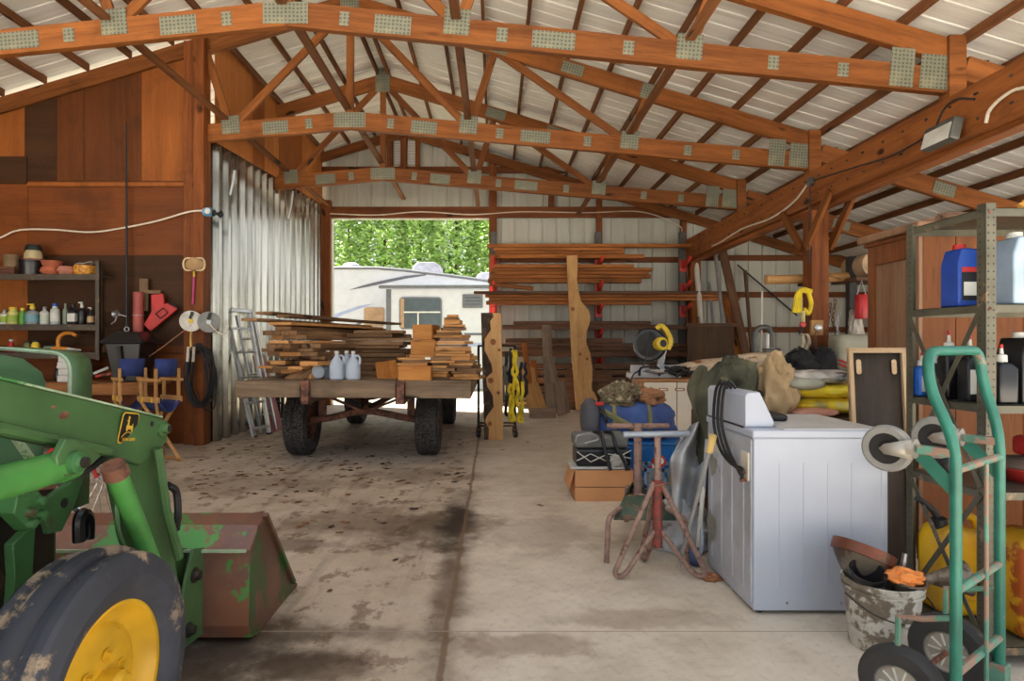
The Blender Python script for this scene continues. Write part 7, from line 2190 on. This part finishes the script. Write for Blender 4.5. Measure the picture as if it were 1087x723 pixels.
o = MB().tube([bm_pt(2.6, 3.52), bm_pt(4.4, 3.34), bm_pt(4.8, 3.36), bm_pt(5.0, 3.30), bm_pt(5.05, 3.20)], .014, 8, smooth=5).done('beam_cable', M['white_cable']); tag(o, 'white cable sagging along the near end of the beam', 'cable')
o = MB().tube([bm_pt(7.9, 3.46), bm_pt(8.3, 3.30), bm_pt(9.0, 3.22), bm_pt(10.0, 3.26), bm_pt(11.0, 3.20), bm_pt(11.4, 3.20)], .014, 8, smooth=5).done('beam_cable', M['white_cable']); tag(o, 'white cable sagging along the beam beyond the timber post', 'cable')
o = MB().tube([bm_pt(5.4, 3.36), bm_pt(6.2, 3.30), bm_pt(6.8, 3.36), bm_pt(7.4, 3.42), bm_pt(7.8, 3.46)], .008, 6, smooth=5).done('thin_wire', M['black']); tag(o, 'thin black wire on the beam between flood light and post', 'wire')
t = T('socket_box', 'grey socket box where cables meet on the beam above the post', 'socket')
MB().lathe([(0, 0), (.06, 0), (.06, .05), (.03, .06), (0, .06)], (4.135, 7.84, 3.46), (-1, 0, 0), 16).done('box_body', M['cast_iron'], t)
MB().tube([V((4.10, 7.84, 3.42)), V((4.11, 7.86, 3.2)), V((4.12, 7.9, 2.4))], .008, 6).done('drop_wire', M['black'], t)
o = MB().tube([V((-3.6, YB - .1, 4.2)), V((-2.6, YB - .1, 4.17)), V((-1.6, YB - .1, 4.24)), V((-.5, YB - .1, 4.18)), V((.6, YB - .1, 4.24)), V((2.0, YB - .1, 4.22)), V((3.2, YB - .1, 4.24)), V((4.0, YB - .12, 3.95)), V((4.1, YB - .12, 3.75))], .012, 6, smooth=6).done('header_wire', M['white_cable']); tag(o, 'pale wire running along the header over the back door', 'wire')
# ------------------------------------------------------------------ dead leaves on the floor
rnd = random.Random(21)
M['leaf_dry'] = plain('dry oak leaf', (128, 88, 54), 0.9, 0, 0.25)
M['leaf_dark'] = plain('dark dry leaf', (72, 52, 38), 0.9, 0, 0.25)
def leaf_mesh(seed):
    r2 = random.Random(seed)
    m = MB()
    n = 14
    pts = []
    for i in range(n):
        a = 2 * PI * i / n
        r = (.055 if i % 2 else .032) * (1 + r2.uniform(-.2, .2))
        pts.append(m.bm.verts.new((r * 1.25 * math.cos(a), r * .75 * math.sin(a), .006 + .010 * abs(math.sin(a * 1.5 + seed)))))
    c_ = m.bm.verts.new((0, 0, .005))
    for i in range(n):
        m.face([c_, pts[i], pts[(i + 1) % n]])
    return m
protos = []
for k in range(4):
    o = leaf_mesh(k).done('dry_leaf', M['leaf_dry'] if k < 3 else M['leaf_dark'], smooth=0)
    protos.append(o)
spots_px = [(533, 478), (574, 537), (410, 470), (388, 462), (300, 510), (330, 500), (345, 490), (280, 520), (300, 500), (255, 505), (275, 545), (352, 560), (360, 566), (340, 575), (420, 531), (440, 541), (485, 480), (470, 493), (385, 475), (372, 500), (240, 490), (262, 478), (310, 480), (395, 485), (480, 470), (560, 470), (575, 475), (640, 470), (660, 486), (375, 545), (398, 552), (420, 595), (350, 628)]
allp = list(spots_px)
while len(allp) < 150:
    x, y = rnd.uniform(205, 500), rnd.uniform(470, 560)
    if x < 330 or y < 515 or rnd.random() < .25:
        if not (185 < x < 310 and y > 530):
            allp.append((x, y))
for i, (x, y) in enumerate(allp):
    src = protos[i % 4] if (x, y) != (574, 537) else protos[3]
    if i < 4:
        o = protos[i]
    else:
        o = src.copy(); C.objects.link(o)
    g = G(x, y)
    o.location = (g.x, g.y, .001)
    o.rotation_euler = (0, 0, rnd.uniform(0, 6.28))
    s_ = rnd.uniform(.35, .85)
    o.scale = (s_, s_, s_ * .8)
    tag(o, 'dry brown leaf lying on the concrete floor', 'leaf', 'dry leaves on the floor')
# ------------------------------------------------------------------ camper trailer beyond the door
M['rv_white'] = plain('white trailer skin', (190, 193, 198), 0.4, 0, 0.03)
M['rv_grey'] = plain('grey trailer trim', (92, 94, 98), 0.5, 0, 0.08)
M['rv_stripe'] = plain('dark stripe', (88, 90, 98), 0.45, 0, 0.06)
M['rv_blue'] = plain('pale blue stripe', (150, 160, 190), 0.45, 0, 0.06)
M['rv_glass'] = plain('dark trailer glass', (70, 80, 84), 0.15, 0, 0.1)
M['rv_curtain'] = plain('tan blind', (158, 128, 98), 0.7, 0, 0.1)
rv = T('camper_trailer', 'white camper trailer with grey stripes parked beyond the open door', 'camper trailer')
YR = 19.0
def R2(x, y, Y=None):
    p = P(x, y, YR if Y is None else Y)
    return (p.x, p.z)
top = [(300, 290), (330, 286), (352, 284.5), (400, 284.5), (430, 287), (480, 293), (525, 299), (620, 301)]
body = [(300, 425), (620, 425)] 
poly = [R2(x, y) for x, y in body] + [R2(x, y) for x, y in top[::-1]]
MB().prism(poly, (0, YR, 0), (1, 0, 0), (0, 0, 1), -2.4).done('body', M['rv_white'], rv, smooth=30)
MB().tube([V((R2(x, y)[0], YR - .02, R2(x, y)[1])) for x, y in top], .05, 6).done('roof_edge', M['rv_grey'], rv)
for x in (330, 560):
    wl = MB().lathe([(0, -.15), (.2, -.15), (.36, -.12), (.38, 0), (.36, .12), (.2, .12), (.0, .1)], (R2(x, 0)[0], YR + .2, .38), (0, -1, 0), 24).done('wheel', M['tyre'], rv)
def pan(name, pts, Y, th, mat, par=rv, bevel=0):
    return MB().prism([R2(x, y, Y) for x, y in pts], (0, Y, 0), (1, 0, 0), (0, 0, 1), th).done(name, mat, par, smooth=30, bevel=bevel)
def rpx(x0, y0, x1, y1, r):
    w, h = x1 - x0, y1 - y0
    return [((x0 + x1) / 2 + a, (y0 + y1) / 2 - b) for a, b in rrect(w, h, r)]
# slide-out room
SLY = YR - .55
a, b = R2(411, 422, SLY), R2(600, 307, SLY)
MB().bx(a[0], b[0], SLY, YR, a[1], b[1]).done('slide_out', M['rv_white'], rv, smooth=0, bevel=.01)
MB().bx(a[0] - .03, a[0] + .12, SLY - .02, SLY + .06, a[1], b[1]).done('slide_trim', M['rv_grey'], rv, smooth=0)
MB().bx(a[0] - .25, b[0], SLY - .12, SLY + .1, b[1] + .02, b[1] + .13).done('awning_roll', M['rv_grey'], rv, smooth=0, bevel=.03)
pan('window', rpx(424, 315.5, 469, 349.5, 4), SLY - .005, .03, M['rv_grey'])
pan('pane', rpx(425.5, 317, 467.5, 348, 3), SLY - .036, .004, M['rv_glass'])
pan('curtain', [(425, 317), (429, 317), (429, 348), (425, 348)][::-1], SLY - .041, .004, M['rv_curtain'])
m = MB()
p0, p1 = R2(429, 331.5, SLY), R2(467.5, 331.5, SLY)
m.bx(p0[0], p1[0], SLY - .06, SLY - .04, p0[1] - .02, p0[1] + .02); q = R2(444, 348, SLY); m.bx(q[0] - .02, q[0] + .02, SLY - .06, SLY - .04, q[1], p0[1])
m.done('window_bar', M['label_white'], rv, smooth=0)
pan('window', rpx(386.5, 326.5, 408, 346.5, 2.5), YR - .006, .02, M['rv_curtain'])
pan('vent', rpx(491, 312.5, 512.5, 327, 1), SLY - .006, .03, M['rv_grey'])
for y in (315.5, 319, 322.5):
    pan('louvre', [(493.5, y), (510.5, y), (510.5, y + 1), (493.5, y + 1)][::-1], SLY - .04, .006, M['rv_glass'])
def stripe(pts, mat, Y=YR - .006):
    return pan('stripe', pts, Y, .006, mat)
stripe([(370, 308), (385, 303), (405, 298), (430, 293), (452, 291), (452, 292.5), (430, 296), (405, 301.5), (388, 305)], M['rv_stripe'])
stripe([(345, 338), (360, 332), (380, 325), (398, 322), (385, 326.5), (365, 334), (345, 342)], M['rv_blue'])
stripe([(376, 345), (384, 341), (384, 343.5), (379, 346)], M['rv_stripe'])
stripe([(492, 353.5), (512, 353.5), (512, 356), (494, 356)][::-1], M['rv_stripe'], SLY - .006)
stripe([(488, 364), (515, 364), (515, 368), (490, 368)][::-1], M['rv_blue'], SLY - .006)
stripe([(412, 398), (515, 398), (515, 402), (412, 402)][::-1], M['rv_stripe'], SLY - .006)
def acunit(x0, x1, yt, yb, Y):
    a, b = P(x0, yb, Y), P(x1, yt, Y)
    o = MB().prism([(0, 0), (b.x - a.x, 0), (b.x - a.x - .06, (b.z - a.z) * .75), (b.x - a.x - .3, (b.z - a.z)), (.2, b.z - a.z), (.03, (b.z - a.z) * .7)], (a.x, Y, a.z), (1, 0, 0), (0, 0, 1), -.6).done('air_conditioner', colmat('light grey plastic', (150, 150, 160)), rv, smooth=0, bevel=.04)
acunit(437, 470, 278, 294, YR + .5)
acunit(505, 535, 289, 300, YR + .5)
m = MB(); m.ell(P(373, 285, YR + .6), (.33, .25, .2), 14, 8); m.done('roof_dome', colmat('light grey plastic', (150, 150, 160)), rv)
# ------------------------------------------------------------------ trees behind the trailer
def leafmat(name, a, b):
    k = NT(name)
    f = k.noise(k.coord(), 1.6, 4, 0.6)
    k.b.inputs['Subsurface Weight'].default_value = 0.0
    return k.out(k.ramp(f, [(0.3, a), (0.7, b)]), 0.6)
M['leaf_a'] = leafmat('bright green foliage', (150, 184, 92), (202, 224, 146))
M['leaf_b'] = leafmat('deep green foliage', (112, 150, 72), (176, 204, 122))
M['bark'] = plain('tree bark', (96, 78, 62), 0.9, 0, 0.2)
def conifer(label, x, y, h, r, seed, mat):
    rnd = random.Random(seed)
    t = T('conifer', label, 'tree', 'trees beyond the trailer')
    MB().tube([(x, y, -.05), (x + .1, y, h * .5), (x, y, h)], .09, 8, taper=lambda q: 1 - .9 * q).done('trunk', M['bark'], t)
    m = MB()
    N = 3000 if y < 28 else 2000
    for i in range(N):
        # sprays droop from branches that shorten with height
        zf = rnd.random() ** 0.8
        zz = .6 + (h - .6) * zf
        rr = r * (1 - zf) ** .7 * (.45 + .55 * rnd.random() ** .5) + .1
        a = rnd.uniform(PI * .95, PI * 2.05) if rnd.random() < .75 else rnd.uniform(0, PI)
        # clump the sprays
        a += .25 * math.sin(zz * 5 + seed)
        zz += .25 * math.sin(a * 9 + zz * 3)
        p = V((x + rr * math.cos(a), y + rr * math.sin(a), zz))
        dr = V((math.cos(a) + rnd.uniform(-.5, .5), math.sin(a) + rnd.uniform(-.5, .5), rnd.uniform(-.8, .5))).normalized()
        sd = dr.cross(V((rnd.uniform(-1, 1), rnd.uniform(-1, 1), 1))).normalized()
        L, W = rnd.uniform(.16, .34), rnd.uniform(.05, .10)
        for k in (-1, 0, 1):
            dd = (dr + sd * k * .8).normalized()
            s2 = dd.cross(V((rnd.uniform(-.4, .4), rnd.uniform(-1, 0), 1))).normalized()
            vs = [m.bm.verts.new(p), m.bm.verts.new(p + dd * L * .5 + s2 * W), m.bm.verts.new(p + dd * L), m.bm.verts.new(p + dd * L * .5 - s2 * W)]
            m.face(vs)
    m.done('foliage', mat, t, smooth=0)
n_ = 0
for row, (Yt, mt, xs) in enumerate(((25.3, 'leaf_a', (330, 368, 406, 444, 482, 520)), (29.5, 'leaf_b', (318, 350, 388, 425, 463, 500, 535)))):
    for i, px in enumerate(xs):
        Y = Yt + (.5 if i % 2 else 0)
        conifer('%s conifer in the %s row beyond the trailer, %s from the left' % ('bright green' if row == 0 else 'deep green', 'front' if row == 0 else 'back', NTH[i]),
                (px - 525) * Y / FOC, Y, 10.5 + (n_ * 37 % 11) * .15, 1.15 if row == 0 else 1.3, 40 + n_, M[mt])
        n_ += 1
# ------------------------------------------------------------------ ground outside
M['gravel'] = plain('pale gravel', (206, 200, 190), 0.9, 0, 0.12, 3)
M['yard'] = plain('yard gravel and grass', (128, 126, 108), 0.9, 0, 0.2, 2)
struct(MB().bx(-60, 60, YB + 0.15, 70, -0.2, -0.03).done('ground_back', M['yard'], smooth=0))
struct(MB().bx(-40, 40, -40, -1.0, -0.2, -0.01).done('ground_front', M['gravel'], smooth=0))  # unseen front yard, kept pale to bounce sunlight into the barn
# ------------------------------------------------------------------ origins: move every root to its base
bpy.context.view_layer.update()
for o in list(SC.objects):
    if o.parent is not None or o.type not in ('EMPTY', 'MESH'):
        continue
    if o.location.length > 1e-6:
        continue
    pts = []
    for q in [o] + list(o.children_recursive):
        if q.type == 'MESH':
            pts += [q.matrix_world @ V(c) for c in q.bound_box]
    if not pts:
        continue
    lo = V([min(p[i] for p in pts) for i in range(3)])
    hi = V([max(p[i] for p in pts) for i in range(3)])
    base = V(((lo.x + hi.x) / 2, (lo.y + hi.y) / 2, lo.z))
    if o.type == 'EMPTY':
        o.location = base
        for ch in o.children:
            ch.location = ch.location - base
# ------------------------------------------------------------------ camera
cam = bpy.data.cameras.new('camera')
cam.sensor_fit = 'HORIZONTAL'
cam.sensor_width = 36.0
cam.lens = FOC / 1087.0 * 36.0
cam.shift_x = (543.5 - 525.0) / 1087.0
cam.shift_y = (365.0 - 361.5) / 1087.0
cam.clip_end = 300
co = bpy.data.objects.new('camera', cam)
C.objects.link(co)
co.location = (0, 0, CAMH)
co.rotation_euler = (PI / 2, 0, 0)
SC.camera = co
# ------------------------------------------------------------------ light: bright overcast day
wd = bpy.data.worlds.new('sky')
SC.world = wd
wd.use_nodes = True
nt = wd.node_tree
bg = nt.nodes['Background']
tc = nt.nodes.new('ShaderNodeTexCoord')
sx = nt.nodes.new('ShaderNodeSeparateXYZ')
rp = nt.nodes.new('ShaderNodeValToRGB')
nt.links.new(tc.outputs['Generated'], sx.inputs[0])
nt.links.new(sx.outputs[2], rp.inputs['Fac'])
rp.color_ramp.elements[0].position = 0.0
rp.color_ramp.elements[0].color = (0.95, 0.96, 1.0, 1)
rp.color_ramp.elements[1].position = 0.8
rp.color_ramp.elements[1].color = (0.78, 0.86, 1.0, 1)
nt.links.new(rp.outputs['Color'], bg.inputs['Color'])
bg.inputs['Strength'].default_value = 0.55
sun = bpy.data.lights.new('sun', 'SUN')
sun.energy = 17.0
sun.angle = math.radians(6)
sun.color = (1.0, 0.95, 0.87)
so = bpy.data.objects.new('sun', sun)
C.objects.link(so)
# sun stands high behind the barn, to the left
so.rotation_euler = V((0.75, -0.33, -1.0)).to_track_quat('-Z', 'Y').to_euler()
SC.view_settings.view_transform = 'Standard'
SC.view_settings.look = 'None'
SC.view_settings.gamma = 1.0
SC.view_settings.use_curve_mapping = False
SC.view_settings.exposure = 1.28
SC.cycles.max_bounces = 10
SC.cycles.diffuse_bounces = 7
SC.cycles.sample_clamp_indirect = 6
